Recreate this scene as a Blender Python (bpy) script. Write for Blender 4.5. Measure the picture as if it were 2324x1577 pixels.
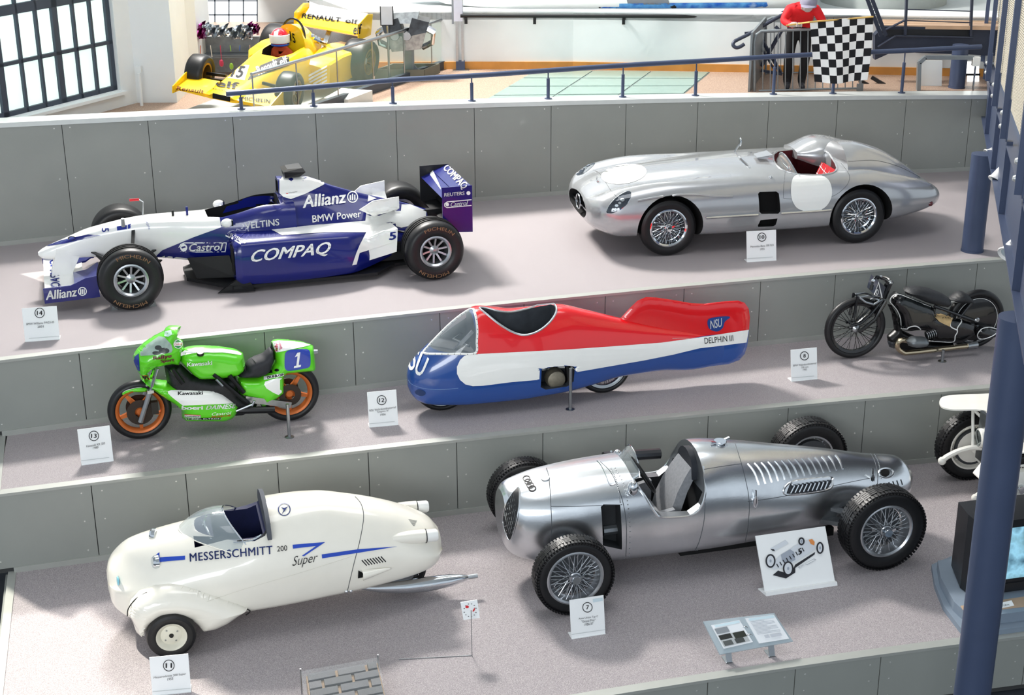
import bpy, bmesh, math, random
from math import sin, cos, tan, pi, radians, sqrt, atan2
from mathutils import Vector, Matrix, geometry
from mathutils.bvhtree import BVHTree
V = Vector
random.seed(7)
for o in list(bpy.data.objects): bpy.data.objects.remove(o)
SC = bpy.context.scene
COL = SC.collection
# ------------------------------------------------------------------ camera
IW, IH, FPX = 2324.0, 1577.0, 3400.0
CAMZ, PITCH, ROLL = 7.256, radians(21), radians(-0.3)
CP = V((0, 0, CAMZ))
_F = V((0, cos(PITCH), -sin(PITCH))); _R0 = V((1, 0, 0)); _U0 = V((0, sin(PITCH), cos(PITCH)))
_R = cos(ROLL)*_R0 + sin(ROLL)*_U0; _U = cos(ROLL)*_U0 - sin(ROLL)*_R0
cam = bpy.data.cameras.new('camera'); camo = bpy.data.objects.new('camera', cam); COL.objects.link(camo)
cam.sensor_fit = 'HORIZONTAL'; cam.sensor_width = 36; cam.lens = FPX/IW*36; cam.clip_end = 200
M = Matrix((_R, _U, -_F)).transposed().to_4x4(); M.translation = CP
camo.matrix_world = M
SC.camera = camo
# ------------------------------------------------------------------ light
wd = bpy.data.worlds.new('hall_daylight'); SC.world = wd; wd.use_nodes = True
bg = wd.node_tree.nodes['Background']; bg.inputs[0].default_value = (0.80, 0.90, 1.0, 1); bg.inputs[1].default_value = 0.62
def lamp(name, kind, loc, target, power, col, size=1, size_y=None, angle=None):
    l = bpy.data.lights.new(name, kind); l.energy = power; l.color = col
    if kind == 'AREA':
        l.shape = 'RECTANGLE'; l.size = size; l.size_y = size_y or size
    if angle: l.angle = angle
    o = bpy.data.objects.new(name, l); COL.objects.link(o); o.location = loc
    o.rotation_euler = (V(target)-V(loc)).to_track_quat('-Z', 'Y').to_euler()
    return o
SUN_AZ = V((.752, -.66)); SUN_EL = radians(48)
sd = V((SUN_AZ.x*cos(SUN_EL), SUN_AZ.y*cos(SUN_EL), -sin(SUN_EL)))
lamp('sun', 'SUN', (-12, 24, 20), V((-12, 24, 20))+sd, 4.6, (1, .95, .84), angle=radians(.6))
lamp('skylight_north', 'AREA', (-4.5, 22.0, 11.3), (0.3, 13.5, 1.2), 2000, (1, .96, .91), 2.6, 1.2)
lamp('fill_middle', 'AREA', (1.5, 12.5, 11.5), (0.6, 13.5, 1), 200, (.97, .98, 1), 9, 2.5)  # added overhead fill, softens the dark bands below the risers
lamp('fill_south', 'AREA', (-4.0, -5.0, 7.5), (0.5, 14, 2), 800, (.93, .97, 1), 9, 3)  # added frontal fill from behind the camera, brightens the risers
lamp('skylight_gallery', 'AREA', (-1.0, 25.0, 11.0), (-1, 22.5, 3), 210, (.97, 1, .98), 9, 3)
SC.view_settings.view_transform = 'Standard'; SC.view_settings.look = 'None'
SC.view_settings.gamma = 1; SC.view_settings.exposure = 0.44; SC.view_settings.use_curve_mapping = False
# ------------------------------------------------------------------ photo geometry
def ray(x, y): return ((x-IW/2)/FPX*_R - (y-IH/2)/FPX*_U + _F)
def at_z(x, y, z):
    d = ray(x, y); return CP + d*((z-CP.z)/d.z)
def at_d(x, y, d): return CP + ray(x, y)*d
def at_plane(x, y, p, n):
    d = ray(x, y); return CP + d*((V(p)-CP).dot(n)/d.dot(n))
# ------------------------------------------------------------------ materials
def lin(c):
    if isinstance(c, str): c = tuple(int(c[i:i+2], 16)/255 for i in (0, 2, 4))
    return tuple((v/12.92 if v <= .04045 else ((v+.055)/1.055)**2.4) for v in c)
_M = {}
def mat(name, col, rough=.5, metal=0, coat=0, emit=0, alpha=1, trans=0, ior=1.45, nz=.04, nscale=8, bump=0, spec=.5, aniso=0, ramp=None, bscale=None):
    if name in _M: return _M[name]
    m = bpy.data.materials.new(name); m.use_nodes = True; nt = m.node_tree; N = nt.nodes; L = nt.links
    b = N['Principled BSDF']; c = lin(col)
    b.inputs['Base Color'].default_value = (*c, 1); b.inputs['Roughness'].default_value = rough; b.inputs['Metallic'].default_value = metal
    b.inputs['Coat Weight'].default_value = coat; b.inputs['Coat Roughness'].default_value = .04; b.inputs['Alpha'].default_value = alpha
    b.inputs['Transmission Weight'].default_value = trans; b.inputs['IOR'].default_value = ior; b.inputs['Specular IOR Level'].default_value = spec
    if aniso: b.inputs['Anisotropic'].default_value = aniso
    if emit: b.inputs['Emission Color'].default_value = (*c, 1); b.inputs['Emission Strength'].default_value = emit
    tc = N.new('ShaderNodeTexCoord')
    if nz or bump or ramp:
        n = N.new('ShaderNodeTexNoise'); n.inputs['Scale'].default_value = nscale; n.inputs['Detail'].default_value = 4; L.new(tc.outputs['Object'], n.inputs['Vector'])
        r = N.new('ShaderNodeValToRGB'); L.new(n.outputs['Fac'], r.inputs[0])
        if ramp:
            e = r.color_ramp.elements; e[0].position, e[1].position = ramp[0][0], ramp[-1][0]
            e[0].color = (*lin(ramp[0][1]), 1); e[1].color = (*lin(ramp[-1][1]), 1)
            for p, cc in ramp[1:-1]:
                q = e.new(p); q.color = (*lin(cc), 1)
        else:
            r.color_ramp.elements[0].position = .3; r.color_ramp.elements[1].position = .7
            r.color_ramp.elements[0].color = (*[max(0, v*(1-nz)) for v in c], 1); r.color_ramp.elements[1].color = (*[min(1, v*(1+nz)) for v in c], 1)
        L.new(r.outputs[0], b.inputs['Base Color'])
        if emit: L.new(r.outputs[0], b.inputs['Emission Color'])
        if bump:
            n2 = N.new('ShaderNodeTexNoise'); n2.inputs['Scale'].default_value = bscale or nscale*6; L.new(tc.outputs['Object'], n2.inputs['Vector'])
            bp = N.new('ShaderNodeBump'); bp.inputs['Strength'].default_value = bump; bp.inputs['Distance'].default_value = .01
            L.new(n2.outputs['Fac'], bp.inputs['Height']); L.new(bp.outputs[0], b.inputs['Normal'])
    _M[name] = m; return m
# ------------------------------------------------------------------ mesh builder
class MB:
    def __init__(s): s.v = []; s.f = []
    def add(s, v, f):
        k = len(s.v); s.v += [V(p) for p in v]; s.f += [tuple(i+k for i in q) for q in f]; return s
    def box(s, x0, x1, y0, y1, z0, z1):
        return s.hexa([(x0, y0, z0), (x1, y0, z0), (x1, y1, z0), (x0, y1, z0), (x0, y0, z1), (x1, y0, z1), (x1, y1, z1), (x0, y1, z1)])
    def hexa(s, p): return s.add(p, [(0, 3, 2, 1), (4, 5, 6, 7), (0, 1, 5, 4), (1, 2, 6, 5), (2, 3, 7, 6), (3, 0, 4, 7)])
    def bar(s, a, b, w, h=None, up=(0, 0, 1)):
        a, b = V(a), V(b); h = h or w; d = (b-a).normalized(); u = V(up)
        if abs(d.dot(u)) > .98: u = V((1, 0, 0))
        r = d.cross(u).normalized(); u = r.cross(d)
        c = [(-1, -1), (1, -1), (1, 1), (-1, 1)]
        return s.hexa([a+r*i*w/2+u*j*h/2 for i, j in c]+[b+r*i*w/2+u*j*h/2 for i, j in c])
    def tube(s, path, r, n=8, closed=False, cap=True):
        P = [V(p) for p in path]; m = len(P); rs = r if isinstance(r, (list, tuple)) else [r]*m
        v, f = [], []; prev = None
        for i in range(m):
            if closed: t = P[(i+1) % m]-P[i-1]
            else: t = P[min(i+1, m-1)]-P[max(i-1, 0)]
            t.normalize()
            if prev is None:
                a = V((0, 0, 1)) if abs(t.z) < .9 else V((1, 0, 0)); u = t.cross(a).normalized()
            else: u = (prev-t*prev.dot(t)).normalized()
            prev = u; w = t.cross(u)
            v += [P[i]+(u*cos(2*pi*k/n)+w*sin(2*pi*k/n))*rs[i] for k in range(n)]
        for i in range(m if closed else m-1):
            for k in range(n):
                j = (i+1) % m; f.append((i*n+k, i*n+(k+1) % n, j*n+(k+1) % n, j*n+k))
        if cap and not closed: f += [tuple(range(n))[::-1], tuple((m-1)*n+k for k in range(n))]
        return s.add(v, f)
    def lathe(s, prof, c=(0, 0, 0), ax=(0, 1, 0), n=32, closed=False, a0=0, a1=2*pi):
        c, ax = V(c), V(ax).normalized(); a = V((0, 0, 1)) if abs(ax.z) < .9 else V((1, 0, 0))
        u = ax.cross(a).normalized(); w = u.cross(ax); v, f = [], []; m = len(prof); full = abs(a1-a0-2*pi) < 1e-6
        nn = n if full else n+1
        for k in range(nn):
            t = a0+(a1-a0)*k/n; d = u*cos(t)+w*sin(t)
            v += [c+d*r+ax*h for r, h in prof]
        for k in range(n):
            k2 = (k+1) % nn
            for i in range(m if closed else m-1):
                j = (i+1) % m; f.append((k*m+i, k*m+j, k2*m+j, k2*m+i))
        return s.add(v, f)
    def ball(s, c, r, n=12, sc=(1, 1, 1)):
        v, f = [], []; c = V(c); h = n//2
        for i in range(h+1):
            for k in range(n):
                a = pi*i/h; b = 2*pi*k/n; v.append(c+V((sin(a)*cos(b)*sc[0], sin(a)*sin(b)*sc[1], cos(a)*sc[2]))*r)
        for i in range(h):
            for k in range(n): f.append((i*n+k, (i+1)*n+k, (i+1)*n+(k+1) % n, i*n+(k+1) % n))
        return s.add(v, f)
    def prism(s, poly, off):
        P = [V(p) for p in poly]; o = V(off); n = len(P)
        return s.add(P+[p+o for p in P], [tuple(range(n))[::-1], tuple(range(n, 2*n))]+[(i, (i+1) % n, n+(i+1) % n, n+i) for i in range(n)])
    def loft(s, rings, closed=True, cap=True):
        n = len(rings[0]); v = [p for r in rings for p in r]; f = []
        for i in range(len(rings)-1):
            for k in range(n if closed else n-1): f.append((i*n+k, i*n+(k+1) % n, (i+1)*n+(k+1) % n, (i+1)*n+k))
        if cap and closed: f += [tuple(range(n))[::-1], tuple((len(rings)-1)*n+k for k in range(n))]
        return s.add(v, f)
    def grid(s, fn, nu, nv, thick=0):
        v = [V(fn(i/nu, j/nv)) for i in range(nu+1) for j in range(nv+1)]; m = nv+1
        return s.add(v, [(i*m+j, (i+1)*m+j, (i+1)*m+j+1, i*m+j+1) for i in range(nu) for j in range(nv)])
    def move(s, fn): s.v = [V(fn(p)) for p in s.v]; return s
    def mesh(s, name, m, ang=35, fix=True):
        me = bpy.data.meshes.new(name); me.from_pydata([tuple(p) for p in s.v], [], s.f)
        if fix:
            b = bmesh.new(); b.from_mesh(me); bmesh.ops.remove_doubles(b, verts=b.verts, dist=1e-5); bmesh.ops.recalc_face_normals(b, faces=b.faces); b.to_mesh(me); b.free()
        for x in (m if isinstance(m, (list, tuple)) else [m]): me.materials.append(x)
        if ang:
            me.shade_smooth(); me.set_sharp_from_angle(angle=radians(ang))
        return me
    def build(s, name, m, parent=None, ang=35, fix=True):
        return put(name, s.mesh(name, m, ang, fix), parent)
def put(name, me, parent=None):
    o = bpy.data.objects.new(name, me); COL.objects.link(o)
    if parent: o.parent = parent
    return o
def thing(name, label, cat, loc=(0, 0, 0), rz=0, group=None):
    o = bpy.data.objects.new(name, None); COL.objects.link(o); o.location = loc; o.rotation_euler = (0, 0, rz); o.empty_display_size = .1
    return tag(o, label, cat, group)
def tag(o, label=None, cat=None, group=None, kind=None):
    if label: o['label'] = label
    if cat: o['category'] = cat
    if group: o['group'] = group
    if kind: o['kind'] = kind
    return o
def struct(o, label=None): o['kind'] = 'structure'; return tag(o, label)
def stuff(o): o['kind'] = 'stuff'; return o
def wm(o):
    m = Matrix.LocRotScale(o.location, o.rotation_euler, o.scale)
    return (wm(o.parent) @ m) if o.parent else m
def copy_tree(o, parent=None):
    c = o.copy(); COL.objects.link(c)
    if parent: c.parent = parent
    for ch in list(o.children): copy_tree(ch, c)
    return c
# ------------------------------------------------------------------ splines
def crv(P, n, closed=False):
    P = [V(p) for p in P]; m = len(P); out = []
    segs = m if closed else m-1
    for q in range(n if closed else n+1):
        t = q/n*segs; i = min(int(t), segs-1); t -= i
        if closed: a, b, c, d = P[i-1], P[i], P[(i+1) % m], P[(i+2) % m]
        else: a, b, c, d = P[max(i-1, 0)], P[i], P[i+1], P[min(i+2, m-1)]
        out.append(.5*((2*b)+(c-a)*t+(2*a-5*b+4*c-d)*t*t+(3*b-a-3*c+d)*t**3))
    return out
def pchip(xs, ys, x):
    n = len(xs); h = [xs[i+1]-xs[i] for i in range(n-1)]; dl = [(ys[i+1]-ys[i])/h[i] for i in range(n-1)]
    def slope(i):
        if i == 0: return dl[0]
        if i == n-1: return dl[-1]
        if dl[i-1]*dl[i] <= 0: return 0
        w1, w2 = 2*h[i]+h[i-1], h[i]+2*h[i-1]; return (w1+w2)/(w1/dl[i-1]+w2/dl[i])
    i = 0
    while i < n-2 and x > xs[i+1]: i += 1
    t = (x-xs[i])/h[i]; t = max(0, min(1, t)); m0, m1 = slope(i), slope(i+1)
    return (2*t**3-3*t*t+1)*ys[i]+(t**3-2*t*t+t)*h[i]*m0+(-2*t**3+3*t*t)*ys[i+1]+(t**3-t*t)*h[i]*m1
def body(st, nu=40, nv=16, xs=None, mb=None, y0=0):
    """st: [(x, [(y,z)...bottom centre -> top centre])]; mirrored closed loft"""
    X = [s[0] for s in st]; S = [crv([(0, y, z) for y, z in s[1]], nv) for s in st]
    if xs is None:
        xs = []
        k = max(1, nu//(len(X)-1))
        for i in range(len(X)-1): xs += [X[i]+(X[i+1]-X[i])*j/k for j in range(k)]
        xs.append(X[-1])
    rings = []
    for x in xs:
        h = [(max(0, pchip(X, [s[j].y for s in S], x)), pchip(X, [s[j].z for s in S], x)) for j in range(nv+1)]
        rings.append([V((x, y0-y, z)) for y, z in h]+[V((x, y0+y, z)) for y, z in h[-2:0:-1]])
    return (mb or MB()).loft(rings)
def boolean(o, cutters, op='DIFFERENCE', keep=False):
    for c in cutters:
        m = o.modifiers.new('b', 'BOOLEAN'); m.operation = op; m.object = c; m.solver = 'EXACT'
        try: m.material_mode = 'TRANSFER'
        except Exception: pass
    bpy.context.view_layer.update(); dg = bpy.context.evaluated_depsgraph_get()
    me = bpy.data.meshes.new_from_object(o.evaluated_get(dg)); o.modifiers.clear(); old = o.data; o.data = me; me.name = old.name
    for c in cutters: bpy.data.objects.remove(c)
    me.shade_smooth(); me.set_sharp_from_angle(angle=radians(32))
    return o
# ------------------------------------------------------------------ flat print laid on real surfaces
def bvh(objs):
    v, f = [], []
    for o in objs:
        m = wm(o); k = len(v); v += [m @ q.co for q in o.data.vertices]; f += [tuple(i+k for i in p.vertices) for p in o.data.polygons]
    return BVHTree.FromPolygons(v, f)
def _sub(b, res):
    for _ in range(9):
        e = [x for x in b.edges if (x.verts[0].co-x.verts[1].co).length > res]
        if not e: break
        bmesh.ops.subdivide_edges(b, edges=e, cuts=1); bmesh.ops.triangulate(b, faces=b.faces)
def flat(polys):
    """list of outlines (first outer, following holes) -> bmesh"""
    b = bmesh.new(); pts = [[V((p[0], p[1], 0)) for p in q] for q in polys]
    vs = [b.verts.new(p) for q in pts for p in q]
    for t in geometry.tessellate_polygon(pts):
        try: b.faces.new([vs[i] for i in t])
        except ValueError: pass
    return b
_TC = {}
def text_mesh(t, bold=0, shear=0, spacing=1):
    k = (t, bold, shear, spacing)
    if k not in _TC:
        c = bpy.data.curves.new('t', 'FONT'); c.body = t; c.offset = min(bold, 0); c.shear = shear; c.space_character = spacing*(1+max(0, bold)*.5); c.resolution_u = 3; c.fill_mode = 'FRONT'
        o = bpy.data.objects.new('t', c); me = o.to_mesh(); v0 = [V(p.co) for p in me.vertices]; f0 = [tuple(p.vertices) for p in me.polygons]
        o.to_mesh_clear(); bpy.data.objects.remove(o); bpy.data.curves.remove(c)
        v, f = [], []
        for d, d2 in (((0, 0),) if bold <= .004 else ((-bold, 0), (0, 0), (bold, 0), (0, bold*.5), (0, -bold*.5))):
            n = len(v); v += [p+V((d, d2, 0)) for p in v0]; f += [tuple(i+n for i in q) for q in f0]
        x0, x1 = min(p.x for p in v), max(p.x for p in v); y0, y1 = min(p.y for p in v), max(p.y for p in v)
        _TC[k] = ([V(((p.x-x0)/(x1-x0), (p.y-y0)/(y1-y0), 0)) for p in v], f)
    v, f = _TC[k]; b = bmesh.new(); vs = [b.verts.new(p) for p in v]
    for q in f:
        try: b.faces.new([vs[i] for i in q])
        except ValueError: pass
    return b
def lay(b, fn, name, m, parent, res=.1, sub=True, pf=None):
    """map a flat bmesh through fn(x,y)->world point or None and parent it"""
    if sub: _sub(b, res)
    inv = wm(parent).inverted() if parent else Matrix(); dead = []; P0 = {}
    for v in b.verts:
        p = fn(v.co.x, v.co.y)
        if p is None: dead.append(v)
        else:
            if pf: P0[v] = (V(pf(v.co.x, v.co.y)), (p-CP).length)
            v.co = inv @ p
    if dead: bmesh.ops.delete(b, geom=dead, context='VERTS')
    if pf:      # drop faces that would bridge a gap in depth
        bad = [f for f in b.faces if any((e.verts[0].co-e.verts[1].co).length > .012+4.5*(P0[e.verts[0]][0]-P0[e.verts[1]][0]).length*P0[e.verts[0]][1]/FPX for e in f.edges)]
        if bad: bmesh.ops.delete(b, geom=bad, context='FACES')
    me = bpy.data.meshes.new(name); b.to_mesh(me); b.free(); me.materials.append(m); me.shade_smooth()
    return put(name, me, parent)
def on_px(tree, off=.003):
    def fn(x, y):
        d = ray(x, y).normalized(); h = tree.ray_cast(CP, d)
        if h[0] is None: return None
        n = h[1] if h[1].dot(d) < 0 else -h[1]
        return h[0]+n*off*.6-d*off*.8
    return fn
def decal(tree, poly, m, parent, name='decal', holes=(), res=12, off=.004):
    return lay(flat([poly, *holes]), on_px(tree, off), name, m, parent, res, pf=lambda x, y: (x, y))
def quad_fn(q):
    a, b, c, d = [V(p).to_2d() if len(p) > 2 else V(p) for p in q]   # bl br tr tl
    return lambda u, v: (a*(1-u)+b*u)*(1-v)+(d*(1-u)+c*u)*v
def words(tree, t, q, m, parent, name='lettering', bold=0, shear=0, spacing=1, off=.008, res=.12):
    if len(q) == 3: q = [q[0], q[1], (q[1][0]+q[2][0]-q[0][0], q[1][1]+q[2][1]-q[0][1]), q[2]]
    g, fn = quad_fn(q), on_px(tree, off)
    return lay(text_mesh(t, bold, shear, spacing), lambda u, v: fn(*g(u, v)), name, m, parent, res, pf=lambda u, v: g(u, v))
def ell(cx, cy, rx, ry, n=28, rot=0):
    return [(cx+rx*cos(t)*cos(rot)-ry*sin(t)*sin(rot), cy+rx*cos(t)*sin(rot)+ry*sin(t)*cos(rot)) for t in [2*pi*i/n for i in range(n)]]
def ring(cx, cy, rx, ry, w, n=28, rot=0): return ell(cx, cy, rx, ry, n, rot), [ell(cx, cy, rx-w, ry-w, n, rot)]
def spx(tree, pts, off=0):
    """surface points (world) under photo pixels"""
    f = on_px(tree, off); return [p for p in (f(x, y) for x, y in pts) if p is not None]
def seam(tree, pts, m, parent, name='panel_seam', r=.003, n=5, smooth=0, closed=False, off=0):
    if smooth: pts = [(p.x, p.y) for p in crv([(x, y, 0) for x, y in pts], smooth, closed)]
    P = spx(tree, pts, off)
    if len(P) < 2: return None
    inv = wm(parent).inverted(); return MB().tube([inv @ p for p in P], r, n, closed).build(name, m, parent)
def inside(p, poly):
    c = False; n = len(poly)
    for i in range(n):
        a, b = poly[i], poly[i-1]
        if (a[1] > p[1]) != (b[1] > p[1]) and p[0] < (b[0]-a[0])*(p[1]-a[1])/(b[1]-a[1])+a[0]: c = not c
    return c
def pillow(poly, w, r=.08, res=.05, y0=0, sh=.5, mb=None, flat_back=False):
    """outline in (x,z) swollen to half thickness w over an edge of width r"""
    mb = mb or MB(); b = flat([poly]); _sub(b, res); P = [V(p) for p in poly]; n = len(P)
    def dist(p):
        d = 9
        for i in range(n):
            a, c = P[i], P[(i+1) % n]; e = c-a; t = max(0, min(1, (p-a).dot(e)/max(e.length_squared, 1e-12))); d = min(d, (p-a-e*t).length)
        return d
    b.verts.ensure_lookup_table()
    for v in b.verts: v.index = v.index
    bd = {v for e in b.edges if e.is_boundary for v in e.verts}
    vs = list(b.verts); idx = {v: i for i, v in enumerate(vs)}; y = []
    for v in vs:
        t = min(1, dist(V((v.co.x, v.co.y)))/r); y.append(0 if v in bd else w*(1-(1-t)**2)**sh)
    N = len(vs); fr = [(v.co.x, y0-q, v.co.y) for v, q in zip(vs, y)]; bk = [(v.co.x, y0+(w*.2*(q > 0) if flat_back else q), v.co.y) for v, q in zip(vs, y)]
    F = [tuple(idx[v] for v in f.verts) for f in b.faces]
    mb.add(fr+bk, F+[tuple(i+N for i in f[::-1]) for f in F]); b.free(); return mb
def Lp(root, pts, y):
    """photo pixels -> (x,z) outline on the thing's plane y"""
    out = []
    for px, py in pts:
        p = local(root, px, py, y); out.append((p.x, p.z))
    return out
# ------------------------------------------------------------------ materials used across
white = mat('white_paint', 'f2f2ee', .3, coat=.6, nz=.01)
matt_white = mat('matt_white_plaster', 'e6ebec', .8, nz=.015, nscale=3)
black = mat('black_satin', '0b0b0d', .35, nz=.1)
blackd = mat('black_void', '050506', .9, nz=0)
rubber = mat('tyre_rubber', '151517', .42, nz=.12, nscale=30, bump=.05)
chrome = mat('chrome', 'd8dce0', .08, 1, nz=.02)
steel = mat('brushed_steel', 'a9adb0', .3, 1, nz=.05, nscale=40)
alu = mat('wheel_alloy', 'b9bcc0', .28, .9, nz=.04, nscale=20)
blue_print = mat('blue_print', '1b2f8f', .35, nz=.02)
ink = mat('ink_black', '16161a', .6, nz=.02)
inkw = mat('ink_white', 'f4f4f2', .4, nz=.01)
inkred = mat('ink_red', 'd21826', .45, nz=.02)
gunblue = mat('blue_grey_steel_paint', '414c66', .38, .15, nz=.05, nscale=4)
# ================================================================== SETTING
Z1, Z2, Z3, ZU = .55, 1.337, 2.106, 3.12
def R0(x): return 9.726+.286*x-.010*x*x
def R1(x): return 13.131+.248*x-.0055*x*x
def R2(x): return 14.722+.2905*x-.0066*x*x
def R3(x): return 18.818+.271*x-.0098*x*x
def ledge_z(x): return Z3+1.25-.0327*x
floor_m = mat('platform_granulate', '9d9493', .75, nscale=330, ramp=[(.30, '5c585c'), (.45, '928b8e'), (.55, 'a59d9f'), (.70, 'd6d0ce')], bump=.25, bscale=300)
panel_m = mat('grey_laminate_panel', '90938e', .42, nz=.03, nscale=2.2, bump=.04, bscale=400, coat=.12)
joint_m = mat('dark_joint', '3a3b3b', .8)
trim_m = mat('anodised_trim', 'a6a8a3', .5, .25, nz=.03)
screw_m = mat('screw_head', 'dcdcd8', .3, .6)
hall_m = mat('hall_floor_dark', '3c4046', .6, nz=.1, nscale=3)
terr_m = mat('terracotta_linoleum', 'b39a84', .5, nscale=60, ramp=[(.35, '93796a'), (.65, 'b59c88')])
wood_m = mat('orange_wood', 'c98b3f', .5, nz=.1, nscale=5)
struct(MB().box(-25, 25, -8, 40, -.2, 0).build('floor', hall_m), 'dark floor of the exhibition hall')
def samples(x0, x1, n=28): return [x0+(x1-x0)*i/n for i in range(n+1)]
def platform(name, fr, fb, xl0, xl1, xr, z, zb, label, thick=.25):
    # xl0: left end at the front, xl1: left end at the back
    m = MB(); n = 28
    for i in range(n):
        q = []
        for t in (i/n, (i+1)/n):
            a = xl0+(xr-xl0)*t; b = xl1+(xr-xl1)*t
            q.append((V((a, fr(a), 0)), V((b, fb(b), 0))))
        A, B, C, D = q[0][0], q[1][0], q[1][1], q[0][1]
        up = V((0, 0, z)); lo = V((0, 0, zb))
        m.hexa([p+lo for p in (A, B, C, D)]+[p+up for p in (A, B, C, D)])
    return struct(m.build(name, floor_m, ang=0), label)
platform('floor_lower_platform', lambda x: R0(x)+.02, lambda x: R1(x)+.3, -3.72, -4.56, 9, Z1, .02, 'speckled grey floor of the lowest platform')
platform('floor_middle_platform', lambda x: R1(x)+.03, lambda x: R2(x)+.3, -4.56, -4.92, 10, Z2, Z1+.01, 'speckled grey floor of the middle platform')
platform('floor_upper_platform', lambda x: R2(x)+.03, lambda x: R3(x)+.3, -7.2, -8.5, 11, Z3, Z2+.01, 'speckled grey floor of the top platform')
def riser(name, fr, z0, ztop, seams, label, x_end, lip=.06, base=.05):
    """panelled riser: every panel a part, with screws and a joint backing"""
    root = MB()
    xs = [seams[0]-.9]+list(seams)+[x_end]
    zt = ztop if callable(ztop) else (lambda x: ztop)
    for a, b in zip(xs[:-1], xs[1:]):
        A = V((a, fr(a), 0)); B = V((b, fr(b), 0)); d = (B-A).normalized(); nrm = V((d.y, -d.x, 0))
        o = [A+nrm*.004, B+nrm*.004, B-nrm*.05, A-nrm*.05]
        root.hexa([p+V((0, 0, z0)) for p in o]+[p+V((0, 0, zt(p.x)-.005)) for p in o])
    ro = struct(root.build(name, joint_m, ang=0), label); ro['kind'] = 'structure'
    sm = MB()
    for a, b in zip(xs[:-1], xs[1:]):
        A = V((a, fr(a), 0)); B = V((b, fr(b), 0)); d = (B-A).normalized(); nrm = V((d.y, -d.x, 0)); A += d*.004; B -= d*.004
        m = MB(); o = [A+nrm*.02, B+nrm*.02, B+nrm*.002, A+nrm*.002]
        m.hexa([p+V((0, 0, z0+base)) for p in o]+[p+V((0, 0, zt(p.x)-.012)) for p in o])
        m.build('panel', panel_m, ro, ang=0)
        for P, s in ((A, 1), (B, -1)):
            for hz in ((zt(P.x)-.09), (z0+zt(P.x))/2+.02, z0+base+.07):
                c = P+d*.085*s+nrm*.02; sm.lathe([(.0, .004), (.007, .003), (.0085, 0)], (c.x, c.y, hz), nrm, 8)
    stuff(sm.build('screw', screw_m, ro))
    return ro
def strip(name, fr, z, x0, x1, depth, thick, over, m=trim_m, label=None, zf=None, n=40):
    k = MB(); zf = zf or (lambda x: z); R = []
    for x in samples(x0, x1, n):
        P = V((x, fr(x), 0)); t = V((1, (fr(x+.01)-fr(x-.01))/.02, 0)).normalized(); nr = V((t.y, -t.x, 0)); zz = zf(x)
        R.append([P+nr*over+V((0, 0, zz-thick)), P-nr*depth+V((0, 0, zz-thick)), P-nr*depth+V((0, 0, zz+.004)), P+nr*over+V((0, 0, zz+.004))])
    k.loft(R); return struct(k.build(name, m, ang=20), label)
S1 = [at_z(x, y, Z2).x for x, y in ((207, 1091), (421, 1065), (629, 1040), (835, 1015), (1035, 995), (1231, 977), (1421, 959), (1607, 939), (1788, 919), (1963, 903), (2136, 889), (2300, 872))]
S2 = [at_z(x, y, Z3).x for x, y in ((-40, 823), (178, 795), (390, 768), (599, 745), (800, 725), (997, 703), (1188, 684), (1373, 668), (1552, 650), (1726, 634), (1896, 619), (2060, 606), (2219, 593), (2370, 578))]
S3 = [-6.55, -5.68] + [at_plane(x, y, (0, R3(0), 0), V((.27, -1, 0))).x for x, y in ((134, 272), (331, 264), (525, 256), (714, 247), (897, 241), (1075, 236), (1250, 230), (1420, 226), (1583, 222), (1744, 221), (1900, 219), (2055, 218), (2203, 217))]
S3 = [x if i < 2 else x for i, x in enumerate(S3)]
def fixs(px, z):   # seam x on the curved wall from its pixel column
    out = []
    for p in px:
        x = 0
        for _ in range(30):
            d = ray(p, 235); x = d.x/d.y*R3(x)
        out.append(x)
    return out
S3 = fixs([-75, 134, 331, 525, 714, 897, 1075, 1250, 1420, 1583, 1744, 1900, 2055, 2203, 2350], 0)
S0 = [at_z(x, y, Z1).x for x, y in ((640, 1660), (880, 1635), (1150, 1610), (1398, 1572), (1605, 1540), (1804, 1510), (1998, 1482), (2190, 1456), (2330, 1436))]
riser('wall_lower', R1, Z1, Z2, S1, 'grey panelled riser behind the lowest platform', 9.5)
riser('wall_middle', R2, Z2, Z3, S2, 'grey panelled riser behind the middle platform', 10.5)
riser('wall_back', R3, Z3, ledge_z, S3, 'tall grey panelled wall behind the top platform', 11)
riser('wall_front', R0, 0.02, Z1, S0, 'grey panelled front of the lowest platform', 9)
strip('trim_1', R1, Z2, -4.58, 9.5, .065, .022, .03, label='metal edge strip of the middle platform')
strip('trim_2', R2, Z3, -7.0, 10.5, .065, .022, .03, label='metal edge strip of the top platform')
strip('trim_3', R0, Z1, -3.72, 9, .065, .022, .03, label='metal edge strip of the lowest platform')
strip('baseboard_lower', lambda x: R1(x), Z1+.05, -4.5, 9, .0, .05, .035, label='base strip under the lower riser')
strip('baseboard_middle', lambda x: R2(x), Z2+.05, -4.9, 10, .0, .05, .035, label='base strip under the middle riser')
strip('baseboard_back', lambda x: R3(x), Z3+.05, -8, 11, .0, .05, .035, label='base strip under the back wall')
ledge_m = mat('light_metal_ledge', 'd4d8d6', .35, .3, nz=.03)
strip('trim_4', R3, 0, -8.5, 10.5, .27, .05, .03, ledge_m, 'pale metal ledge on top of the back wall', ledge_z)
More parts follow.
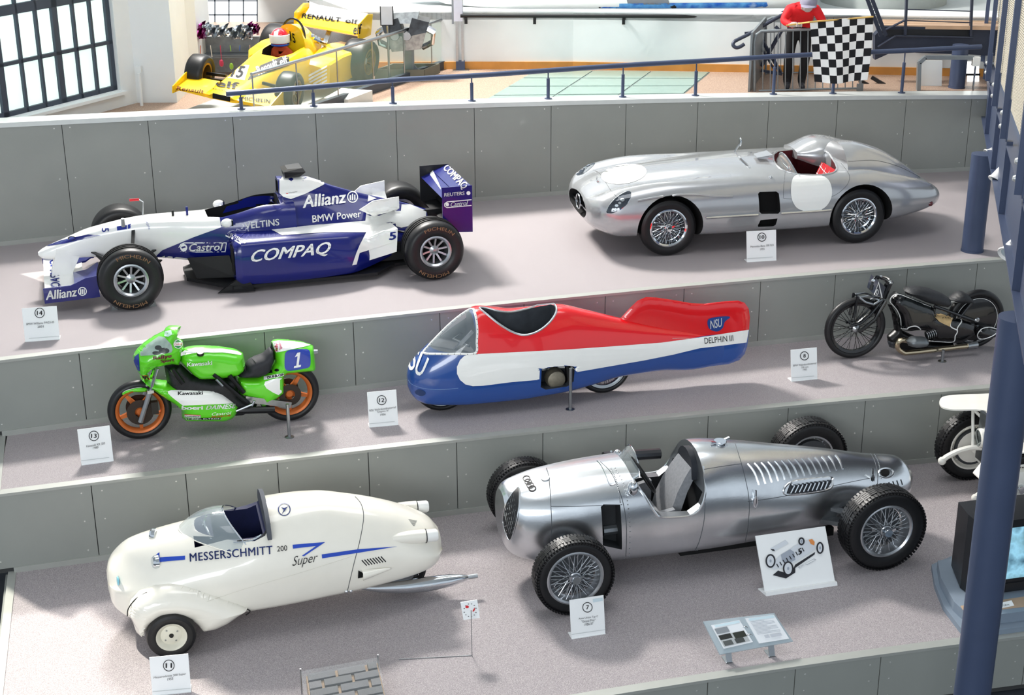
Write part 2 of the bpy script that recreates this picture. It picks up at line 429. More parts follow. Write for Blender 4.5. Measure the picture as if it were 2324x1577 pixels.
# left end trims of the platforms
def end_trim(name, a, b, z, label):
    m = MB(); a, b = V(a), V(b); m.bar((a.x, a.y, z-.055), (b.x, b.y, z-.055), .07, .12); return struct(m.build(name, trim_m, ang=0), label)
end_trim('trim_5', (-4.53, 11.95), (-3.70, 8.67), Z1+.002, 'metal strip along the left end of the lowest platform')
end_trim('trim_6', (-4.92, 13.2), (-4.57, 11.93), Z2+.002, 'metal strip along the left end of the middle platform')
struct(MB().hexa([(-4.6, 11.95, .02), (-3.75, 8.66, .02), (-3.70, 8.66, .02), (-4.52, 11.95, .02), (-4.6, 11.95, Z1-.06), (-3.75, 8.66, Z1-.06), (-3.70, 8.66, Z1-.06), (-4.52, 11.95, Z1-.06)]).build('wall_left_end', panel_m, ang=0), 'grey cheek at the left end of the lowest platform')
# --- upper gallery
def ug(name, pts, z0, z1, m, label):
    k = MB(); k.prism([(x, y, z0) for x, y in pts], (0, 0, z1-z0)); return struct(k.build(name, m, ang=0), label)
R3p = [(x, R3(x)+.2) for x in samples(-8.2, 10, 18)]
ug('floor_gallery', R3p+[(13, 30), (-12, 30)], ZU-.15, ZU, terr_m, 'warm beige floor of the upper gallery')
ug('wall_under_gallery', R3p+[(13, 30), (-12, 30)], .0, ZU-.16, matt_white, 'wall mass below the upper gallery')
# glass floor panes
gf = thing('glass_floor', 'pale green glass floor field of rectangular panes behind the ledge', 'glass floor')
P00, P10, P11, P01 = [at_z(x, y, ZU) for x, y in ((1080, 240), (1530, 232), (1612, 164), (1216, 160))]
gfm = mat('sandblasted_green_glass', '86a097', .25, nz=.03, coat=.4)
MB().hexa([p+V((0, 0, -.02)) for p in (P00, P10, P11, P01)]+[p+V((0, 0, .004)) for p in (P00, P10, P11, P01)]).build('frame', mat('glass_floor_frame', '6d7a78', .5), gf, ang=0)
for i in range(3):
    for j in range(4):
        def gp(u, v): return (P00*(1-u)+P10*u)*(1-v)+(P01*(1-u)+P11*u)*v
        e = .018
        c = [gp((i+e)/3, (j+e*2)/4), gp((i+1-e)/3, (j+e*2)/4), gp((i+1-e)/3, (j+1-e*2)/4), gp((i+e)/3, (j+1-e*2)/4)]
        MB().hexa(c+[p+V((0, 0, .012)) for p in c]).build('pane', gfm, gf, ang=0)
# white parapet wall at the back with orange skirting
wl = [at_z(818, 158, ZU), at_z(1049, 157, ZU), at_z(1300, 157, ZU), at_z(1700, 164, ZU), at_z(2300, 175, ZU)]
wp = [(p.x, p.y+.02) for p in wl]
PW = at_plane(1300, 26, wl[2], V((0, 1, 0))).z
ug('wall_gallery_parapet', wp+[(x, y+.6) for x, y in wp[::-1]], ZU, PW, matt_white, 'low white parapet wall across the gallery')
k = MB()
for a, b in zip(wp[:-1], wp[1:]): k.bar((a[0], a[1]-.012, ZU+.055), (b[0], b[1]-.012, ZU+.055), .03, .11)
struct(k.build('baseboard_gallery', wood_m, ang=0), 'orange wooden skirting of the white parapet')
hr = thing('handrail', 'straight black handrail on brackets along the white parapet wall', 'handrail')
y0 = wl[2].y-.1; hz = at_plane(1300, 38, (0, y0, 0), V((0, 1, 0))).z
a, b = at_plane(1045, 36, (0, y0, 0), V((0, 1, 0))), at_plane(1738, 38, (0, y0-.1, 0), V((0, 1, 0)))
MB().tube([a, b], .025, 10).build('rail', black, hr)
for px in (1057, 1214, 1417, 1625):
    c = a+(b-a)*((px-1045)/(1738-1045)); q = MB(); q.box(c.x-.022, c.x+.022, c.y-.02, c.y+.1, c.z-.05, c.z-.02); q.box(c.x-.022, c.x+.022, c.y+.07, c.y+.1, c.z-.13, c.z-.02); q.build('bracket', black, hr, ang=0)
# deck behind parapet
ug('floor_boat_deck', wp+[(12, 30), (-6, 30)], PW-.12, PW-.02, mat('boat_deck', 'b9c0c2', .6), 'grey deck behind the parapet')
# --- left hall wall with large steel window
win_n = V((cos(radians(29)), -sin(radians(29)), 0)).normalized()      # wall runs back-right, normal faces the hall
WL0 = at_d(272, 204, 19.9); wdir = V((sin(radians(29)), cos(radians(29)), 0))
def wl_pt(x, y): return at_plane(x, y, WL0, win_n)
glassw = mat('bright_frosted_pane', 'd3e8e2', .5, emit=.72, nz=.08, nscale=.8)
framem = mat('dark_window_steel', '3b4553', .5)
def wquad(m, q, n, t0, t1): return m.hexa([p+n*t0 for p in q]+[p+n*t1 for p in q])
O, W_, H_ = wl_pt(272, 204), -wdir, V((0, 0, 1))
def wpt(s, z): return O+W_*s+H_*(z-O.z)
zb = O.z
# columns of the window along the wall: find s for pixel columns at the bottom edge
def s_of(px, py): return (wl_pt(px, py)-O).dot(W_)
def z_of(px, py): return wl_pt(px, py).z
cols = [s_of(*p) for p in ((268, 198), (230, 208), (193, 219), (152, 231), (112, 243), (70, 255), (22, 268))]
cols += [cols[-1]+(cols[-1]-cols[-2])*i for i in (1, 2, 3)]
rows = [zb, z_of(258, 96)]
rows += [rows[1]+(rows[1]-rows[0])*i for i in (1, 2)]
wn = MB(); t = .3
sL = cols[-1]+.3; zt = rows[-1]+1.5
def wall_piece(s0, s1, z0, z1, n0=-.3, n1=0.02):
    q = [wpt(s0, z0), wpt(s1, z0), wpt(s1, z1), wpt(s0, z1)]; wquad(wn, q, win_n, n0, n1)
wall_piece(sL, -1.6, ZU-2, zb); wall_piece(0, -1.6, zb, zt); wall_piece(sL, 0, rows[-1], zt); wall_piece(sL+2.5, sL, ZU-2, zt)
struct(wn.build('wall_left', matt_white, ang=0), 'white hall wall on the left with a big steel window')
w1 = thing('window_1', 'large steel framed window of many tall frosted panes on the left', None); w1['kind'] = 'structure'
fm = MB()
for i, s in enumerate(cols): w = .09 if i in (0, 3, 6) else .035; wquad(fm, [wpt(s-w/2, zb), wpt(s+w/2, zb), wpt(s+w/2, rows[-1]), wpt(s-w/2, rows[-1])], win_n, -.12, -.04)
for i, z in enumerate(rows): w = .12 if i in (0, 2) else .045; wquad(fm, [wpt(cols[-1], z-w/2), wpt(0, z-w/2), wpt(0, z+w/2), wpt(cols[-1], z+w/2)], win_n, -.12, -.04)
fm.build('window_frame', framem, w1, ang=0)
k = MB(); wquad(k, [wpt(sL, zb-.05), wpt(-.05, zb-.05), wpt(-.05, zb-.01), wpt(sL, zb-.01)], win_n, -.1, .1); k.build('window_sill', matt_white, w1, ang=0)
for i in range(len(cols)-1):
    for j in range(len(rows)-1):
        k = MB(); wquad(k, [wpt(cols[i]+.015, rows[j]+.02), wpt(cols[i+1]-.015, rows[j]+.02), wpt(cols[i+1]-.015, rows[j+1]-.02), wpt(cols[i]+.015, rows[j+1]-.02)], win_n, -.1, -.085); k.build('pane', glassw, w1, ang=0)
# pier and frontal back wall with windows
yb = 27.0
def bw(x, y): return at_plane(x, y, (0, yb, 0), V((0, 1, 0)))
def bwq(m, x0, y0, x1, y1, d0=0, d1=.2):
    a, b, c, d = bw(x0, y1), bw(x1, y1), bw(x1, y0), bw(x0, y0); m.hexa([p+V((0, d0, 0)) for p in (a, b, c, d)]+[p+V((0, d1, 0)) for p in (a, b, c, d)]); return m
def back_wall(holes):
    m = MB(); L, T, Rr, B = 280, -420, 1040, 300
    xs_ = sorted({L, Rr, *[h[0] for h in holes], *[h[2] for h in holes]})
    for x0, x1 in zip(xs_[:-1], xs_[1:]):
        hs = [h for h in holes if h[0] <= x0 and x1 <= h[2]]
        if hs: bwq(m, x0, T, x1, hs[0][1]); bwq(m, x0, hs[0][3], x1, B)
        else: bwq(m, x0, T, x1, B)
    return m
H2, H3 = (444, -160, 585, 58), (697, -160, 778, 104)
struct(back_wall([H2, H3]).build('wall_far', matt_white, ang=0), 'white far wall with two windows behind the yellow car')
def far_window(name, h, cols_, rows_, label):
    w = thing(name, label, None); w['kind'] = 'structure'; m = MB()
    xs_ = [h[0]]+cols_+[h[2]]; ys_ = [h[1]]+rows_+[h[3]]
    for i, x in enumerate(xs_): q = 4 if i in (0, len(xs_)-1) else 1.3; bwq(m, x-q, h[1], x+q, h[3], .06, .12)
    for i, y in enumerate(ys_): q = 3 if i in (0, len(ys_)-1) else 1.3; bwq(m, h[0], y-q, h[2], y+q, .06, .12)
    m.build('window_frame', framem, w, ang=0)
    for x0, x1 in zip(xs_[:-1], xs_[1:]):
        for y0, y1 in zip(ys_[:-1], ys_[1:]): bwq(MB(), x0+1, y0+1, x1-1, y1-1, .085, .095).build('pane', mat('far_bright_pane', 'f6fbfb', .4, emit=2.2, nz=.02), w, ang=0)
far_window('window_2', H2, [486, 518, 551], [-105, -50, 3, 35], 'tall gridded window in the far wall left of the yellow wing')
far_window('window_3', H3, [731], [-105, -50, 33, 72], 'narrow gridded window behind the yellow rear wing')
k = MB(); a = at_d(310, 230, 20.2); q = at_d(402, 230, 20.2)
k.box(a.x, q.x, a.y, a.y+2.6, ZU-.1, 9); struct(k.build('wall_pier', matt_white, ang=0), 'white pier between the left window and the far wall')
pp = thing('wall_pipe', 'thin white conduit with a small box on the white pier', 'pipe', (0, 0, 0))
c = at_d(318, 200, 19.95); d2 = at_d(315, 160, 19.95); MB().tube([(c.x, c.y, ZU), (c.x, c.y, d2.z-.02)], .022, 8).build('pipe', matt_white, pp); MB().box(d2.x-.035, d2.x+.035, d2.y-.03, d2.y+.03, d2.z-.02, d2.z+.06).build('junction_box', matt_white, pp, ang=0)
# --- unseen roof, its opening shaped to throw the sun patches on the left
cm = MB(); zr = 12.0
hole = [(-12.75, 22.7), (-11.85, 21.7), (-11.07, 20.64), (-10.35, 19.3), (-12.0, 19.35), (-12.15, 18.75), (-10.8, 17.45), (-10.1, 16.85), (-8.9, 15.7), (-10.6, 14.6), (-15.5, 15), (-16, 23.5)]
outer = [(-20, -6), (16, -6), (16, 32), (-20, 32)]
fb = flat([outer, hole]); me = bpy.data.meshes.new('ceiling')
for v in fb.verts: v.co.z = zr
g = bmesh.ops.extrude_face_region(fb, geom=list(fb.faces)); bmesh.ops.translate(fb, vec=(0, 0, .2), verts=[e for e in g['geom'] if isinstance(e, bmesh.types.BMVert)])
fb.to_mesh(me); fb.free(); me.materials.append(matt_white); struct(put('ceiling', me), 'white hall roof with an opening shaped for the sun patches')
# ================================================================== WHEELS
def tyre_prof(R, w, rim, rnd=.06):
    h = w/2; s = R-rim
    half = [(rim-.004, h*.78), (rim+.012, h*.9), (rim+s*.35, h*.985), (rim+s*.62, h), (R-rnd*.55, h*.95), (R-rnd*.16, h*.8), (R-.004, h*.55), (R, h*.2)]
    return [(r, -y) for r, y in half]+[(r, y) for r, y in half[::-1]]
def motorcycle_prof(R, w, rim):
    c = (R+rim)/2; a = (R-rim)/2; return [(c+a*cos(t), w/2*sin(t)) for t in [2*pi*i/14 for i in range(14)]]
def wheel(root, c, R, w, rim, style, side=-1, tread=0, tyre_m=None, rim_m=None, name='wheel', steer=0, camber=0):
    """wheel part (its own mesh is the tyre) with rim, spokes and hub as sub-parts"""
    m = MB(); moto = style in ('mag', 'thin')
    prof = motorcycle_prof(R, w, rim) if moto else tyre_prof(R, w, rim)
    m.lathe(prof, (0, 0, 0), (0, 1, 0), 56, closed=True)
    t = m.build(name, tyre_m or rubber, root, ang=40); t.location = c; t.rotation_euler = (camber, 0, steer)
    s = side
    if tread:
        k = MB(); nb = tread; h = w/2
        for i in range(nb):
            a = 2*pi*i/nb; d = V((cos(a), 0, sin(a))); tt = V((-sin(a), 0, cos(a)))
            for y, r, ww in ((-.93, R-.018, .022), (-.72, R-.004, .03), (.72, R-.004, .03), (.93, R-.018, .022)):
                p = d*r+V((0, y*h, 0)); k.bar(p-tt*R*pi/nb*.62, p+tt*R*pi/nb*.62, ww*1.5, .008, d)
        for y in (-.38, -.12, .14, .4):
            for i in range(nb//2):
                a = 2*pi*i/(nb//2); d = V((cos(a), 0, sin(a))); tt = V((-sin(a), 0, cos(a))); p = d*(R+.001)+V((0, y*h+(.06 if i % 2 else -.06)*h, 0)); k.bar(p-tt*R*pi/nb*1.7, p+tt*R*pi/nb*1.7, .1*w, .005, d)
        stuff(k.build('tread', tyre_m or rubber, t, ang=0))
    rm = rim_m or alu
    if style == 'f1':
        b = MB(); h = w/2
        b.lathe([(rim, s*h*.8), (rim+.004, s*h*.88), (rim-.012, s*h*.9), (rim-.03, s*h*.8), (rim-.036, s*h*.1), (rim-.03, -s*h*.85), (rim, -s*h*.85)], n=40, closed=True); b.build('rim', rm, t)
        k = MB()
        for i in range(10):
            a = 2*pi*i/10+.2; d = V((cos(a), 0, sin(a))); k.bar(d*.045+V((0, s*h*.42, 0)), d*(rim-.03)+V((0, s*h*.55, 0)), .02, .03, (0, 1, 0))
        k.build('spokes', rm, t)
        MB().lathe([(0, s*h*.58), (.02, s*h*.58), (.032, s*h*.54), (.052, s*h*.5), (.056, s*h*.3)], n=20).build('hub_nut', steel, t)
        MB().lathe([(0, s*.0), (rim-.04, 0), (rim-.04, s*.02), (0, .02*s)], n=28).build('brake_disc', blackd, t)
    elif style == 'wire':
        b = MB(); h = w/2; g = .6
        b.lathe([(rim-.004, s*h*.8), (rim+.006, s*h*.88), (rim-.006, s*h*.92), (rim-.022, s*h*.8), (rim-.03, s*h*.35), (rim-.05, 0), (rim-.03, -s*h*.35), (rim-.02, -s*h*.8), (rim-.004, -s*h*.8)], n=44, closed=True); b.build('rim', rm, t)
        k = MB(); hr = rim*.24
        for i in range(40):
            a = 2*pi*i/40; e = a+(.36 if i % 2 else -.36)
            k.tube([V((cos(a)*hr, s*h*(.75 if i % 4 < 2 else .35), sin(a)*hr)), V((cos(e)*(rim-.03), s*h*(.2 if i % 4 < 2 else .62), sin(e)*(rim-.03)))], .0032, 4, cap=False)
        for i in range(24):
            a = 2*pi*i/24; e = a+(.3 if i % 2 else -.3)
            k.tube([V((cos(a)*hr*1.3, -s*h*.55, sin(a)*hr*1.3)), V((cos(e)*(rim-.03), -s*h*.1, sin(e)*(rim-.03)))], .003, 4, cap=False)
        k.build('wire_spokes', rm, t)
        MB().lathe([(hr*1.25, -s*h*.6), (hr*.95, -s*h*.5), (hr*.9, s*h*.8), (hr*.62, s*h*.92), (0, s*h*.92)], n=22).build('hub', rm, t)
        kn = MB(); kn.lathe([(hr*.75, s*h*.9), (hr*.75, s*(h+.012)), (hr*.6, s*(h+.03)), (0, s*(h+.032))], n=20)
        for i in range(3):
            a = 2*pi*i/3+.5; d = V((cos(a), 0, sin(a))); kn.hexa([d*hr*.5+V((0, s*(h-.0), 0))+q for q in (V((0, 0, -.014)), V((0, 0, .014)), V((0, s*.02, .014)), V((0, s*.02, -.014)))]+[d*hr*1.25+V((0, s*(h+.015), 0))+q for q in (V((0, 0, -.008)), V((0, 0, .008)), V((0, s*.014, .008)), V((0, s*.014, -.008)))])
        kn.build('knock_off_nut', chrome, t)
        MB().lathe([(0, -s*h*.3), (rim-.055, -s*h*.3), (rim-.055, -s*h*.75), (0, -s*h*.75)], n=28).build('brake_drum', mat('dull_drum', '55585c', .5, .7), t)
    elif style == 'mag':
        b = MB(); b.lathe([(rim-.006, w*.36), (rim+.012, w*.4), (rim+.012, w*.33), (rim-.01, w*.2), (rim-.016, 0), (rim-.01, -w*.2), (rim+.012, -w*.33), (rim+.012, -w*.4), (rim-.006, -w*.36), (rim-.02, -w*.25), (rim-.028, 0), (rim-.02, w*.25)], n=48, closed=True); b.build('rim', rm, t)
        for i in range(5):
            a = 2*pi*i/5-pi/2; d = V((cos(a), 0, sin(a))); q = V((-sin(a), 0, cos(a)))
            sp = MB(); r0, r1 = .03, rim-.02
            sp.hexa([d*r0+q*.028+V((0, -.022, 0)), d*r0-q*.028+V((0, -.022, 0)), d*r0-q*.028+V((0, .022, 0)), d*r0+q*.028+V((0, .022, 0)), d*r1+q*.014+V((0, -.014, 0)), d*r1-q*.014+V((0, -.014, 0)), d*r1-q*.014+V((0, .014, 0)), d*r1+q*.014+V((0, .014, 0))])
            sp.build('spoke', rm, t, ang=0)
        MB().lathe([(0, -.06), (.03, -.06), (.045, -.045), (.045, .045), (.03, .06), (0, .06)], n=20).build('hub', rm, t)
    elif style == 'thin':
        b = MB(); b.lathe([(rim-.004, w*.3), (rim+.008, w*.34), (rim-.02, w*.22), (rim-.026, 0), (rim-.02, -w*.22), (rim+.008, -w*.34), (rim-.004, -w*.3), (rim-.012, 0)], n=48, closed=True); b.build('rim', rm, t)
        k = MB()
        for i in range(40):
            a = 2*pi*i/40; e = a+(.3 if (i//2) % 2 else -.3); y = .04 if i % 2 else -.04
            k.tube([V((cos(a)*.04, y, sin(a)*.04)), V((cos(e)*(rim-.015), y*.2, sin(e)*(rim-.015)))], .003, 4, cap=False)
        k.build('wire_spokes', rm, t); MB().lathe([(0, -.06), (.018, -.06), (.045, -.04), (.03, -.03), (.03, .03), (.045, .04), (.018, .06), (0, .06)], n=18).build('hub', steel, t)
    return t
def arc_words(t, txt, y, r, a0, a1, m, hgt, bold=0, name='tyre_lettering'):
    """lettering around a tyre wall; t = tyre object, y = side plane, angles clockwise seen from -y"""
    b = text_mesh(txt, bold); mw = wm(t)
    def fn(u, v):
        a = a0+(a1-a0)*u; rr = r+hgt*(v-.5); return mw @ V((rr*cos(a), y, rr*sin(a)))
    return lay(b, fn, name, m, t, .08)
def local(root, px, py, y):
    inv = wm(root).inverted(); o = inv @ CP; d = inv.to_3x3() @ ray(px, py); t = (y-o.y)/d.y; return o+d*t
def local_z(root, px, py, z):
    inv = wm(root).inverted(); o = inv @ CP; d = inv.to_3x3() @ ray(px, py); t = (z-o.z)/d.z; return o+d*t
def local_x(root, px, py, x):
    inv = wm(root).inverted(); o = inv @ CP; d = inv.to_3x3() @ ray(px, py); t = (x-o.x)/d.x; return o+d*t
def cutter(mb, m):
    return mb.build('cutter', m, None)
def attach_cutters(root, body_o, mbs):
    """cutters given in the thing's own space"""
    cs = []
    for mb, m in mbs:
        c = mb.build('cutter', m, root); cs.append(c)
    return boolean(body_o, cs)
# ================================================================== BLUE AND WHITE FORMULA CAR
navy = mat('deep_blue_lacquer', '0e186c', .25, coat=.4, nz=.03)
f1 = thing('formula_car', 'blue and white formula racing car with nose pointing left on the top platform', 'race car', (-2.606, 15.828, Z3), .297)
carbon = mat('black_carbon', '121316', .45, nz=.2, nscale=20)
mono = body([(-2.49, [(0, .425), (.02, .425), (.03, .44), (.02, .455), (0, .455)]), (-2.44, [(0, .395), (.05, .395), (.07, .43), (.05, .48), (0, .485)]), (-2.2, [(0, .385), (.08, .385), (.105, .45), (.085, .56), (0, .575)]),
    (-1.93, [(0, .385), (.105, .385), (.13, .5), (.105, .645), (0, .66)]), (-1.3, [(0, .33), (.15, .33), (.185, .5), (.16, .715), (0, .735)]), (-.75, [(0, .24), (.2, .24), (.25, .45), (.215, .70), (0, .725)]),
    (-.45, [(0, .2), (.26, .2), (.32, .42), (.27, .72), (0, .80)]), (-.1, [(0, .2), (.3, .2), (.36, .42), (.31, .78), (0, .87)]), (.2, [(0, .2), (.3, .2), (.36, .42), (.31, .78), (0, .88)])], 64, 20).build('monocoque', white, f1)
attach_cutters(f1, mono, [(body([(-.72, [(0, .45), (.1, .45), (.14, .6), (.14, .9), (0, 1)]), (-.55, [(0, .4), (.16, .4), (.215, .6), (.2, 1), (0, 1)]), (.05, [(0, .4), (.2, .4), (.235, .6), (.21, 1), (0, 1)])], 12, 8), blackd)])
mono.data.materials.append(navy)
for p_ in mono.data.polygons:
    if p_.center.x > -.60 and mono.data.materials[p_.material_index] == white: p_.material_index = len(mono.data.materials)-1
cover = body([(.06, [(0, .45), (.25, .45), (.30, .62), (.22, .80), (.12, .90), (.105, 1.0), (.085, 1.055), (0, 1.065)]), (.36, [(0, .4), (.28, .42), (.30, .6), (.22, .78), (.11, .9), (.095, .99), (.075, 1.035), (0, 1.045)]),
    (.66, [(0, .4), (.3, .4), (.3, .55), (.2, .7), (.10, .80), (.06, .87), (.035, .915), (0, .925)]), (1.0, [(0, .35), (.3, .35), (.28, .5), (.19, .6), (.1, .7), (.05, .75), (.02, .795), (0, .80)]),
    (1.5, [(0, .3), (.2, .3), (.2, .4), (.15, .5), (.09, .57), (.05, .61), (.02, .64), (0, .645)]), (1.72, [(0, .3), (.1, .3), (.12, .38), (.1, .45), (.06, .5), (.04, .53), (.02, .555), (0, .56)])], 40, 24).build('engine_cover', navy, f1)
attach_cutters(f1, cover, [(body([(.0, [(0, .9), (.07, .9), (.085, .97), (.07, 1.03), (0, 1.04)]), (.2, [(0, .9), (.05, .9), (.06, .97), (.05, 1.02), (0, 1.02)])], 6, 8), blackd)])
pods = body([(-.52, [(0, .12), (.55, .12), (.66, .16), (.68, .3), (.67, .47), (.55, .545), (0, .56)]), (-.44, [(0, .08), (.57, .08), (.68, .13), (.70, .3), (.69, .48), (.58, .565), (0, .58)]), (.1, [(0, .08), (.58, .08), (.69, .12), (.70, .3), (.68, .47), (.57, .56), (0, .6)]),
    (.7, [(0, .08), (.55, .08), (.66, .13), (.67, .28), (.62, .43), (.5, .53), (0, .6)]), (.95, [(0, .1), (.45, .1), (.52, .15), (.53, .28), (.48, .41), (.38, .5), (0, .56)]), (1.3, [(0, .15), (.25, .15), (.3, .2), (.3, .3), (.27, .38), (.2, .44), (0, .5)]), (1.6, [(0, .2), (.15, .2), (.18, .25), (.18, .3), (.16, .35), (.1, .38), (0, .4)])], 48, 24).build('sidepods', navy, f1)
for s in (-1, 1): MB().box(-.53, -.5, min(s*.37, s*.62), max(s*.37, s*.62), .2, .47).build('radiator_intake', blackd, f1, ang=0)
k = MB(); k.prism([(-1.0, -.2, .05), (-.55, -.66, .05), (1.0, -.66, .05), (1.25, -.4, .05), (1.75, -.35, .05), (1.75, .35, .05), (1.25, .4, .05), (1.0, .66, .05), (-.55, .66, .05), (-1.0, .2, .05)], (0, 0, .035)); k.build('underfloor', carbon, f1, ang=0)
MB().box(1.1, 1.75, -.33, .33, .1, .3).build('gearbox', carbon, f1, ang=0)
for s in (-1, 1):   # flip-ups and winglets in front of the rear wheels
    m = MB(); m.prism([(.86, s*.5, .16), (1.22, s*.66, .30), (1.24, s*.66, .54), (1.1, s*.6, .53), (.9, s*.5, .42)], (0, -s*.02, 0)); m.build('flip_up', white, f1, ang=0)
    m = MB(); m.hexa([(.9, s*.3, .42), (1.24, s*.3, .5), (1.24, s*.66, .54), (.9, s*.52, .40), (.9, s*.3, .44), (1.24, s*.3, .53), (1.24, s*.66, .56), (.9, s*.52, .42)]); m.build('winglet', white, f1, ang=0)
    m = MB(); m.prism([(.9, s*.3, .70), (1.05, s*.34, .80), (1.33, s*.37, .83), (1.33, s*.37, .70), (1.2, s*.34, .655), (1.05, s*.3, .62)], (0, -s*.015, 0)); m.build('fin', white, f1, ang=0)
    m = MB(); m.hexa([(1.0, s*.12, .66), (1.32, s*.1, .58), (1.33, s*.37, .70), (1.0, s*.34, .66), (1.0, s*.12, .68), (1.32, s*.1, .6), (1.33, s*.37, .715), (1.0, s*.34, .68)]); m.build('fin_shelf', white, f1, ang=0)
# front wing
m = MB(); sec = [(-2.46, .17), (-2.38, .135), (-2.2, .15), (-2.06, .2), (-2.06, .215), (-2.2, .18), (-2.38, .165)]
m.loft([[(x, y, z+(.04 if abs(y) < .3 else 0)) for x, z in sec] for y in (-.68, -.35, -.2, .2, .35, .68)]); m.build('front_wing', white, f1)
m = MB(); sec = [(-2.16, .2), (-2.02, .22), (-1.9, .30), (-1.9, .312), (-2.02, .24), (-2.16, .22)]
for a, b in ((-.68, -.16), (.16, .68)): m.loft([[(x, y, z+.03) for x, z in sec] for y in (a, b)])
m.build('wing_flap', navy, f1)
for s in (-1, 1):
    m = MB(); m.prism([(-2.47, s*.69, .115), (-1.92, s*.69, .13), (-1.93, s*.69, .36), (-2.05, s*.69, .345), (-2.2, s*.69, .28), (-2.47, s*.69, .275)], (0, s*.018, 0)); e = m.build('endplate', navy, f1, ang=0)
    if s < 0: ep1 = e
    m = MB(); m.prism([(-2.4, s*.09, .15), (-2.2, s*.09, .16), (-2.05, s*.09, .45), (-2.3, s*.09, .5)], (0, s*.015, 0)); m.build('nose_pylon', white, f1, ang=0)
# rear wing
for s in (-1, 1):
    m = MB(); m.prism([(1.78, s*.5, .53), (1.86, s*.5, .42), (2.12, s*.5, .40), (2.12, s*.5, .93), (1.78, s*.5, .93)], (0, s*.015, 0)); e = m.build('rear_endplate', navy if s < 0 else carbon, f1, ang=0)
    if s < 0: ep2 = e
m = MB()
for x0, z0, x1, z1 in ((1.79, .80, 1.97, .87), (1.93, .865, 2.11, .925)): m.loft([[(x0, y, z0), (x0+.05, y, z0-.015), (x1, y, z1-.012), (x1, y, z1), (x0+.06, y, z0+.02)] for y in (-.5, .5)])
rwing = m.build('rear_wing', navy, f1)
m = MB()
for x0, z0, x1, z1 in ((1.82, .50, 1.98, .53), (1.95, .55, 2.08, .6)): m.loft([[(x0, y, z0), (x0+.05, y, z0-.01), (x1, y, z1-.01), (x1, y, z1), (x0+.05, y, z0+.015)] for y in (-.5, .5)])
m.build('lower_rear_wing', carbon, f1); m = MB(); m.box(1.6, 2.0, -.04, .04, .3, .56); m.build('wing_mount', carbon, f1, ang=0)
# camera pod, mirrors
cb = MB(); cb.hexa([(.14, -.1, 1.07), (.30, -.1, 1.07), (.30, .1, 1.07), (.14, .1, 1.07), (.13, -.13, 1.14), (.36, -.15, 1.13), (.36, .15, 1.13), (.13, .13, 1.14)]); cb.hexa([(.12, -.13, 1.14), (.36, -.15, 1.13), (.36, .15, 1.13), (.12, .13, 1.14), (.17, -.1, 1.165), (.33, -.12, 1.17), (.33, .12, 1.17), (.17, .1, 1.165)]); cb.build('camera_pod', black, f1, ang=0)
for px, py, y in ((515, 506, -.42), (496, 463, .42)):
    c = local(f1, px, py, y); m = MB(); m.ball((0, 0, 0), .05, 14, (1.3, 1.0, .95)); mi = m.build('mirror', white, f1); mi.location = c; MB().box(.045, .062, -.035, .035, -.03, .03).build('mirror_glass', mat('mirror_glass', '40464e', .1, .9), mi, ang=0)
    MB().bar((0, 0, 0), (.03, -.14*(1 if y > 0 else -1), -.02), .02).build('mirror_stalk', white, mi, ang=0)
for x, h in ((-1.07, .05), (-.92, .075)): MB().box(x-.012, x+.012, -.02, .02, .73, .74+h).build('antenna', navy if h > .06 else black, f1, ang=0)
pit = MB(); pit.tube([(-1.38, .12, .72), (-1.36, .13, .87), (-1.4, .14, .9)], .008, 6); pt = pit.build('pitot_tube', steel, f1); MB().tube([(-1.4, .14, .9), (-1.5, .14, .9)], .014, 6).build('red_cap', inkred, pt)
MB().tube([(-1.6, -.16, .70), (-1.6, -.17, .79)], [.022, .02], 10).build('damper_top', steel, f1)
# suspension and brakes
for s in (-1, 1):
    for a, b in (((-1.95, .1, .44), (-1.62, .66, .40)), ((-1.3, .17, .42), (-1.6, .66, .40)), ((-1.9, .1, .40), (-1.62, .66, .22)), ((-1.25, .17, .3), (-1.6, .66, .22)), ((-1.5, .14, .66), (-1.6, .66, .24)),
                 ((1.2, .18, .42), (1.58, .62, .44)), ((1.75, .1, .42), (1.6, .62, .44)), ((1.2, .25, .2), (1.58, .62, .22)), ((1.75, .15, .2), (1.6, .62, .22))):
        MB().bar((a[0], s*a[1], a[2]), (b[0], s*b[1]+(.12 if s > 0 else 0), b[2]), .035, .014).build('suspension_arm', carbon, f1, ang=0)
for s in (-1, 1):
    m = MB(); m.prism([(-.98, s*.28, .33), (-.55, s*.42, .36), (-.5, s*.44, .12), (-.9, s*.3, .1)], (0, s*.012, 0)); m.build('barge_board', carbon, f1, ang=0)
    m = MB(); m.prism([(-.62, s*.64, .1), (-.45, s*.66, .2), (-.36, s*.67, .1), (-.33, s*.66, .015), (-.72, s*.6, .01)], (0, s*.012, 0)); m.build('turning_vane', carbon, f1, ang=0)
tl = mat('tyre_lettering_gold', 'b98e6a', .5)
for x, w, y in ((-1.602, .33, .735), (1.602, .37, .72)):
    for s in (-1, 1):
        t = wheel(f1, (x, s*y+(.15 if s > 0 else 0), .327), .327, w, .172, 'f1', s, rim_m=alu)
        if s < 0:
            g = MB();
            for i in (-1, 0, 1): g.lathe([(.3335, i*.05-.006), (.3335, i*.05+.006), (.327, i*.05+.006), (.327, i*.05-.006)], n=48, closed=True)
            g.build('tyre_groove', blackd, t)
            arc_words(t, 'MICHELIN', -w/2-.004, .268, 2.05, .75, tl, .036, .01); arc_words(t, 'MICHELIN', -w/2-.004, .268, -1.05, -2.35, tl, .036, .01)
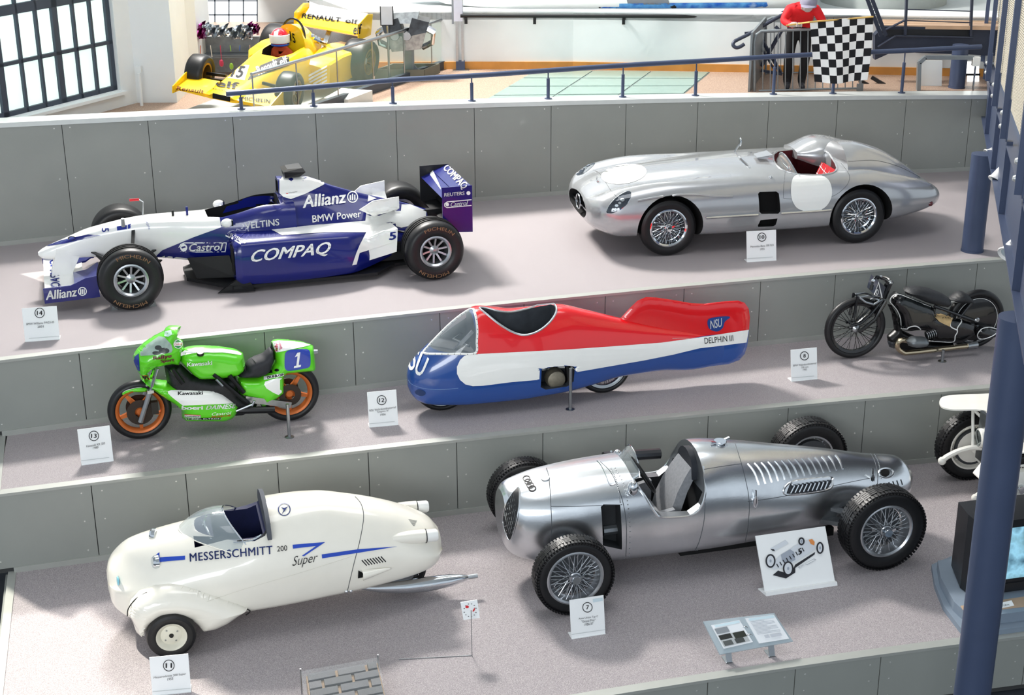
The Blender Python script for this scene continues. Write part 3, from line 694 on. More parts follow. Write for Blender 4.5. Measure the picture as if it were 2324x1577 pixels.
for x in (-1.83, -1.37):
    s = 1 if x < -1.6 else -1; m = MB(); m.prism([(x, -.80, 0), (x+.075*s, -.80, 0), (x+.02*s, -.80, .05)], (0, .16, 0))
    o = m.build('wheel_wedge', steel, None, ang=0); o.matrix_world = wm(f1); o.location = f1.location; o.rotation_euler = f1.rotation_euler
    tag(o, 'small metal wedge %s the near front wheel of the blue formula car' % ('ahead of' if s > 0 else 'behind'), 'wedge')
# ---- paint and lettering
T = bvh([mono, cover, pods]+[o for o in f1.children if o.name.startswith(('flip_up', 'winglet', 'fin'))])
decal(T, [(368, 568), (440, 538), (515, 511), (527, 500), (560, 494), (625, 478), (660, 462), (655, 500), (612, 520), (560, 525), (540, 545), (536, 600), (420, 593), (380, 596), (350, 585)], navy, f1, 'blue_flank')
decal(T, [(524, 452), (540, 448), (600, 444), (640, 446), (650, 470), (632, 478), (618, 466), (560, 470), (505, 484)], navy, f1, 'blue_cockpit_rim')
decal(T, [(634, 398), (682, 396), (742, 415), (693, 440), (660, 452), (643, 447), (634, 438)], white, f1, 'white_airbox')
decal(T, [(616, 521), (720, 510), (829, 501), (836, 443), (845, 425), (990, 440), (985, 500), (900, 519), (905, 545), (860, 560), (816, 574), (809, 600), (799, 602), (808, 575), (816, 556), (831, 527), (740, 527), (640, 534)], white, f1, 'white_tail')
decal(T, [(100, 560), (140, 545), (200, 532), (230, 534), (150, 552)], navy, f1, 'nose_stripe', res=8)
decal(T, ell(163, 541, 9, 5), black, f1, 'emblem', res=6); decal(T, ell(163, 541, 6, 3.4), navy, f1, 'emblem', res=6, off=.005)
words(T, '5', [(231, 518), (231, 527), (247, 517)], blue_print, f1, bold=.02)
decal(T, [(265, 514), (288, 511), (288, 520), (266, 523)], blue_print, f1); decal(T, [(290, 510), (297, 508), (296, 518), (290, 519)], blue_print, f1)
words(T, 'WorldCom', [(342, 520), (334, 502), (337, 521)], blue_print, f1)
words(T, 'Allianz', [(687, 473), (784, 461), (689, 444)], inkw, f1, bold=.03)
o, h = ring(800, 447, 12.5, 13.5, 2.5); decal(T, o, inkw, f1, 'emblem', h, 6)
for dx, a in ((-5, 4), (0, 7), (5, 5)): decal(T, [(800+dx-1.5, 447-a), (800+dx+1.5, 447-a-1), (800+dx+1.5, 447+7), (800+dx-1.5, 447+7)], inkw, f1, 'emblem', res=6)
words(T, 'BMW Power', [(709, 505), (820, 493), (708, 489)], inkw, f1, bold=.02)
words(T, 'VELTINS', [(556, 520), (634, 511), (555, 505)], inkw, f1, bold=.02)
o, h = ring(549, 513, 4, 5.5, 1.3); decal(T, o, inkw, f1, 'emblem', h, 5)
words(T, 'REUTERS', [(517, 534), (547, 550), (521, 527)], inkw, f1, bold=.01); o = ell(555, 548, 4, 4.5); decal(T, o, inkw, f1, 'emblem', res=5); decal(T, [(512, 533), (526, 539), (547, 553), (546, 555), (525, 542), (512, 536)], inkw, f1, 'underline', res=5)
words(T, 'COMPAQ', [(568, 600), (748, 580), (572, 568)], inkw, f1, bold=.025, shear=.25)
decal(T, [(405, 561), (410, 553), (418, 550), (515, 550), (512, 572), (417, 573), (408, 570)], inkw, f1, 'sponsor_frame', [[(407, 561), (412, 555), (419, 552), (513, 552), (510, 570), (418, 571), (410, 568)]], 8)
decal(T, ell(417, 562, 8, 8.5), inkw, f1, 'emblem', res=6, off=.005); decal(T, [(411, 560), (420, 558), (422, 561), (413, 564)], navy, f1, 'emblem', res=6, off=.007)
words(T, 'Castrol', [(428, 570), (505, 568), (430, 553)], inkw, f1, bold=.02, shear=.15)
words(T, '5', [(883, 545), (899, 543), (884, 527)], blue_print, f1, bold=.04)
words(T, 'Schumacher', [(655, 439), (675, 436), (655, 436)], black, f1); decal(T, [(649, 437), (654, 436.5), (654, 440), (649, 440.5)], inkred, f1, 'flag', res=5)
T2 = bvh([ep1, ep2, rwing, [o for o in f1.children if o.name.startswith('front_wing')][0]])
words(T2, 'Allianz', [(104, 681), (174, 672), (105, 660)], inkw, f1, bold=.03); o, h = ring(187, 661, 10, 10, 2); decal(T2, o, inkw, f1, 'emblem', h, 6)
for dx in (-4, 0, 4): decal(T2, [(187+dx-1.2, 656), (187+dx+1.2, 656), (187+dx+1.2, 667), (187+dx-1.2, 667)], inkw, f1, 'emblem', res=6)
words(T2, 'COMPAQ', [(137, 590), (140, 652), (112, 590)], blue_print, f1, bold=.02)
words(T2, 'REUTERS', [(1008, 446), (1054, 442), (1008, 438)], inkw, f1, bold=.02); decal(T2, ell(1063, 438, 4.5, 4.5), inkw, f1, 'emblem', res=5)
decal(T2, [(1008, 462), (1014, 457), (1070, 452), (1070, 467), (1014, 472), (1008, 468)], inkw, f1, 'sponsor_frame', [[(1010, 463), (1015, 459), (1070, 454), (1070, 465), (1014, 470), (1010, 467)]], 8)
words(T2, 'Castrol', [(1022, 469), (1061, 465), (1023, 459)], inkw, f1, bold=.02, shear=.15); decal(T2, ell(1015, 464, 4, 4), inkw, f1, 'emblem', res=5)
words(T2, 'COMPAQ', [(1002, 385), (1048, 432), (1018, 372)], inkw, f1, bold=.03)
decal(T2, [(968, 385), (983, 387), (1003, 432), (1000, 430)], inkw, f1, 'wing_patch', res=8)
# ================================================================== SILVER OPEN SPORTS CAR
silver = mat('silver_lacquer', 'b4b6b8', .24, .55, coat=.8, nz=.02)
redcloth = mat('red_tartan', 'b3121f', .8, nz=.12, nscale=14)
slr = thing('silver_sports_car', 'silver open two seater racing sports car with round white number discs on the top platform', 'race car', (2.76, 17.237, Z3), .195)
ST = [(-2.03, [(0, .40), (.25, .40), (.42, .42), (.46, .49), (.42, .55), (.32, .58), (.2, .585), (.1, .59), (0, .59)]),
      (-2.0, [(0, .34), (.3, .34), (.52, .38), (.57, .49), (.52, .58), (.42, .62), (.3, .62), (.15, .63), (0, .635)]),
      (-1.9, [(0, .26), (.4, .27), (.65, .34), (.71, .49), (.68, .62), (.57, .69), (.38, .675), (.18, .69), (0, .70)]),
      (-1.7, [(0, .2), (.45, .21), (.72, .28), (.79, .47), (.76, .66), (.63, .78), (.43, .745), (.2, .77), (0, .785)]),
      (-1.145, [(0, .2), (.5, .2), (.76, .27), (.83, .48), (.80, .70), (.66, .845), (.46, .81), (.22, .86), (0, .875)]),
      (-.4, [(0, .2), (.55, .2), (.76, .25), (.81, .45), (.79, .67), (.68, .83), (.47, .86), (.22, .90), (0, .915)]),
      (.2, [(0, .2), (.55, .2), (.75, .25), (.80, .45), (.785, .65), (.70, .81), (.5, .885), (.24, .92), (0, .93)]),
      (.75, [(0, .2), (.55, .2), (.76, .26), (.81, .45), (.80, .66), (.72, .82), (.5, .87), (.24, .88), (0, .88)]),
      (1.145, [(0, .2), (.5, .2), (.77, .28), (.84, .48), (.81, .71), (.68, .85), (.46, .84), (.24, .87), (0, .88)]),
      (1.6, [(0, .22), (.5, .22), (.73, .3), (.80, .46), (.77, .65), (.63, .77), (.42, .76), (.2, .78), (0, .79)]),
      (2.05, [(0, .27), (.4, .28), (.6, .34), (.66, .45), (.63, .56), (.52, .63), (.34, .64), (.16, .65), (0, .655)]),
      (2.25, [(0, .33), (.28, .33), (.45, .37), (.50, .43), (.48, .49), (.39, .53), (.25, .53), (.1, .54), (0, .54)]),
      (2.31, [(0, .39), (.2, .39), (.33, .40), (.36, .43), (.34, .46), (.28, .475), (.2, .48), (.1, .48), (0, .48)])]
sb = body(ST, 72, 32).build('body', silver, slr)
hump = body([(1.03, [(0, .7), (.36, .7), (.37, .86), (.30, .97), (.17, 1.07), (0, 1.095)]), (1.15, [(0, .7), (.37, .7), (.38, .84), (.31, .96), (.18, 1.07), (0, 1.10)]), (1.5, [(0, .68), (.36, .68), (.36, .8), (.29, .9), (.17, .99), (0, 1.015)]),
             (1.9, [(0, .6), (.27, .6), (.27, .67), (.21, .73), (.12, .77), (0, .785)]), (2.15, [(0, .5), (.15, .5), (.15, .54), (.12, .57), (.06, .59), (0, .6)])], 32, 16, y0=-.22).build('headrest_fairing', silver, slr)
hump2 = body([(.72, [(0, .8), (.2, .8), (.22, .87), (.17, .89), (.1, .90), (0, .905)]), (1.05, [(0, .7), (.3, .7), (.32, .88), (.24, .97), (.14, 1.01), (0, 1.02)]), (1.5, [(0, .68), (.26, .68), (.27, .8), (.2, .88), (.12, .91), (0, .92)]), (2.0, [(0, .55), (.15, .55), (.15, .6), (.11, .64), (.06, .65), (0, .66)])], 24, 14, y0=.42).build('passenger_fairing', silver, slr)
Tpre = bvh([sb, hump])
cz = [(lambda h: (wm(slr).inverted() @ h[0]) if h[0] else local_z(slr, x, y, .86))(bvh([sb]).ray_cast(CP, ray(x, y).normalized())) for x, y in ((1756, 352), (1768, 343), (1812, 339), (1868, 342), (1884, 353), (1899, 378), (1893, 391), (1860, 397), (1815, 396), (1778, 387), (1759, 370))]
ck = MB().prism([(p.x, p.y, .42) for p in cz], (0, 0, 1))
arch = MB(); arch.lathe([(0, -.42), (.375, -.42), (.385, -1), (0, -1)], (-1.145, 0, .345), n=40); arch2 = MB().lathe([(0, -.42), (.375, -.42), (.385, -1), (0, -1)], (1.145, 0, .345), n=40)
arch3 = MB().lathe([(0, .42), (.375, .42), (.385, 1), (0, 1)], (-1.145, 0, .345), n=40); arch4 = MB().lathe([(0, .42), (.375, .42), (.385, 1), (0, 1)], (1.145, 0, .345), n=40)
mouth = MB().ball((-2.06, 0, .48), 1, 24, (.26, .43, .135))
def vent(pts, d=.12): return MB().prism([(x, -.9, z) for x, z in Lp(slr, pts, -.8)], (0, .1+d, 0))
v1 = vent([(1722, 441), (1726, 437), (1764, 436), (1769, 440), (1771, 480), (1766, 485), (1728, 485), (1723, 480)]); v2 = vent([(1726, 500), (1765, 496), (1762, 511), (1757, 515), (1722, 516), (1721, 512)])
redint = mat('dark_red_lining', '4a0710', .85, nz=.2)
attach_cutters(slr, sb, [(ck, redint), (arch, blackd), (arch2, blackd), (arch3, blackd), (arch4, blackd), (mouth, blackd), (v1, blackd), (v2, blackd)])
# cockpit fittings
m = MB(); m.grid(lambda u, v: (.76+.16*u, -.58+.5*v, .46+.37*u-.05*sin(pi*v)), 8, 8); m.grid(lambda u, v: (.78+.16*u, -.58+.5*v, .45+.37*u), 2, 2)
seatb = m.build('seat_back', redcloth, slr, fix=False); MB().box(.38, .78, -.58, -.08, .42, .52).build('seat', redcloth, slr)
k = MB()
for i in range(5): k.tube([(.757+.16*t/4, -.55+.11*i, .46+.37*t/4-.05*sin(pi*(.06+.22*i))) for t in range(5)], .004, 4)
for i in range(4): k.tube([(.79+.035*i, -.57+.12*t, .53+.085*i-.045*sin(pi*t/4)) for t in range(5)], .004, 4)
stuff(k.build('tartan_line', inkw, slr))
sw = MB(); c0 = V((.40, -.34, .84)); ax = V((.85, 0, .5)).normalized(); uu = V((0, 1, 0)); vv = ax.cross(uu)
sw.tube([c0+(uu*cos(a)+vv*sin(a))*.17 for a in [2*pi*i/28 for i in range(28)]], .011, 7, True); st = sw.build('steering_wheel', mat('wood_rim', '7a5232', .4), slr)
sp = MB()
for a in (0.3, 2.4, 4.5): sp.bar(c0, c0+(uu*cos(a)+vv*sin(a))*.165, .022, .006, ax)
sp.lathe([(0, .02), (.03, .02), (.035, 0), (0, 0)], c0, ax, 14); sp.tube([c0, c0-ax*.3], .014, 7); sp.build('wheel_spokes', chrome, st)
rim = [(1756, 352), (1768, 343), (1812, 339), (1868, 342), (1884, 353), (1899, 378), (1893, 391), (1860, 397), (1815, 396), (1778, 387), (1759, 370)]
seam(Tpre, rim, silver, slr, 'cockpit_rim', .011, 6, 60, True)
glass = mat('clear_perspex', 'dfe9ea', .03, alpha=.22, nz=0, coat=1)
m = MB(); m.grid(lambda u, v: (.30+.06*u-.06*cos(pi*(v-.5))+.02, -.66+.62*v, .80+.09*sin(pi*v)+.14*u*sin(pi*(.15+.7*v))), 4, 14); m.build('windscreen', glass, slr, fix=False)
MB().tube([(.36-.06*cos(pi*(v-.5))+.02, -.66+.62*v, .80+.09*sin(pi*v)+.14*sin(pi*(.15+.7*v))) for v in [i/14 for i in range(15)]], .006, 6).build('windscreen_edge', chrome, slr)
m = MB(); p = wm(slr).inverted() @ Tpre.ray_cast(CP, ray(1668, 345).normalized())[0]; q = p+V((.05, .0, .085)); m.tube([p, (p+q)/2+V((0, 0, .01)), q], .012, 7); mr = m.build('mirror_stalk', chrome, slr); MB().ball(q+V((.01, 0, .035)), .05, 12, (.3, .9, 1.1)).build('rear_mirror', chrome, mr)
Ts = bvh([sb, hump, hump2])
discm = mat('white_number_disc', 'eef0ec', .35, coat=.5, nz=.01)
decal(Ts, [(p.x, p.y) for p in crv([(1797, 412, 0), (1803, 400, 0), (1820, 394, 0), (1850, 395, 0), (1876, 404, 0), (1887, 424, 0), (1886, 450, 0), (1870, 472, 0), (1842, 480, 0), (1812, 474, 0), (1798, 455, 0), (1795, 432, 0)], 48, True)], discm, slr, 'number_disc')
decal(Ts, ell(1416, 395, 52, 22, 36, -.14), discm, slr, 'number_disc')
lampm = mat('headlamp_glass', '2c3540', .06, .3, coat=1, nz=.3, nscale=25)
h1 = [(p.x, p.y) for p in crv([(1377, 481, 0), (1383, 466, 0), (1398, 449, 0), (1416, 437, 0), (1428, 434, 0), (1432, 441, 0), (1426, 458, 0), (1411, 473, 0), (1393, 483, 0), (1381, 484, 0)], 40, True)]
h2 = [(p.x, p.y) for p in crv([(1308, 396, 0), (1313, 381, 0), (1325, 366, 0), (1342, 355, 0), (1353, 352, 0), (1356, 359, 0), (1348, 374, 0), (1333, 388, 0), (1318, 397, 0)], 36, True)]
for h in (h1, h2):
    hd = decal(Ts, h, lampm, slr, 'headlamp', res=6, off=.004); seam(Ts, h, chrome, slr, 'headlamp_rim', .005, 5, 0, True)
    cx = sum(p[0] for p in h)/len(h); cy = sum(p[1] for p in h)/len(h)
    for dx, dy, r in ((8, -7, 5), (-5, 6, 4), (2, 0, 3.5)): decal(Ts, ell(cx+dx, cy+dy, r, r*.8, 12), chrome, slr, 'headlamp_bulb', res=5, off=.008)
seam(Ts, [(1602, 494), (1650, 491), (1700, 488), (1720, 487)], chrome, slr, 'trim_strip', .016, 6, 20, off=.012); seam(Ts, [(1772, 484), (1800, 482), (1850, 479), (1886, 476)], chrome, slr, 'trim_strip', .016, 6, 20, off=.012)
for q in ([(1447, 456), (1480, 450), (1520, 444), (1560, 442), (1600, 443), (1640, 445), (1663, 445)], ): seam(Ts, q, silver, slr, 'arch_blade', .013, 6, 30, off=.006)
linem = mat('shut_line', '4b4d50', .6)
seam(Ts, [(1782, 388), (1779, 420), (1778, 445), (1784, 451), (1830, 451), (1880, 447), (1900, 440), (1922, 420), (1928, 400), (1918, 382), (1908, 370)], linem, slr, 'door_seam', .0025, 4, 50)
seam(Ts, [(1345, 385), (1362, 395), (1385, 430), (1402, 448), (1408, 447)], linem, slr, 'bonnet_seam', .0025, 4, 30)
seam(Ts, [(1912, 362), (1930, 366), (1985, 364), (2040, 378), (2088, 402)], linem, slr, 'boot_seam', .003, 4, 30)
seam(Ts, [(1674, 358), (1696, 378), (1703, 380), (1690, 366), (1680, 357)], chrome, slr, 'air_vent', .005, 5, 30, True)
decal(Ts, [(1678, 360), (1682, 359), (1698, 376), (1696, 378)], linem, slr, 'air_vent', res=6)
p0 = local_z(slr, 1728, 358, .93); m = MB(); m.hexa([p0+V(q) for q in ((-.09, -.1, .02), (.09, -.13, .05), (.1, .1, .05), (-.06, .1, .02), (-.09, -.1, .03), (.09, -.13, .06), (.1, .1, .06), (-.06, .1, .03))]); m.build('cowl_flap', silver, slr, ang=0)
pm = spx(Ts, [(1749, 402)])[0]; inv = wm(slr).inverted(); MB().ball(inv @ pm, .02, 10).build('filler_cap', chrome, slr)
pm = inv @ spx(Ts, [(2112, 462)])[0]; MB().ball(pm, .05, 12, (.7, .5, .6)).build('tail_lamp', mat('tail_red', '5a1c22', .2, coat=1), slr)
st = MB(); c0 = V((-2.02, 0, .5)); st.tube([c0+V((0, .1*cos(a), .085*sin(a))) for a in [2*pi*i/24 for i in range(24)]], .008, 6, True)
for a in (pi/2, pi/2+2.094, pi/2+4.19): st.bar(c0, c0+V((0, .1*cos(a), .085*sin(a))), .012)
st.build('grille_star', chrome, slr); MB().bar((-1.99, -.4, .47), (-1.99, .4, .47), .02).build('grille_bar', chrome, slr, ang=0)
pm = inv @ spx(Ts, [(1357, 412)])[0]; st = MB(); st.tube([pm+V((-.01, .03*cos(a), .03*sin(a)+.03)) for a in [2*pi*i/16 for i in range(16)]], .004, 5, True); st.tube([pm, pm+V((0, 0, .01))], .012, 8); st.build('bonnet_star', chrome, slr)
for x in (-1.145, 1.145):
    for s in (-1, 1): wheel(slr, (x, s*.665, .33), .33, .165, .215, 'wire', s, rim_m=chrome if s < 0 else alu)
# ================================================================== POLISHED ALUMINIUM GRAND PRIX CAR
polish = mat('polished_aluminium', 'dfe2e5', .25, 1.0, nz=.10, nscale=3.5, aniso=.5, bump=.03, bscale=60)
au = thing('aluminium_race_car', 'bare aluminium grand prix car with big wire wheels on the lowest platform', 'race car', (1.732, 12.219, Z1), .2552)
SA = [(-1.90, [(0, .40), (.08, .41), (.17, .47), (.205, .60), (.18, .74), (.11, .83), (.05, .86), (0, .865)]),
      (-1.86, [(0, .32), (.12, .33), (.23, .43), (.265, .60), (.23, .77), (.14, .87), (.07, .9), (0, .905)]),
      (-1.75, [(0, .26), (.17, .27), (.30, .38), (.34, .58), (.30, .79), (.18, .9), (.08, .93), (0, .94)]),
      (-1.5, [(0, .22), (.24, .23), (.37, .34), (.405, .56), (.36, .81), (.22, .94), (.1, .98), (0, .99)]),
      (-1.0, [(0, .2), (.28, .2), (.415, .3), (.44, .55), (.40, .83), (.25, .97), (.12, 1.015), (0, 1.025)]),
      (-.72, [(0, .2), (.29, .2), (.425, .3), (.45, .55), (.41, .83), (.27, .97), (.13, 1.015), (0, 1.025)]),
      (-.1, [(0, .2), (.30, .2), (.43, .3), (.455, .55), (.42, .81), (.30, .98), (.15, 1.08), (0, 1.105)]),
      (.3, [(0, .2), (.28, .2), (.415, .3), (.44, .54), (.40, .78), (.28, .94), (.13, 1.03), (0, 1.05)]),
      (.65, [(0, .2), (.26, .2), (.395, .3), (.42, .52), (.37, .74), (.25, .89), (.11, .965), (0, .985)]),
      (1.2, [(0, .23), (.23, .24), (.35, .33), (.37, .50), (.33, .68), (.21, .80), (.09, .855), (0, .87)]),
      (1.7, [(0, .29), (.19, .30), (.29, .37), (.31, .49), (.27, .62), (.17, .70), (.08, .73), (0, .735)]),
      (1.95, [(0, .34), (.13, .35), (.22, .41), (.245, .51), (.21, .61), (.13, .67), (.06, .69), (0, .695)]),
      (2.03, [(0, .40), (.07, .41), (.12, .45), (.14, .51), (.12, .57), (.07, .61), (.03, .62), (0, .625)])]
ab = body(SA, 72, 28).build('body', polish, au)
Ta0 = bvh([ab])
side = [(-.80, 1.25), (-.79, .98), (-.72, .86), (-.63, .70), (-.56, .645), (-.30, .63), (-.20, .70), (-.15, .84), (-.13, 1.25)]
cut1 = MB().prism([(x, -.6, z) for x, z in side], (0, 1.2, 0))
cut2 = MB().prism([(-.82, -.33, .34), (-.10, -.37, .34), (-.10, .37, .34), (-.82, .33, .34)], (0, 0, .46))
greyint = mat('dark_cockpit', '2b2d30', .7, nz=.2); alin = mat('inner_aluminium', '8b8f93', .4, .9)
op = [local(au, x, y, -.42) for x, y in ((1365, 1152), (1371, 1147), (1408, 1146), (1410, 1245), (1367, 1236))]
cut3 = MB().prism([(p.x, -.6, p.z) for p in op], (0, .32, 0))
vp = [local(au, x, y, -.33) for x, y in ((1788, 1118), (1797, 1096), (1880, 1087), (1888, 1092), (1876, 1110))]
attach_cutters(au, ab, [(cut1, alin), (cut2, greyint), (cut3, greyint)])
MB().tube([(-1.05, -.28, .5), (-.1, -.3, .52)], .05, 10).build('chassis_tube', alin, au); MB().tube([(-.85, .34, .9), (-.3, .36, .86)], .05, 10).build('inner_tube', mat('dark_tube', '46484c', .3, .8), au)
m = MB(); m.bar((-1.28, -.3, .3), (-1.28, -.3, .75), .05, .03); m.bar((-1.22, -.26, .3), (-1.22, -.26, .8), .09, .01); m.build('frame_bracket', alin, au, ang=0)
cloth = mat('grey_seat_cloth', '84868a', .9, nz=.1, nscale=40, bump=.2)
m = MB(); m.loft([[V((-.42+.05*t+.17*t*t, s*(.23-.07*t), .40+.54*t))+V((dx, 0, 0)) for s, dx in ((-1, 0), (1, 0), (1.05, .09), (-1.05, .09))] for t in (0, .3, .6, .85, 1)]); m.build('seat_back', cloth, au)
m = MB(); m.box(-.78, -.42, -.26, .26, .36, .46); m.build('seat', cloth, au); m = MB()
for s in (-1, 1): MB().hexa([(-.82, s*.26, .36), (-.40, s*.28, .36), (-.40, s*.33, .36), (-.82, s*.31, .36), (-.82, s*.26, .56), (-.40, s*.28, .64), (-.40, s*.33, .64), (-.82, s*.31, .56)]).build('seat_bolster', cloth, au)
m = MB(); m.loft([[V((-.145+dx, y, z)) for y, z in [(-.2, .84), (.2, .84)]+[(.2*cos(a)*(1 if 1 else 0), .86+.21*sin(a)) for a in [pi*i/10 for i in range(11)]]] for dx in (-.05, .04)]); m.build('head_pad', mat('dark_leather', '22252c', .55), au)
sw = MB(); c0 = V((-.62, -.05, .90)); ax = V((.86, 0, .5)).normalized(); uu = V((0, 1, 0)); vv = ax.cross(uu)
sw.tube([c0+(uu*cos(a)+vv*sin(a))*.205 for a in [2*pi*i/32 for i in range(32)]], .014, 8, True); st = sw.build('steering_wheel', black, au); sp = MB()
for a in (0, pi/2, pi, 3*pi/2): sp.bar(c0, c0+(uu*cos(a)+vv*sin(a))*.2, .02, .006, ax)
sp.tube([c0, c0-ax*.4], .016, 8); sp.build('wheel_spokes', chrome, st)
for px, py, y in ((1437, 1108, -.40), (1401, 1036, .30)):
    c = local(au, px, py, y); m = MB(); m.ball(c, .062, 14, (.8, .75, 1.15)); mi = m.build('mirror', chrome, au); MB().tube([c, c+V((0, .06 if y < 0 else -.04, -.07))], .012, 6).build('mirror_stalk', chrome, mi)
m = MB(); m.grid(lambda u, v: (-.80+.10*u, .26*sin((v-.5)*2.2), 1.015-.1*(abs(v-.5)*2)**2+.12*u*cos((v-.5)*2.6)), 3, 14); m.build('windscreen', glass, au, fix=False)
MB().tube([(-.70, .26*sin((v-.5)*2.2), 1.015-.1*(abs(v-.5)*2)**2+.12*cos((v-.5)*2.6)) for v in [i/14 for i in range(15)]], .006, 6).build('windscreen_edge', chrome, au)
edge = [V((x, s*yy, z)) for x, z, yy in ((-.79, .97, .30), (-.72, .86, .395), (-.63, .70, .44), (-.56, .645, .45), (-.30, .63, .452), (-.20, .70, .44), (-.15, .84, .40), (-.13, 1.0, .27)) for s in (-1,)]
MB().tube(crv(edge, 40), .011, 6).build('cockpit_bead', polish, au); MB().tube([V((p.x, -p.y, p.z)) for p in crv(edge, 40)], .011, 6).build('cockpit_bead', polish, au)
Ta = bvh([ab])
# grille
gp = [(p.x, p.y) for p in crv([(1177, 1106, 0), (1163, 1118, 0), (1150, 1140, 0), (1143, 1165, 0), (1142, 1185, 0), (1148, 1210, 0), (1158, 1226, 0), (1168, 1200, 0), (1176, 1165, 0), (1179, 1130, 0)], 40, True)]
decal(Ta, gp, mat('grille_dark', '1d1f22', .5), au, 'grille_mesh', res=8); seam(Ta, gp, polish, au, 'grille_surround', .008, 6, 0, True)
for i in range(7):
    t = (i+1)/8; a = (1177-35*t+2*t, 1106+62*t); pts = [(1179-33*t*(1-abs(s-.5)*.2)+(-12+16*s)*(1), 1108+20*t+98*s*(1-t*.15)) for s in [j/8 for j in range(9)]]
    pts = [p for p in pts if inside(p, gp)]
    if len(pts) > 1: seam(Ta, pts, steel, au, 'grille_bar', .006, 5)
for y in (1140, 1165, 1190): 
    pts = [(x, y-.28*(x-1160)) for x in range(1138, 1182, 3)]; pts = [p for p in pts if inside(p, gp)]
    if len(pts) > 1: seam(Ta, pts, steel, au, 'grille_crossbar', .005, 5)
for cx, cy in ((1195, 1086), (1198.5, 1093), (1203, 1100.5), (1208, 1108)):
    o, h = ring(cx, cy, 9, 7.5, 2.4, 22); decal(Ta, o, ink, au, 'ring_emblem', h, 6, .004)
lm = mat('alu_seam', '5d6166', .5, .6)
for q in ([(1240, 1062), (1246, 1085), (1250, 1140), (1252, 1200), (1248, 1240)], [(1363, 1048), (1385, 1070), (1400, 1100), (1415, 1145), (1422, 1200), (1420, 1268)], [(1250, 1149), (1300, 1149), (1360, 1147), (1412, 1145)],
          [(1600, 1140), (1598, 1180), (1588, 1225), (1576, 1252)], [(1668, 1006), (1676, 1030), (1690, 1080), (1700, 1135), (1698, 1190), (1690, 1235)], [(1697, 1138), (1750, 1131), (1830, 1116), (1920, 1096), (1985, 1083)],
          [(1968, 1018), (1985, 1045), (1992, 1080), (1990, 1110)], [(1598, 1065), (1640, 1058), (1683, 1052)]):
    seam(Ta, q, lm, au, 'panel_seam', .0032, 5, 30)
seam(Ta, [(1356, 1046), (1365, 1056), (1376, 1078), (1385, 1100), (1396, 1098)], polish, au, 'cowl_bead', .009, 6, 30)
for px, py in ((1713, 1132), (1978, 1083)):
    p = wm(au).inverted() @ spx(Ta, [(px, py)])[0]; m = MB(); m.tube([p+V((.0, -.01, .09)), p+V((0, -.02, .02)), p+V((0, -.02, -.05)), p+V((0, -.0, -.11))], .009, 6); m.tube([p+V((.015*cos(a), -.02, .055*sin(a)-.02)) for a in [2*pi*i/14 for i in range(14)]], .006, 5, True); m.build('bonnet_latch', chrome, au)
for i in range(14):
    t = i/13; x = 1697+(1896-1697)*t; y = 1052-(1052-1033)*t; l = 1-.35*t
    seam(Ta, [(x, y), (x+9*l, y+10*l), (x+17*l, y+24*l), (x+24*l, y+42*l), (x+26*l, y+48*l)], polish, au, 'louvre', .010, 6, 10)
sc = MB(); q = [(1785, 1122), (1795, 1094), (1880, 1084), (1889, 1090), (1876, 1112)]
P = [wm(au).inverted() @ p for p in spx(Ta, q)]
decal(Ta, q, mat('scoop_dark', '2a2d33', .6), au, 'scoop_recess', res=8, off=.004)
seam(Ta, q, polish, au, 'scoop_surround', .012, 6, 30, True)
seam(Ta, [(1795, 1097), (1835, 1091), (1882, 1086)], polish, au, 'scoop_hood', .022, 6, 12, off=.01)
for i in range(9):
    t = i/8.5; a = (1793+82*t, 1119-10*t); b = (1802+80*t, 1102-10*t); seam(Ta, [a, b], chrome, au, 'scoop_slat', .009, 5, off=.01)
for i in range(6): seam(Ta, [(1999+9*i, 1098-2*i), (2003+9*i, 1110-2*i)], lm, au, 'tail_louvre', .007, 5)
decal(Ta, ell(2008, 1073, 11, 9, 20), blackd, au, 'exhaust_hole', res=6); seam(Ta, ell(2011, 1073, 17, 11, 20), polish, au, 'exhaust_bezel', .008, 5, 0, True)
p = local(au, 2045, 1094, 0); MB().tube([p+V((-.15, 0, .01)), p+V((.10, 0, 0))], .02, 8).build('starter_tube', steel, au)
p = wm(au).inverted() @ spx(Ta, [(1634, 1006)])[0]; m = MB(); m.lathe([(0, .03), (.055, .03), (.06, .02), (.06, -.02), (0, -.02)], p, (0, 0, 1), 20)
for s in (-1, 1): m.bar(p+V((s*.05, s*.02, .02)), p+V((s*.1, s*.03, .03)), .02)
m.build('filler_cap', chrome, au); p = wm(au).inverted() @ spx(Ta, [(1238, 1086)])[0]; MB().lathe([(0, .01), (.035, .01), (.04, 0), (0, 0)], p, (-.2, -.2, 1), 18).build('nose_cap', steel, au)
rv = MB(); irv = wm(au).inverted()
for q in ([(1396, 1062), (1416, 1100), (1425, 1145), (1430, 1200), (1428, 1262)], [(1386, 1062), (1400, 1095), (1408, 1140)], [(1978, 1020), (1994, 1050), (2000, 1085)], [(1700, 1240), (1650, 1248), (1578, 1248)]):
    for p in crv([(x, y, 0) for x, y in q], 22):
        h = Ta.ray_cast(CP, ray(p.x, p.y).normalized())
        if h[0]: rv.ball(irv @ h[0], .0065, 6)
stuff(rv.build('rivet', steel, au))
MB().box(-.3, 1.2, -.25, .25, .12, .2).build('engine_sump', blackd, au, ang=0)
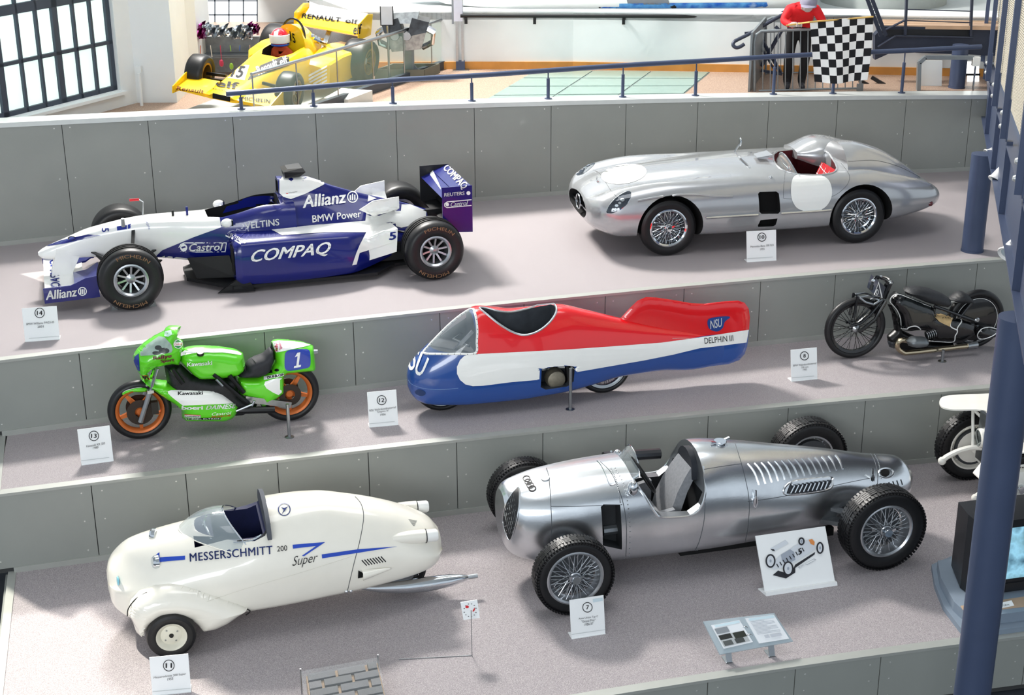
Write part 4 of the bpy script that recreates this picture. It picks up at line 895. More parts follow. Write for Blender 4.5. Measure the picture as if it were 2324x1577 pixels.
for s in (-1, 1):
    m = MB(); m.tube([(-1.446, s*.2, .52), (-1.446, s*.62, .5)], .05, 12); m.tube([(-1.446, s*.3, .36), (-1.446, s*.62, .34)], .045, 12)
    MB().tube([(-1.446, s*.2, .5), (-1.44, s*.64+(.2 if s > 0 else 0), .46)], .055, 12).build('axle_arm', chrome, au); MB().tube([(-1.446, s*.2, .33), (-1.44, s*.64+(.2 if s > 0 else 0), .32)], .04, 12).build('axle_arm', steel, au)
    MB().bar((.95, s*.3, .36), (1.42, s*.62+(.2 if s > 0 else 0), .36), .1, .04).build('radius_arm', steel, au, ang=0); MB().bar((1.0, s*.3, .48), (1.45, s*.6, .42), .05, .03).build('swing_axle', alin, au, ang=0); MB().tube([(1.446, s*.2, .4), (1.446, s*.6+(.2 if s > 0 else 0), .39)], .045, 10).build('half_shaft', steel, au)
for x, R, w, rm, y in ((-1.446, .348, .155, .245, .70), (1.446, .388, .205, .25, .675)):
    for s in (-1, 1): wheel(au, (x, s*y+(.2 if s > 0 else 0), R), R, w, rm, 'wire', s, tread=72)
# ================================================================== CREAM THREE WHEELED RECORD CAR
cream = mat('cream_lacquer', 'ece8dc', .28, coat=.7, nz=.015)
navyin = mat('navy_cockpit', '131a44', .7, nz=.2)
kb = at_z(392, 1487, Z1); th = .262
kr = thing('record_bubble_car', 'cream three wheeled record car with blue lettering and arrows on the lowest platform', 'record car', (kb.x-sin(th)*.54, kb.y+cos(th)*.54, Z1), th)
def ks(x, w, zb, zm, zs, zt, top=.012): return (x, [(0, zb), (w*.65, zb), (w*.92, zb+.05), (w, zm), (w*.88, zs-.08), (w*.62, zs+.35*(zt-zs)), (w*.32, zt-top), (0, zt)])
SK = [ks(-.46, .06, .40, .49, .53, .56), ks(-.44, .16, .32, .49, .58, .63), ks(-.38, .27, .27, .49, .61, .71), ks(-.25, .365, .22, .49, .66, .79), ks(0, .435, .2, .49, .70, .84), ks(.25, .46, .2, .49, .735, .875), ks(.55, .475, .21, .5, .77, .93, .02),
      ks(.86, .475, .22, .52, .82, 1.025, .03), ks(1.1, .47, .23, .52, .82, 1.035, .03), ks(1.3, .46, .24, .51, .81, 1.015, .02), ks(1.57, .44, .25, .5, .785, .95, .015), ks(1.9, .40, .27, .48, .71, .845), ks(2.15, .36, .3, .46, .63, .73), ks(2.28, .30, .34, .45, .56, .645), ks(2.34, .2, .4, .46, .52, .57)]
kbod = body(SK, 84, 24).build('body', cream, kr)
Tk0 = bvh([kbod])
cs = [(.20, .89), (.42, .86), (.60, .835), (.74, .835), (.83, .865), (.875, .94), (.885, 1.25), (.2, 1.25)]
attach_cutters(kr, kbod, [(MB().prism([(x, -.6, z) for x, z in cs], (0, 1.2, 0)), navyin), (MB().prism([(.26, -.26, .4), (.86, -.27, .4), (.86, .27, .4), (.26, .26, .4)], (0, 0, .46)), navyin)])
Tk = bvh([kbod])
# front wings
def fender(s):
    pts = [(291, 1402), (296, 1376), (312, 1358), (345, 1343), (385, 1336), (420, 1337), (455, 1344), (505, 1360), (545, 1375), (566, 1386), (563, 1392), (545, 1402), (520, 1420), (490, 1434), (458, 1439), (447, 1424), (430, 1410), (398, 1403), (370, 1405), (346, 1420), (332, 1442), (328, 1455), (310, 1446), (303, 1425)]
    o = Lp(kr, pts, -.50); m = pillow(o, .16, .15, .045, y0=s*.42); return m.build('front_wing', cream, kr)
fn = [fender(-1), fender(1)]
Tf = bvh([kbod, fn[0]])
pipe = mat('black_piping', '121212', .6)
P = [local(kr, x, y, -.455) for x, y in ((289, 1398), (292, 1380), (312, 1356), (345, 1341), (395, 1334), (450, 1341), (505, 1358), (560, 1382), (567, 1388), (558, 1396))]
MB().tube(crv(P, 40), .005, 5).build('wing_piping', pipe, kr)
# windscreen
perspex = mat('tinted_perspex', 'b9c7cc', .03, alpha=.42, nz=0, coat=1)
def ws(u, v):
    w = v*2-1; a = V((.15+.40*w*w, .37*w, .866-.095*w*w)); b = V((.52+.15*w*w, .335*w, .99-.18*w*w)); p = a.lerp(b, u); return p+V((-.25, .15*w, .9))*(.05*4*u*(1-u)*(1-abs(w)**3))
MB().grid(ws, 8, 20).build('windscreen', perspex, kr, fix=False); MB().tube([ws(1, i/24) for i in range(25)], .007, 6).build('windscreen_edge', chrome, kr); MB().tube([ws(0, i/24) for i in range(25)], .005, 6).build('windscreen_base', cream, kr)
bead = [V((x, -y, z)) for x, z, y in ((.60, .835, .30), (.74, .835, .31), (.83, .87, .30), (.875, .94, .255))]
MB().tube(crv(bead, 20), .012, 6).build('cockpit_bead', black, kr); MB().tube(crv([p+V((-.03, -.01, 0)) for p in bead[:3]], 14), .008, 6).build('grab_rail', chrome, kr)
m = MB(); m.loft([[V((.872+dx, .40*cos(a), .86+.20*sin(a))) for a in [pi*i/12 for i in range(13)]] for dx in (-.03, .005)]); m.build('head_pad', mat('grey_pad', '50535a', .8), kr)
m = MB(); m.box(.55, .82, -.24, .24, .4, .5); m.build('seat', navyin, kr); hb = MB(); hb.tube([(.40, -.22, .84), (.38, -.12, .87), (.36, 0, .88), (.38, .12, .87), (.40, .22, .84)], .011, 7); hb.tube([(.36, 0, .88), (.2, 0, .6)], .014, 7); hb.build('handlebar', chrome, kr)
MB().box(.22, .26, -.24, .24, .5, .8).build('dashboard', cream, kr)
# headlamps, nose lamp, tail lights
for px, py in ((341, 1276), (336, 1213)):
    hh = [p for p in spx(Tk, [(px+8, py)])]
    if hh:
        p = wm(kr).inverted() @ hh[0]; MB().lathe([(0, .02), (.04, .015), (.055, 0), (.06, -.03), (0, -.03)], p, (-.95, -.25 if py > 1240 else .25, .15), 18).build('headlamp', chrome, kr)
p = wm(kr).inverted() @ spx(Tk, [(268, 1318)])[0]; MB().lathe([(0, .012), (.035, .008), (.04, 0), (0, -.005)], p, (-1, -.2, .1), 18).build('nose_badge', mat('pale_blue_badge', '7fc4d8', .2, coat=1), kr)
for s, (px, py), y in ((-1, (955, 1217), -.28), (1, (935, 1152), .26)):
    p = local(kr, px, py, y); m = MB(); m.lathe([(0, -.62), (.012, -.6), (.045, -.3), (.06, -.05), (.058, .04), (0, .04)], p, (1, 0, -.04), 16); tp = m.build('tail_pod', cream, kr)
    m = MB(); m.lathe([(.054, .0), (.054, .085), (.045, .1), (0, .1)], p+V((.045, 0, -.002)), (1, 0, -.04), 16); m.build('tail_lamp', white, tp); MB().lathe([(.061, 0), (.061, .008), (.05, .008)], p+V((.038, 0, -.002)), (1, 0, -.04), 16).build('gasket', black, tp)
blue2 = mat('royal_blue_print', '2348b4', .35, nz=.02)
words(Tk, 'MESSERSCHMITT', [(431, 1275), (619, 1257), (430, 1256)], mat('navy_print', '1c2f6c', .35), kr, bold=.015, spacing=1.08)
words(Tk, '200', [(629, 1252), (652, 1249), (628, 1240)], ink, kr)
decal(Tk, [(343, 1267), (362, 1253), (362, 1265), (420, 1261), (420, 1270), (356, 1276)], blue2, kr, 'arrow')
decal(Tk, [(664, 1236), (738, 1230), (690, 1262), (685, 1261), (717, 1239), (665, 1245)], blue2, kr, 'arrow')
decal(Tk, [(730, 1258), (815, 1246), (902, 1240), (815, 1254), (731, 1267)], blue2, kr, 'arrow')
words(Tk, 'Super', [(663, 1291), (720, 1281), (664, 1263)], ink, kr, shear=.3, bold=-.008)
o, h = ring(645, 1156, 14.5, 15, 2.2); decal(Tk, o, mat('navy_print', '1c2f6c', .35), kr, 'eagle_emblem', h, 6); decal(Tk, [(637, 1151), (645, 1153), (654, 1149), (648, 1157), (639, 1168), (644, 1157)], mat('navy_print', '1c2f6c', .35), kr, 'eagle_emblem', res=6)
seam(Tf, [(806, 1127), (820, 1145), (825, 1175), (817, 1225), (803, 1280), (788, 1343)], linem, kr, 'cover_seam', .0035, 5, 40)
seam(Tf, [(470, 1365), (560, 1335), (680, 1300), (800, 1262)], mat('faint_crease', 'cfcabd', .5), kr, 'body_crease', .002, 4, 30)
for i in range(8): seam(Tk, [(821+6.2*i, 1271-1.2*i), (832+6.2*i, 1283-1.2*i)], ink, kr, 'vent_slot', .005, 5)
for i in range(6): seam(Tk, [(927+2*i, 1179+2.7*i), (946-1*i, 1182+2.2*i)], mat('grey_line', '8b8a85', .6), kr, 'rear_vent', .003, 4)
p = wm(kr).inverted() @ spx(Tk, [(822, 1304)])[0]; m = MB(); m.loft([[p+V((t*.24, -.065*(1-t)*sin(a)-.0, .045*(1-t*.8)*cos(a)+.02*t)) for a in [pi*i/8 for i in range(9)]] for t in (0, .3, .6, .85, 1)], closed=True, cap=False); m.build('air_scoop', cream, kr, fix=False)
decal(Tk, [(813, 1294), (824, 1300), (823, 1310), (812, 1312)], blackd, kr, 'scoop_mouth', res=6, off=.006)
for px, py in ((786, 1346), (796, 1345)):
    hh = spx(Tk, [(px, py-4)])
    if hh: MB().ball(wm(kr).inverted() @ hh[0], .018, 10).build('cover_catch', chrome, kr)
m = MB(); m.tube([(1.62, -.22, .20), (1.8, -.22, .17), (2.0, -.22, .15), (2.2, -.22, .145), (2.4, -.22, .15), (2.52, -.22, .155), (2.56, -.22, .156)], [.02, .045, .06, .066, .055, .03, .018], 14); ex = m.build('exhaust', chrome, kr); MB().tube([(2.55, -.22, .156), (2.64, -.22, .158)], .02, 10).build('tail_pipe', steel, ex)
MB().tube([(2.08, -.1, .34), (2.12, -.1, .18)], .025, 8).build('exhaust_hanger', chrome, kr)
for s in (-1, 1):
    t = wheel(kr, (0.005, s*.545, .20), .20, .105, .118, 'disc', s)
    dm = mat('cream_wheel_disc', 'd9d6c6', .4, .1); b = MB(); h = .0525
    b.lathe([(0, s*.02), (.05, s*.022), (.085, s*.012), (.1, s*.03), (.118, s*.048), (.124, s*.05), (.122, s*.04), (.118, -s*.04), (0, -s*.03)], n=32); b.build('disc', dm, t)
    MB().lathe([(0, s*.036), (.014, s*.036), (.02, s*.02)], n=14).build('hub_nut', black, t)
    n = MB()
    for i in range(4): n.ball((.06*cos(pi/2*i+.6), s*.022, .06*sin(pi/2*i+.6)), .008, 6)
    stuff(n.build('wheel_bolt', steel, t))
t = wheel(kr, (2.03, 0, .2), .2, .1, .118, 'disc', -1); MB().lathe([(0, -.03), (.118, -.03), (.118, .03), (0, .03)], n=24).build('disc', steel, t)
# ================================================================== RED WHITE BLUE STREAMLINER
dl = thing('streamliner_motorcycle', 'red white and blue fully enclosed record motorcycle with tail fin on the middle platform', 'record motorcycle', (.121, 13.914, Z2), .2597)
dm_ = bpy.data.materials.new('tricolour_lacquer'); dm_.use_nodes = True; nt = dm_.node_tree; N, L = nt.nodes, nt.links; B = N['Principled BSDF']
B.inputs['Roughness'].default_value = .22; B.inputs['Coat Weight'].default_value = .7; B.inputs['Coat Roughness'].default_value = .04
tc = N.new('ShaderNodeTexCoord'); sx = N.new('ShaderNodeSeparateXYZ'); L.new(tc.outputs['Object'], sx.inputs[0])
def mth(op, a, b):
    n = N.new('ShaderNodeMath'); n.operation = op
    for i, q in enumerate((a, b)):
        if isinstance(q, (int, float)): n.inputs[i].default_value = q
        else: L.new(q, n.inputs[i])
    return n.outputs[0]
pa, pb = local(dl, 1080, 803, -.285), local(dl, 1697, 748, -.02); pm_ = local(dl, 1500, 778, -.12)
def seg(a, b): k = (b.z-a.z)/(b.x-a.x); return mth('ADD', mth('MULTIPLY', sx.outputs[0], k), a.z-k*a.x-.012)
chord = pa.z+(pb.z-pa.z)*(pm_.x-pa.x)/(pb.x-pa.x)
above = mth('GREATER_THAN', sx.outputs[2], mth('MAXIMUM' if pm_.z < chord else 'MINIMUM', seg(pa, pm_), seg(pm_, pb)))
behind = mth('GREATER_THAN', mth('ADD', sx.outputs[0], mth('MULTIPLY', sx.outputs[2], -.12)), local(dl, 1080, 803, -.285).x-.12*pa.z)
isred = mth('MULTIPLY', above, behind); mx = N.new('ShaderNodeMix'); mx.data_type = 'RGBA'; L.new(isred, mx.inputs[0]); mx.inputs[6].default_value = (*lin('1f4a93'), 1); mx.inputs[7].default_value = (*lin('e0121a'), 1); L.new(mx.outputs[2], B.inputs['Base Color'])
def ds(x, w, zb, zm, zt, sh=.8): return (x, [(0, zb), (w*.6, zb+.005), (w*.9, zb+.07), (w, zm), (w*.93, zm+.4*(zt-zm)), (w*.70, zm+.75*(zt-zm)), (w*.36, zt-.025*sh), (0, zt)])
SD = [ds(-1.19, .03, .30, .36, .42, .3), ds(-1.17, .10, .24, .36, .49, .5), ds(-1.10, .18, .16, .37, .58), ds(-.98, .235, .125, .38, .69), ds(-.8, .27, .11, .39, .84), ds(-.62, .287, .10, .40, .97), ds(-.47, .295, .10, .42, 1.045), ds(-.3, .30, .10, .44, 1.02), ds(-.1, .30, .10, .44, .985), ds(.1, .30, .11, .44, .985), ds(.32, .29, .12, .44, .99),
      ds(.65, .255, .155, .42, .905), ds(1.0, .20, .20, .40, .79), ds(1.4, .135, .20, .38, .67), ds(1.8, .075, .16, .36, .57), ds(2.1, .035, .18, .36, .5), ds(2.25, .012, .2, .36, .45)]
db = body(SD, 75, 24).build('fairing', dm_, dl)
fo = Lp(dl, [(1385, 735), (1408, 722), (1428, 700), (1447, 682), (1466, 674), (1490, 675), (1530, 681), (1570, 688), (1600, 689), (1640, 684), (1675, 682), (1690, 687), (1699, 700), (1702, 720), (1700, 750), (1696, 785), (1690, 803), (1678, 817), (1655, 826), (1600, 833), (1540, 838), (1480, 830), (1420, 800)], 0)
dfin = pillow(fo, .03, .12, .06).build('tail_fin', dm_, dl)
Td0 = bvh([db, dfin])
ri = [(1088, 699), (1104, 699), (1130, 706), (1160, 708), (1195, 701), (1228, 691), (1250, 688), (1261, 694), (1262, 708), (1250, 728), (1230, 746), (1208, 757), (1185, 760), (1160, 752), (1132, 735), (1106, 714)]
plan = []
for x, y in ri:
    h = Td0.ray_cast(CP, ray(x, y).normalized()); p = (wm(dl).inverted() @ h[0]) if h[0] else local_z(dl, x, y, 1.0); plan.append(p)
dark = mat('dark_grey_interior', '34383e', .7, nz=.25, nscale=8)
wsp = [(962, 801), (972, 786), (990, 766), (1020, 736), (1050, 712), (1072, 701), (1079, 715), (1083, 745), (1082, 775), (1079, 801), (1040, 803), (1000, 803)]
wpl = Lp(dl, wsp, -.2)
bay = Lp(dl, [(1229, 838), (1252, 833), (1298, 831), (1306, 836), (1304, 868), (1290, 880), (1240, 886), (1228, 880)], -.3)
attach_cutters(dl, db, [(MB().prism([(p.x, p.y, .42) for p in plan], (0, 0, .9)), dark), (MB().prism([(x, -.32, z) for x, z in Lp(dl, [(972, 797), (985, 778), (1010, 752), (1040, 728), (1068, 708), (1075, 720), (1078, 750), (1076, 797)], -.17)], (0, .52, 0)), dark), (MB().prism([(x, -.45, z) for x, z in bay], (0, .38, 0)), dark)])
Td = bvh([db, dfin])
sil = mat('silver_rim', 'c3c8cc', .3, .8)
seam(Td0, ri, sil, dl, 'cockpit_rim', .011, 6, 64, True)
screen = mat('smoked_screen', '8f9aa0', .04, alpha=.38, nz=0, coat=1)
decal(Td0, wsp, screen, dl, 'windscreen', res=9, off=.006)
seam(Td0, wsp, white, dl, 'windscreen_rim', .013, 6, 50, True)
rvt = MB(); idl = wm(dl).inverted()
for p in crv([(x, y, 0) for x, y in wsp], 34, True):
    h = Td0.ray_cast(CP, ray(p.x, p.y).normalized())
    if h[0]: rvt.ball(idl @ h[0]+V((0, -.012, .003)), .005, 6)
for x, y in ((1073, 876), (1110, 873), (1170, 866), (1310, 842), (1390, 829), (1460, 818), (1526, 805), (1586, 790)):
    h = Td0.ray_cast(CP, ray(x, y).normalized())
    if h[0]: rvt.ball(idl @ h[0], .006, 6)
stuff(rvt.build('rivet', mat('rivet_dark', '33363a', .5), dl))
MB().bar((-.9, -.1, .5), (-.55, -.12, .85), .03).build('steering_strut', steel, dl); m = MB(); m.tube([(-.6, -.18, .72), (-.72, 0, .74), (-.6, .18, .72)], .013, 7); m.build('handlebar', steel, dl)
MB().box(-.15, .28, -.15, .15, .45, .52).build('seat', black, dl); MB().tube([(-.3, .22, .8), (.28, .22, .78)], .015, 6).build('inner_rail', mat('rail_dark', '5a5f66', .5), dl); MB().bar((.12, .24, .62), (.12, .24, .86), .02).build('inner_strut', mat('rail_dark', '5a5f66', .5), dl)
decal(Td, [(1066, 804), (1180, 798.5), (1300, 792), (1400, 785), (1500, 777.5), (1585, 766), (1699, 748), (1694, 777), (1640, 784), (1588, 790), (1526, 805), (1460, 818), (1390, 830), (1310, 844), (1304, 838), (1297, 834), (1252, 836), (1231, 841), (1230, 861), (1160, 867), (1097, 875), (1073, 876), (1056, 872), (1044, 862), (1037, 848), (1037, 832), (1044, 817), (1053, 808)], white, dl, 'white_flash')
seam(Td, [(1526, 768), (1560, 768), (1586, 776), (1583, 790)], mat('flash_line', 'cfcfc8', .5), dl, 'flash_edge', .002, 4, 14)
words(Td, 'DELPHIN III', [(1599, 780), (1664, 773), (1598, 767)], ink, dl)
decal(Td, [(p.x, p.y) for p in crv([(1606, 727, 0), (1612, 722, 0), (1635, 718, 0), (1657, 719, 0), (1645, 730, 0), (1640, 744, 0), (1628, 752, 0), (1612, 748, 0), (1606, 738, 0)], 40, True)], mat('badge_blue', '1d3f86', .3, coat=.5), dl, 'badge')
words(Td, 'NSU', [(1612, 747), (1638, 741), (1612, 727)], inkw, dl, bold=.015, off=.007)
words(Td, 'SU', [(926, 836), (956, 857), (975, 814), (943, 784)], inkw, dl, bold=.02); 
seam(Td, [(927, 862), (935, 872), (960, 881), (1000, 884), (1040, 881)], mat('blue_seam', '6f8fb8', .4), dl, 'nose_seam', .0025, 4, 24)
decal(Td, ell(954, 891, 12, 7, 20, .2), mat('slot_blue', '15315f', .5), dl, 'lamp_slot', res=6); 
pc = local(dl, 1262, 861, -.2); m = MB(); m.lathe([(0, -.05), (.075, -.05), (.09, -.04), (.1, 0), (.1, .06), (0, .06)], (pc.x, -.18, pc.z), (0, 1, 0), 28); m.build('engine_cover', mat('old_bronze', '8a8374', .5, .6, nz=.2, nscale=20), dl)
m = MB(); m.tube([(pc.x+.13, -.16, pc.z+.12), (pc.x+.14, -.17, pc.z-.02), (pc.x+.12, -.16, pc.z-.1)], .03, 9); m.build('engine_pipe', black, dl)
for x in (-.84, .84): wheel(dl, (x, 0, .29), .29, .09, .225, 'thin', -1, rim_m=steel)
tag(thing('support_stand', 'steel support post with round foot under the middle of the tricolour streamliner', 'stand', at_z(1294, 929, Z2)), None)
def stand(o, top, foot=.045):
    h = top; MB().lathe([(0, 0), (foot, 0), (foot, .006), (.0165, .012), (.0165, h), (0, h)], (0, 0, 0), (0, 0, 1), 16).build('post', steel, o); return o
s0 = bpy.data.objects['support_stand']; p = at_plane(1297, 836, s0.location, V((0, 1, 0))); stand(s0, p.z-Z2)
# ================================================================== GREEN RACING MOTORCYCLE
lime = mat('lime_green_lacquer', '5ed21c', .28, coat=.6, nz=.02)
ka = thing('green_motorcycle', 'lime green racing motorcycle with orange five spoke wheels on the middle platform', 'motorcycle', (-2.859, 13.264, Z2), .297)
def kp(pts): return [(150+x*.3012, 680+y*.3012) for x, y in pts]
def pil(root, pts, w, r, name, m, y0=0, yp=0, res=.04, sh=.5): return pillow(Lp(root, pts, yp), w, r, res, y0=y0, sh=sh).build(name, m, root, ang=50)
orange = mat('orange_magnesium', 'c4692f', .4, .3, nz=.05)
t1 = wheel(ka, (-.705, 0, .298), .298, .105, .215, 'mag', -1, rim_m=orange); t2 = wheel(ka, (.712, 0, .298), .298, .125, .212, 'mag', -1, rim_m=orange)
for t, r, y in ((t1, .125, .07), (t2, .11, .08)):
    for s in (-1, 1): MB().lathe([(.05, s*y), (r, s*y), (r, s*(y+.006)), (.05, s*(y+.006))], n=28, closed=True).build('brake_disc', mat('dark_disc', '3c342f', .45, .7), t)
fair_u = kp([(504, 425), (520, 390), (570, 340), (640, 290), (735, 240), (748, 215), (775, 203), (866, 199), (850, 250), (835, 285), (880, 310), (887, 350), (872, 430), (852, 490), (800, 478), (740, 487), (690, 498), (645, 515), (618, 545), (625, 590), (600, 600), (570, 578), (552, 560), (540, 540), (512, 470)])
fu = pil(ka, fair_u, .19, .2, 'upper_fairing', lime)
fl = pil(ka, kp([(553, 568), (610, 598), (640, 600), (700, 610), (850, 632), (1100, 640), (1180, 670), (1250, 720), (1312, 775), (1312, 800), (1272, 865), (1240, 888), (1180, 905), (900, 902), (873, 890), (868, 830), (800, 770), (740, 735), (660, 680), (600, 640), (570, 605)]), .17, .12, 'lower_fairing', lime)
tk = pil(ka, kp([(857, 405), (890, 368), (960, 355), (1050, 351), (1180, 361), (1290, 380), (1332, 400), (1352, 490), (1345, 522), (1290, 563), (1180, 582), (1000, 590), (950, 560), (900, 510), (858, 462)]), .15, .1, 'fuel_tank', lime)
se = pil(ka, kp([(1352, 476), (1400, 442), (1480, 410), (1538, 362), (1547, 325), (1566, 370), (1572, 450), (1545, 520), (1500, 555), (1440, 577), (1340, 578), (1285, 570), (1350, 520)]), .12, .06, 'seat', mat('black_seat', '24252a', .65, nz=.1))
tl_ = pil(ka, kp([(1545, 316), (1600, 305), (1700, 309), (1800, 324), (1862, 347), (1872, 400), (1882, 505), (1862, 526), (1652, 546), (1644, 565), (1645, 682), (1600, 722), (1480, 797), (1462, 785), (1452, 742), (1300, 702), (1288, 582), (1440, 580), (1540, 532), (1573, 460), (1562, 372)]), .13, .07, 'tail_unit', lime)
mg = pil(ka, kp([(398, 692), (430, 664), (500, 644), (560, 638), (622, 648), (618, 688), (560, 693), (490, 690), (435, 712), (405, 722)]), .07, .05, 'front_mudguard', lime)
eng = pil(ka, kp([(740, 500), (860, 480), (950, 565), (1100, 590), (1280, 570), (1300, 700), (1440, 790), (1330, 860), (1200, 870), (900, 800), (760, 620)]), .11, .06, 'engine_block', mat('engine_black', '17181b', .5, nz=.4, nscale=25, bump=.3))
for a, b in (((800, 520), (880, 630)), ((1110, 560), (1380, 790)), ((1230, 570), (1340, 700))):
    p, q = [local(ka, *kp([c])[0], -.14) for c in (a, b)]; MB().tube([p, q], .022, 8).build('frame_tube', black, ka)
p, q = [local(ka, *kp([c])[0], -.11) for c in ((1350, 745), (1695, 792))]; MB().bar(p, q, .03, .06).build('swingarm', steel, ka, ang=0)
p, q = [local(ka, *kp([c])[0], -.13) for c in ((1285, 835), (1570, 828))]; ex = MB().tube([p, p+(q-p)*.2, q], [.02, .035, .033], 10).build('exhaust', black, ka)
for a, b, r in (((1280, 840), (1400, 790), .012), ((1400, 800), (1420, 760), .012), ((1130, 600), (1180, 650), .012)):
    p, q = [local(ka, *kp([c])[0], -.2) for c in (a, b)]; MB().tube([p, q], r, 7).build('foot_lever', steel, ka)
for s in (-1, 1):
    p, q = local(ka, *kp([(690, 520)])[0], -.11), local(ka, *kp([(562, 925)])[0], -.11); p.y = q.y = .10*s; r = p+(q-p)*.42
    MB().tube([p, r], .017, 9).build('fork_tube', chrome, ka); MB().tube([r, q], .026, 10).build('fork_leg', steel, ka)
    MB().box(r.x-.03, r.x+.03, r.y-.03, r.y+.03, r.z-.015, r.z+.015).build('fork_clamp', steel, ka, ang=0)
p = local(ka, *kp([(670, 810)])[0], -.09); m = MB(); m.box(p.x-.035, p.x+.03, p.y-.03, p.y+.03, p.z-.06, p.z+.06); m.build('brake_caliper', mat('caliper_dark', '33302c', .5, .5), ka)
p = local(ka, *kp([(1880, 393)])[0], 0); MB().lathe([(0, .04), (.022, .04), (.026, 0), (0, 0)], p+V((-.02, 0, 0)), (1, 0, 0), 12).build('tail_outlet', steel, ka)
Tk2 = bvh([fu, fl, tk, se, tl_, mg])
def kd(pts, m, name, **k): return decal(Tk2, kp(pts), m, ka, name, **k)
greyg = mat('clear_fairing_screen', '9fb4a8', .05, .1, coat=1, nz=.15, nscale=12)
kd([(556, 400), (600, 345), (700, 275), (745, 285), (790, 335), (803, 375), (792, 398), (660, 418), (562, 424)], greyg, 'windscreen', res=8)
for e in (ell(695, 362, 26, 18), ell(738, 385, 40, 22), ell(680, 402, 30, 14)): kd(e, mat('instrument_seen', '3a3f3d', .3), 'instrument', res=6, off=.005)
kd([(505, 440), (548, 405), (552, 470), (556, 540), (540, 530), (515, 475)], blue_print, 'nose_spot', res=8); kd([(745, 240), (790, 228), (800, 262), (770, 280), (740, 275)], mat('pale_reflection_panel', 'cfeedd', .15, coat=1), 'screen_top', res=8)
words(Tk2, 'Rallye', kp([(655, 462), (795, 442), (655, 428)]), mat('maroon_print', '6b1030', .4), ka, bold=.04); words(Tk2, 'Sport', kp([(710, 480), (815, 468), (710, 450)]), mat('maroon_print', '6b1030', .4), ka, bold=.04)
kd(ell(843, 335, 35, 34), inkw, 'round_sticker', res=6); kd([(812, 322), (843, 303), (874, 322)], mat('sticker_green', '2f8f46', .4), 'sticker_field', res=6, off=.005); kd([(812, 350), (874, 350), (843, 368)], mat('sticker_green', '2f8f46', .4), 'sticker_field', res=6, off=.005); words(Tk2, 'Castrol', kp([(815, 346), (872, 340), (815, 330)]), inkred, ka, off=.007)
words(Tk2, 'Kawasaki', kp([(913, 503), (1100, 490), (913, 472)]), inkw, ka, bold=.03)
kd([(560, 572), (600, 568), (635, 582), (637, 600), (600, 604), (570, 590)], mat('oval_orange', 'e2672a', .4), 'oval_sticker', res=6); kd([(572, 577), (600, 574), (625, 584), (626, 596), (600, 598), (580, 588)], ink, 'oval_sticker_centre', res=6, off=.005)
kd([(766, 692), (790, 682), (1168, 680), (1240, 725), (1312, 780), (880, 797), (800, 735), (768, 706)], white, 'white_panel')
words(Tk2, 'Kawasaki', kp([(842, 720), (1030, 716), (842, 694)]), ink, ka, bold=.03, off=.006)
words(Tk2, 'boeri', kp([(872, 828), (1032, 828), (872, 797)]), inkw, ka, bold=.05); words(Tk2, 'DAINESE', kp([(1052, 828), (1278, 818), (1056, 796)]), inkw, ka, bold=.03, shear=.2)
kd([(895, 862), (1015, 868), (1014, 888), (894, 886)], inkw, 'sticker', res=8); kd([(895, 862), (1015, 868), (1015, 873), (895, 868)], inkred, 'sticker_stripe', res=8, off=.006); words(Tk2, 'CHAMPION', kp([(898, 885), (1012, 885), (898, 874)]), ink, ka, off=.007, bold=.02)
words(Tk2, 'Castrol', kp([(1098, 872), (1245, 862), (1098, 850)]), inkw, ka, shear=.2); words(Tk2, 'DUNLOP', kp([(1098, 888), (1243, 876), (1098, 876)]), inkred, ka, bold=.02)
kd([(895, 892), (1170, 888), (1168, 903), (898, 903)], ink, 'sticker', res=8); words(Tk2, 'STIEBEL ELTRON', kp([(900, 901), (1168, 899), (900, 892)]), inkw, ka, off=.007)
kd([(862, 400), (892, 385), (980, 372), (1180, 370), (1290, 388), (1322, 405), (1318, 418), (1180, 398), (980, 400), (890, 418), (862, 425)], white, 'tank_stripe')
p = wm(ka).inverted() @ spx(Tk2, kp([(1012, 412)]))[0]; MB().lathe([(0, .025), (.03, .025), (.034, 0), (0, 0)], p, (0, -.3, 1), 16).build('tank_cap', black, ka)
kd([(1555, 318), (1600, 309), (1700, 312), (1790, 325), (1842, 342), (1780, 358), (1585, 398), (1566, 360)], white, 'tail_top', res=8); words(Tk2, 'Rallye', kp([(1606, 385), (1600, 318), (1575, 388)]), mat('pink_print', 'd8266a', .4), ka, bold=.02, off=.006); words(Tk2, 'Sport', kp([(1634, 372), (1618, 314), (1608, 376)]), mat('pink_print', 'd8266a', .4), ka, bold=.02, off=.006)
num = [((p.x-150)/.3012, (p.y-680)/.3012) for p in crv([(150+x*.3012, 680+y*.3012, 0) for x, y in ((1648, 420), (1660, 392), (1690, 379), (1790, 372), (1825, 378), (1838, 400), (1841, 480), (1830, 508), (1790, 520), (1690, 535), (1660, 530), (1647, 505))], 40, True)]
kd(num, mat('plate_blue', '2440a8', .35, coat=.4), 'number_plate', res=8); kd([(1722, 432), (1742, 398), (1764, 396), (1752, 491), (1770, 489), (1767, 506), (1715, 514), (1718, 498), (1734, 495), (1743, 424)], inkw, 'number', res=8, off=.009)
kd([(1490, 580), (1640, 552), (1640, 574), (1490, 606)], inkw, 'sticker', res=8); words(Tk2, 'DUNLOP', kp([(1518, 598), (1640, 572), (1514, 580)]), ink, ka, bold=.04, off=.007)
kd([(1493, 640), (1500, 618), (1560, 598), (1645, 584), (1645, 680), (1600, 718), (1560, 700), (1510, 668)], white, 'side_panel'); kd(ell(1588, 531, 18, 10, 16), black, 'air_hole', res=6)
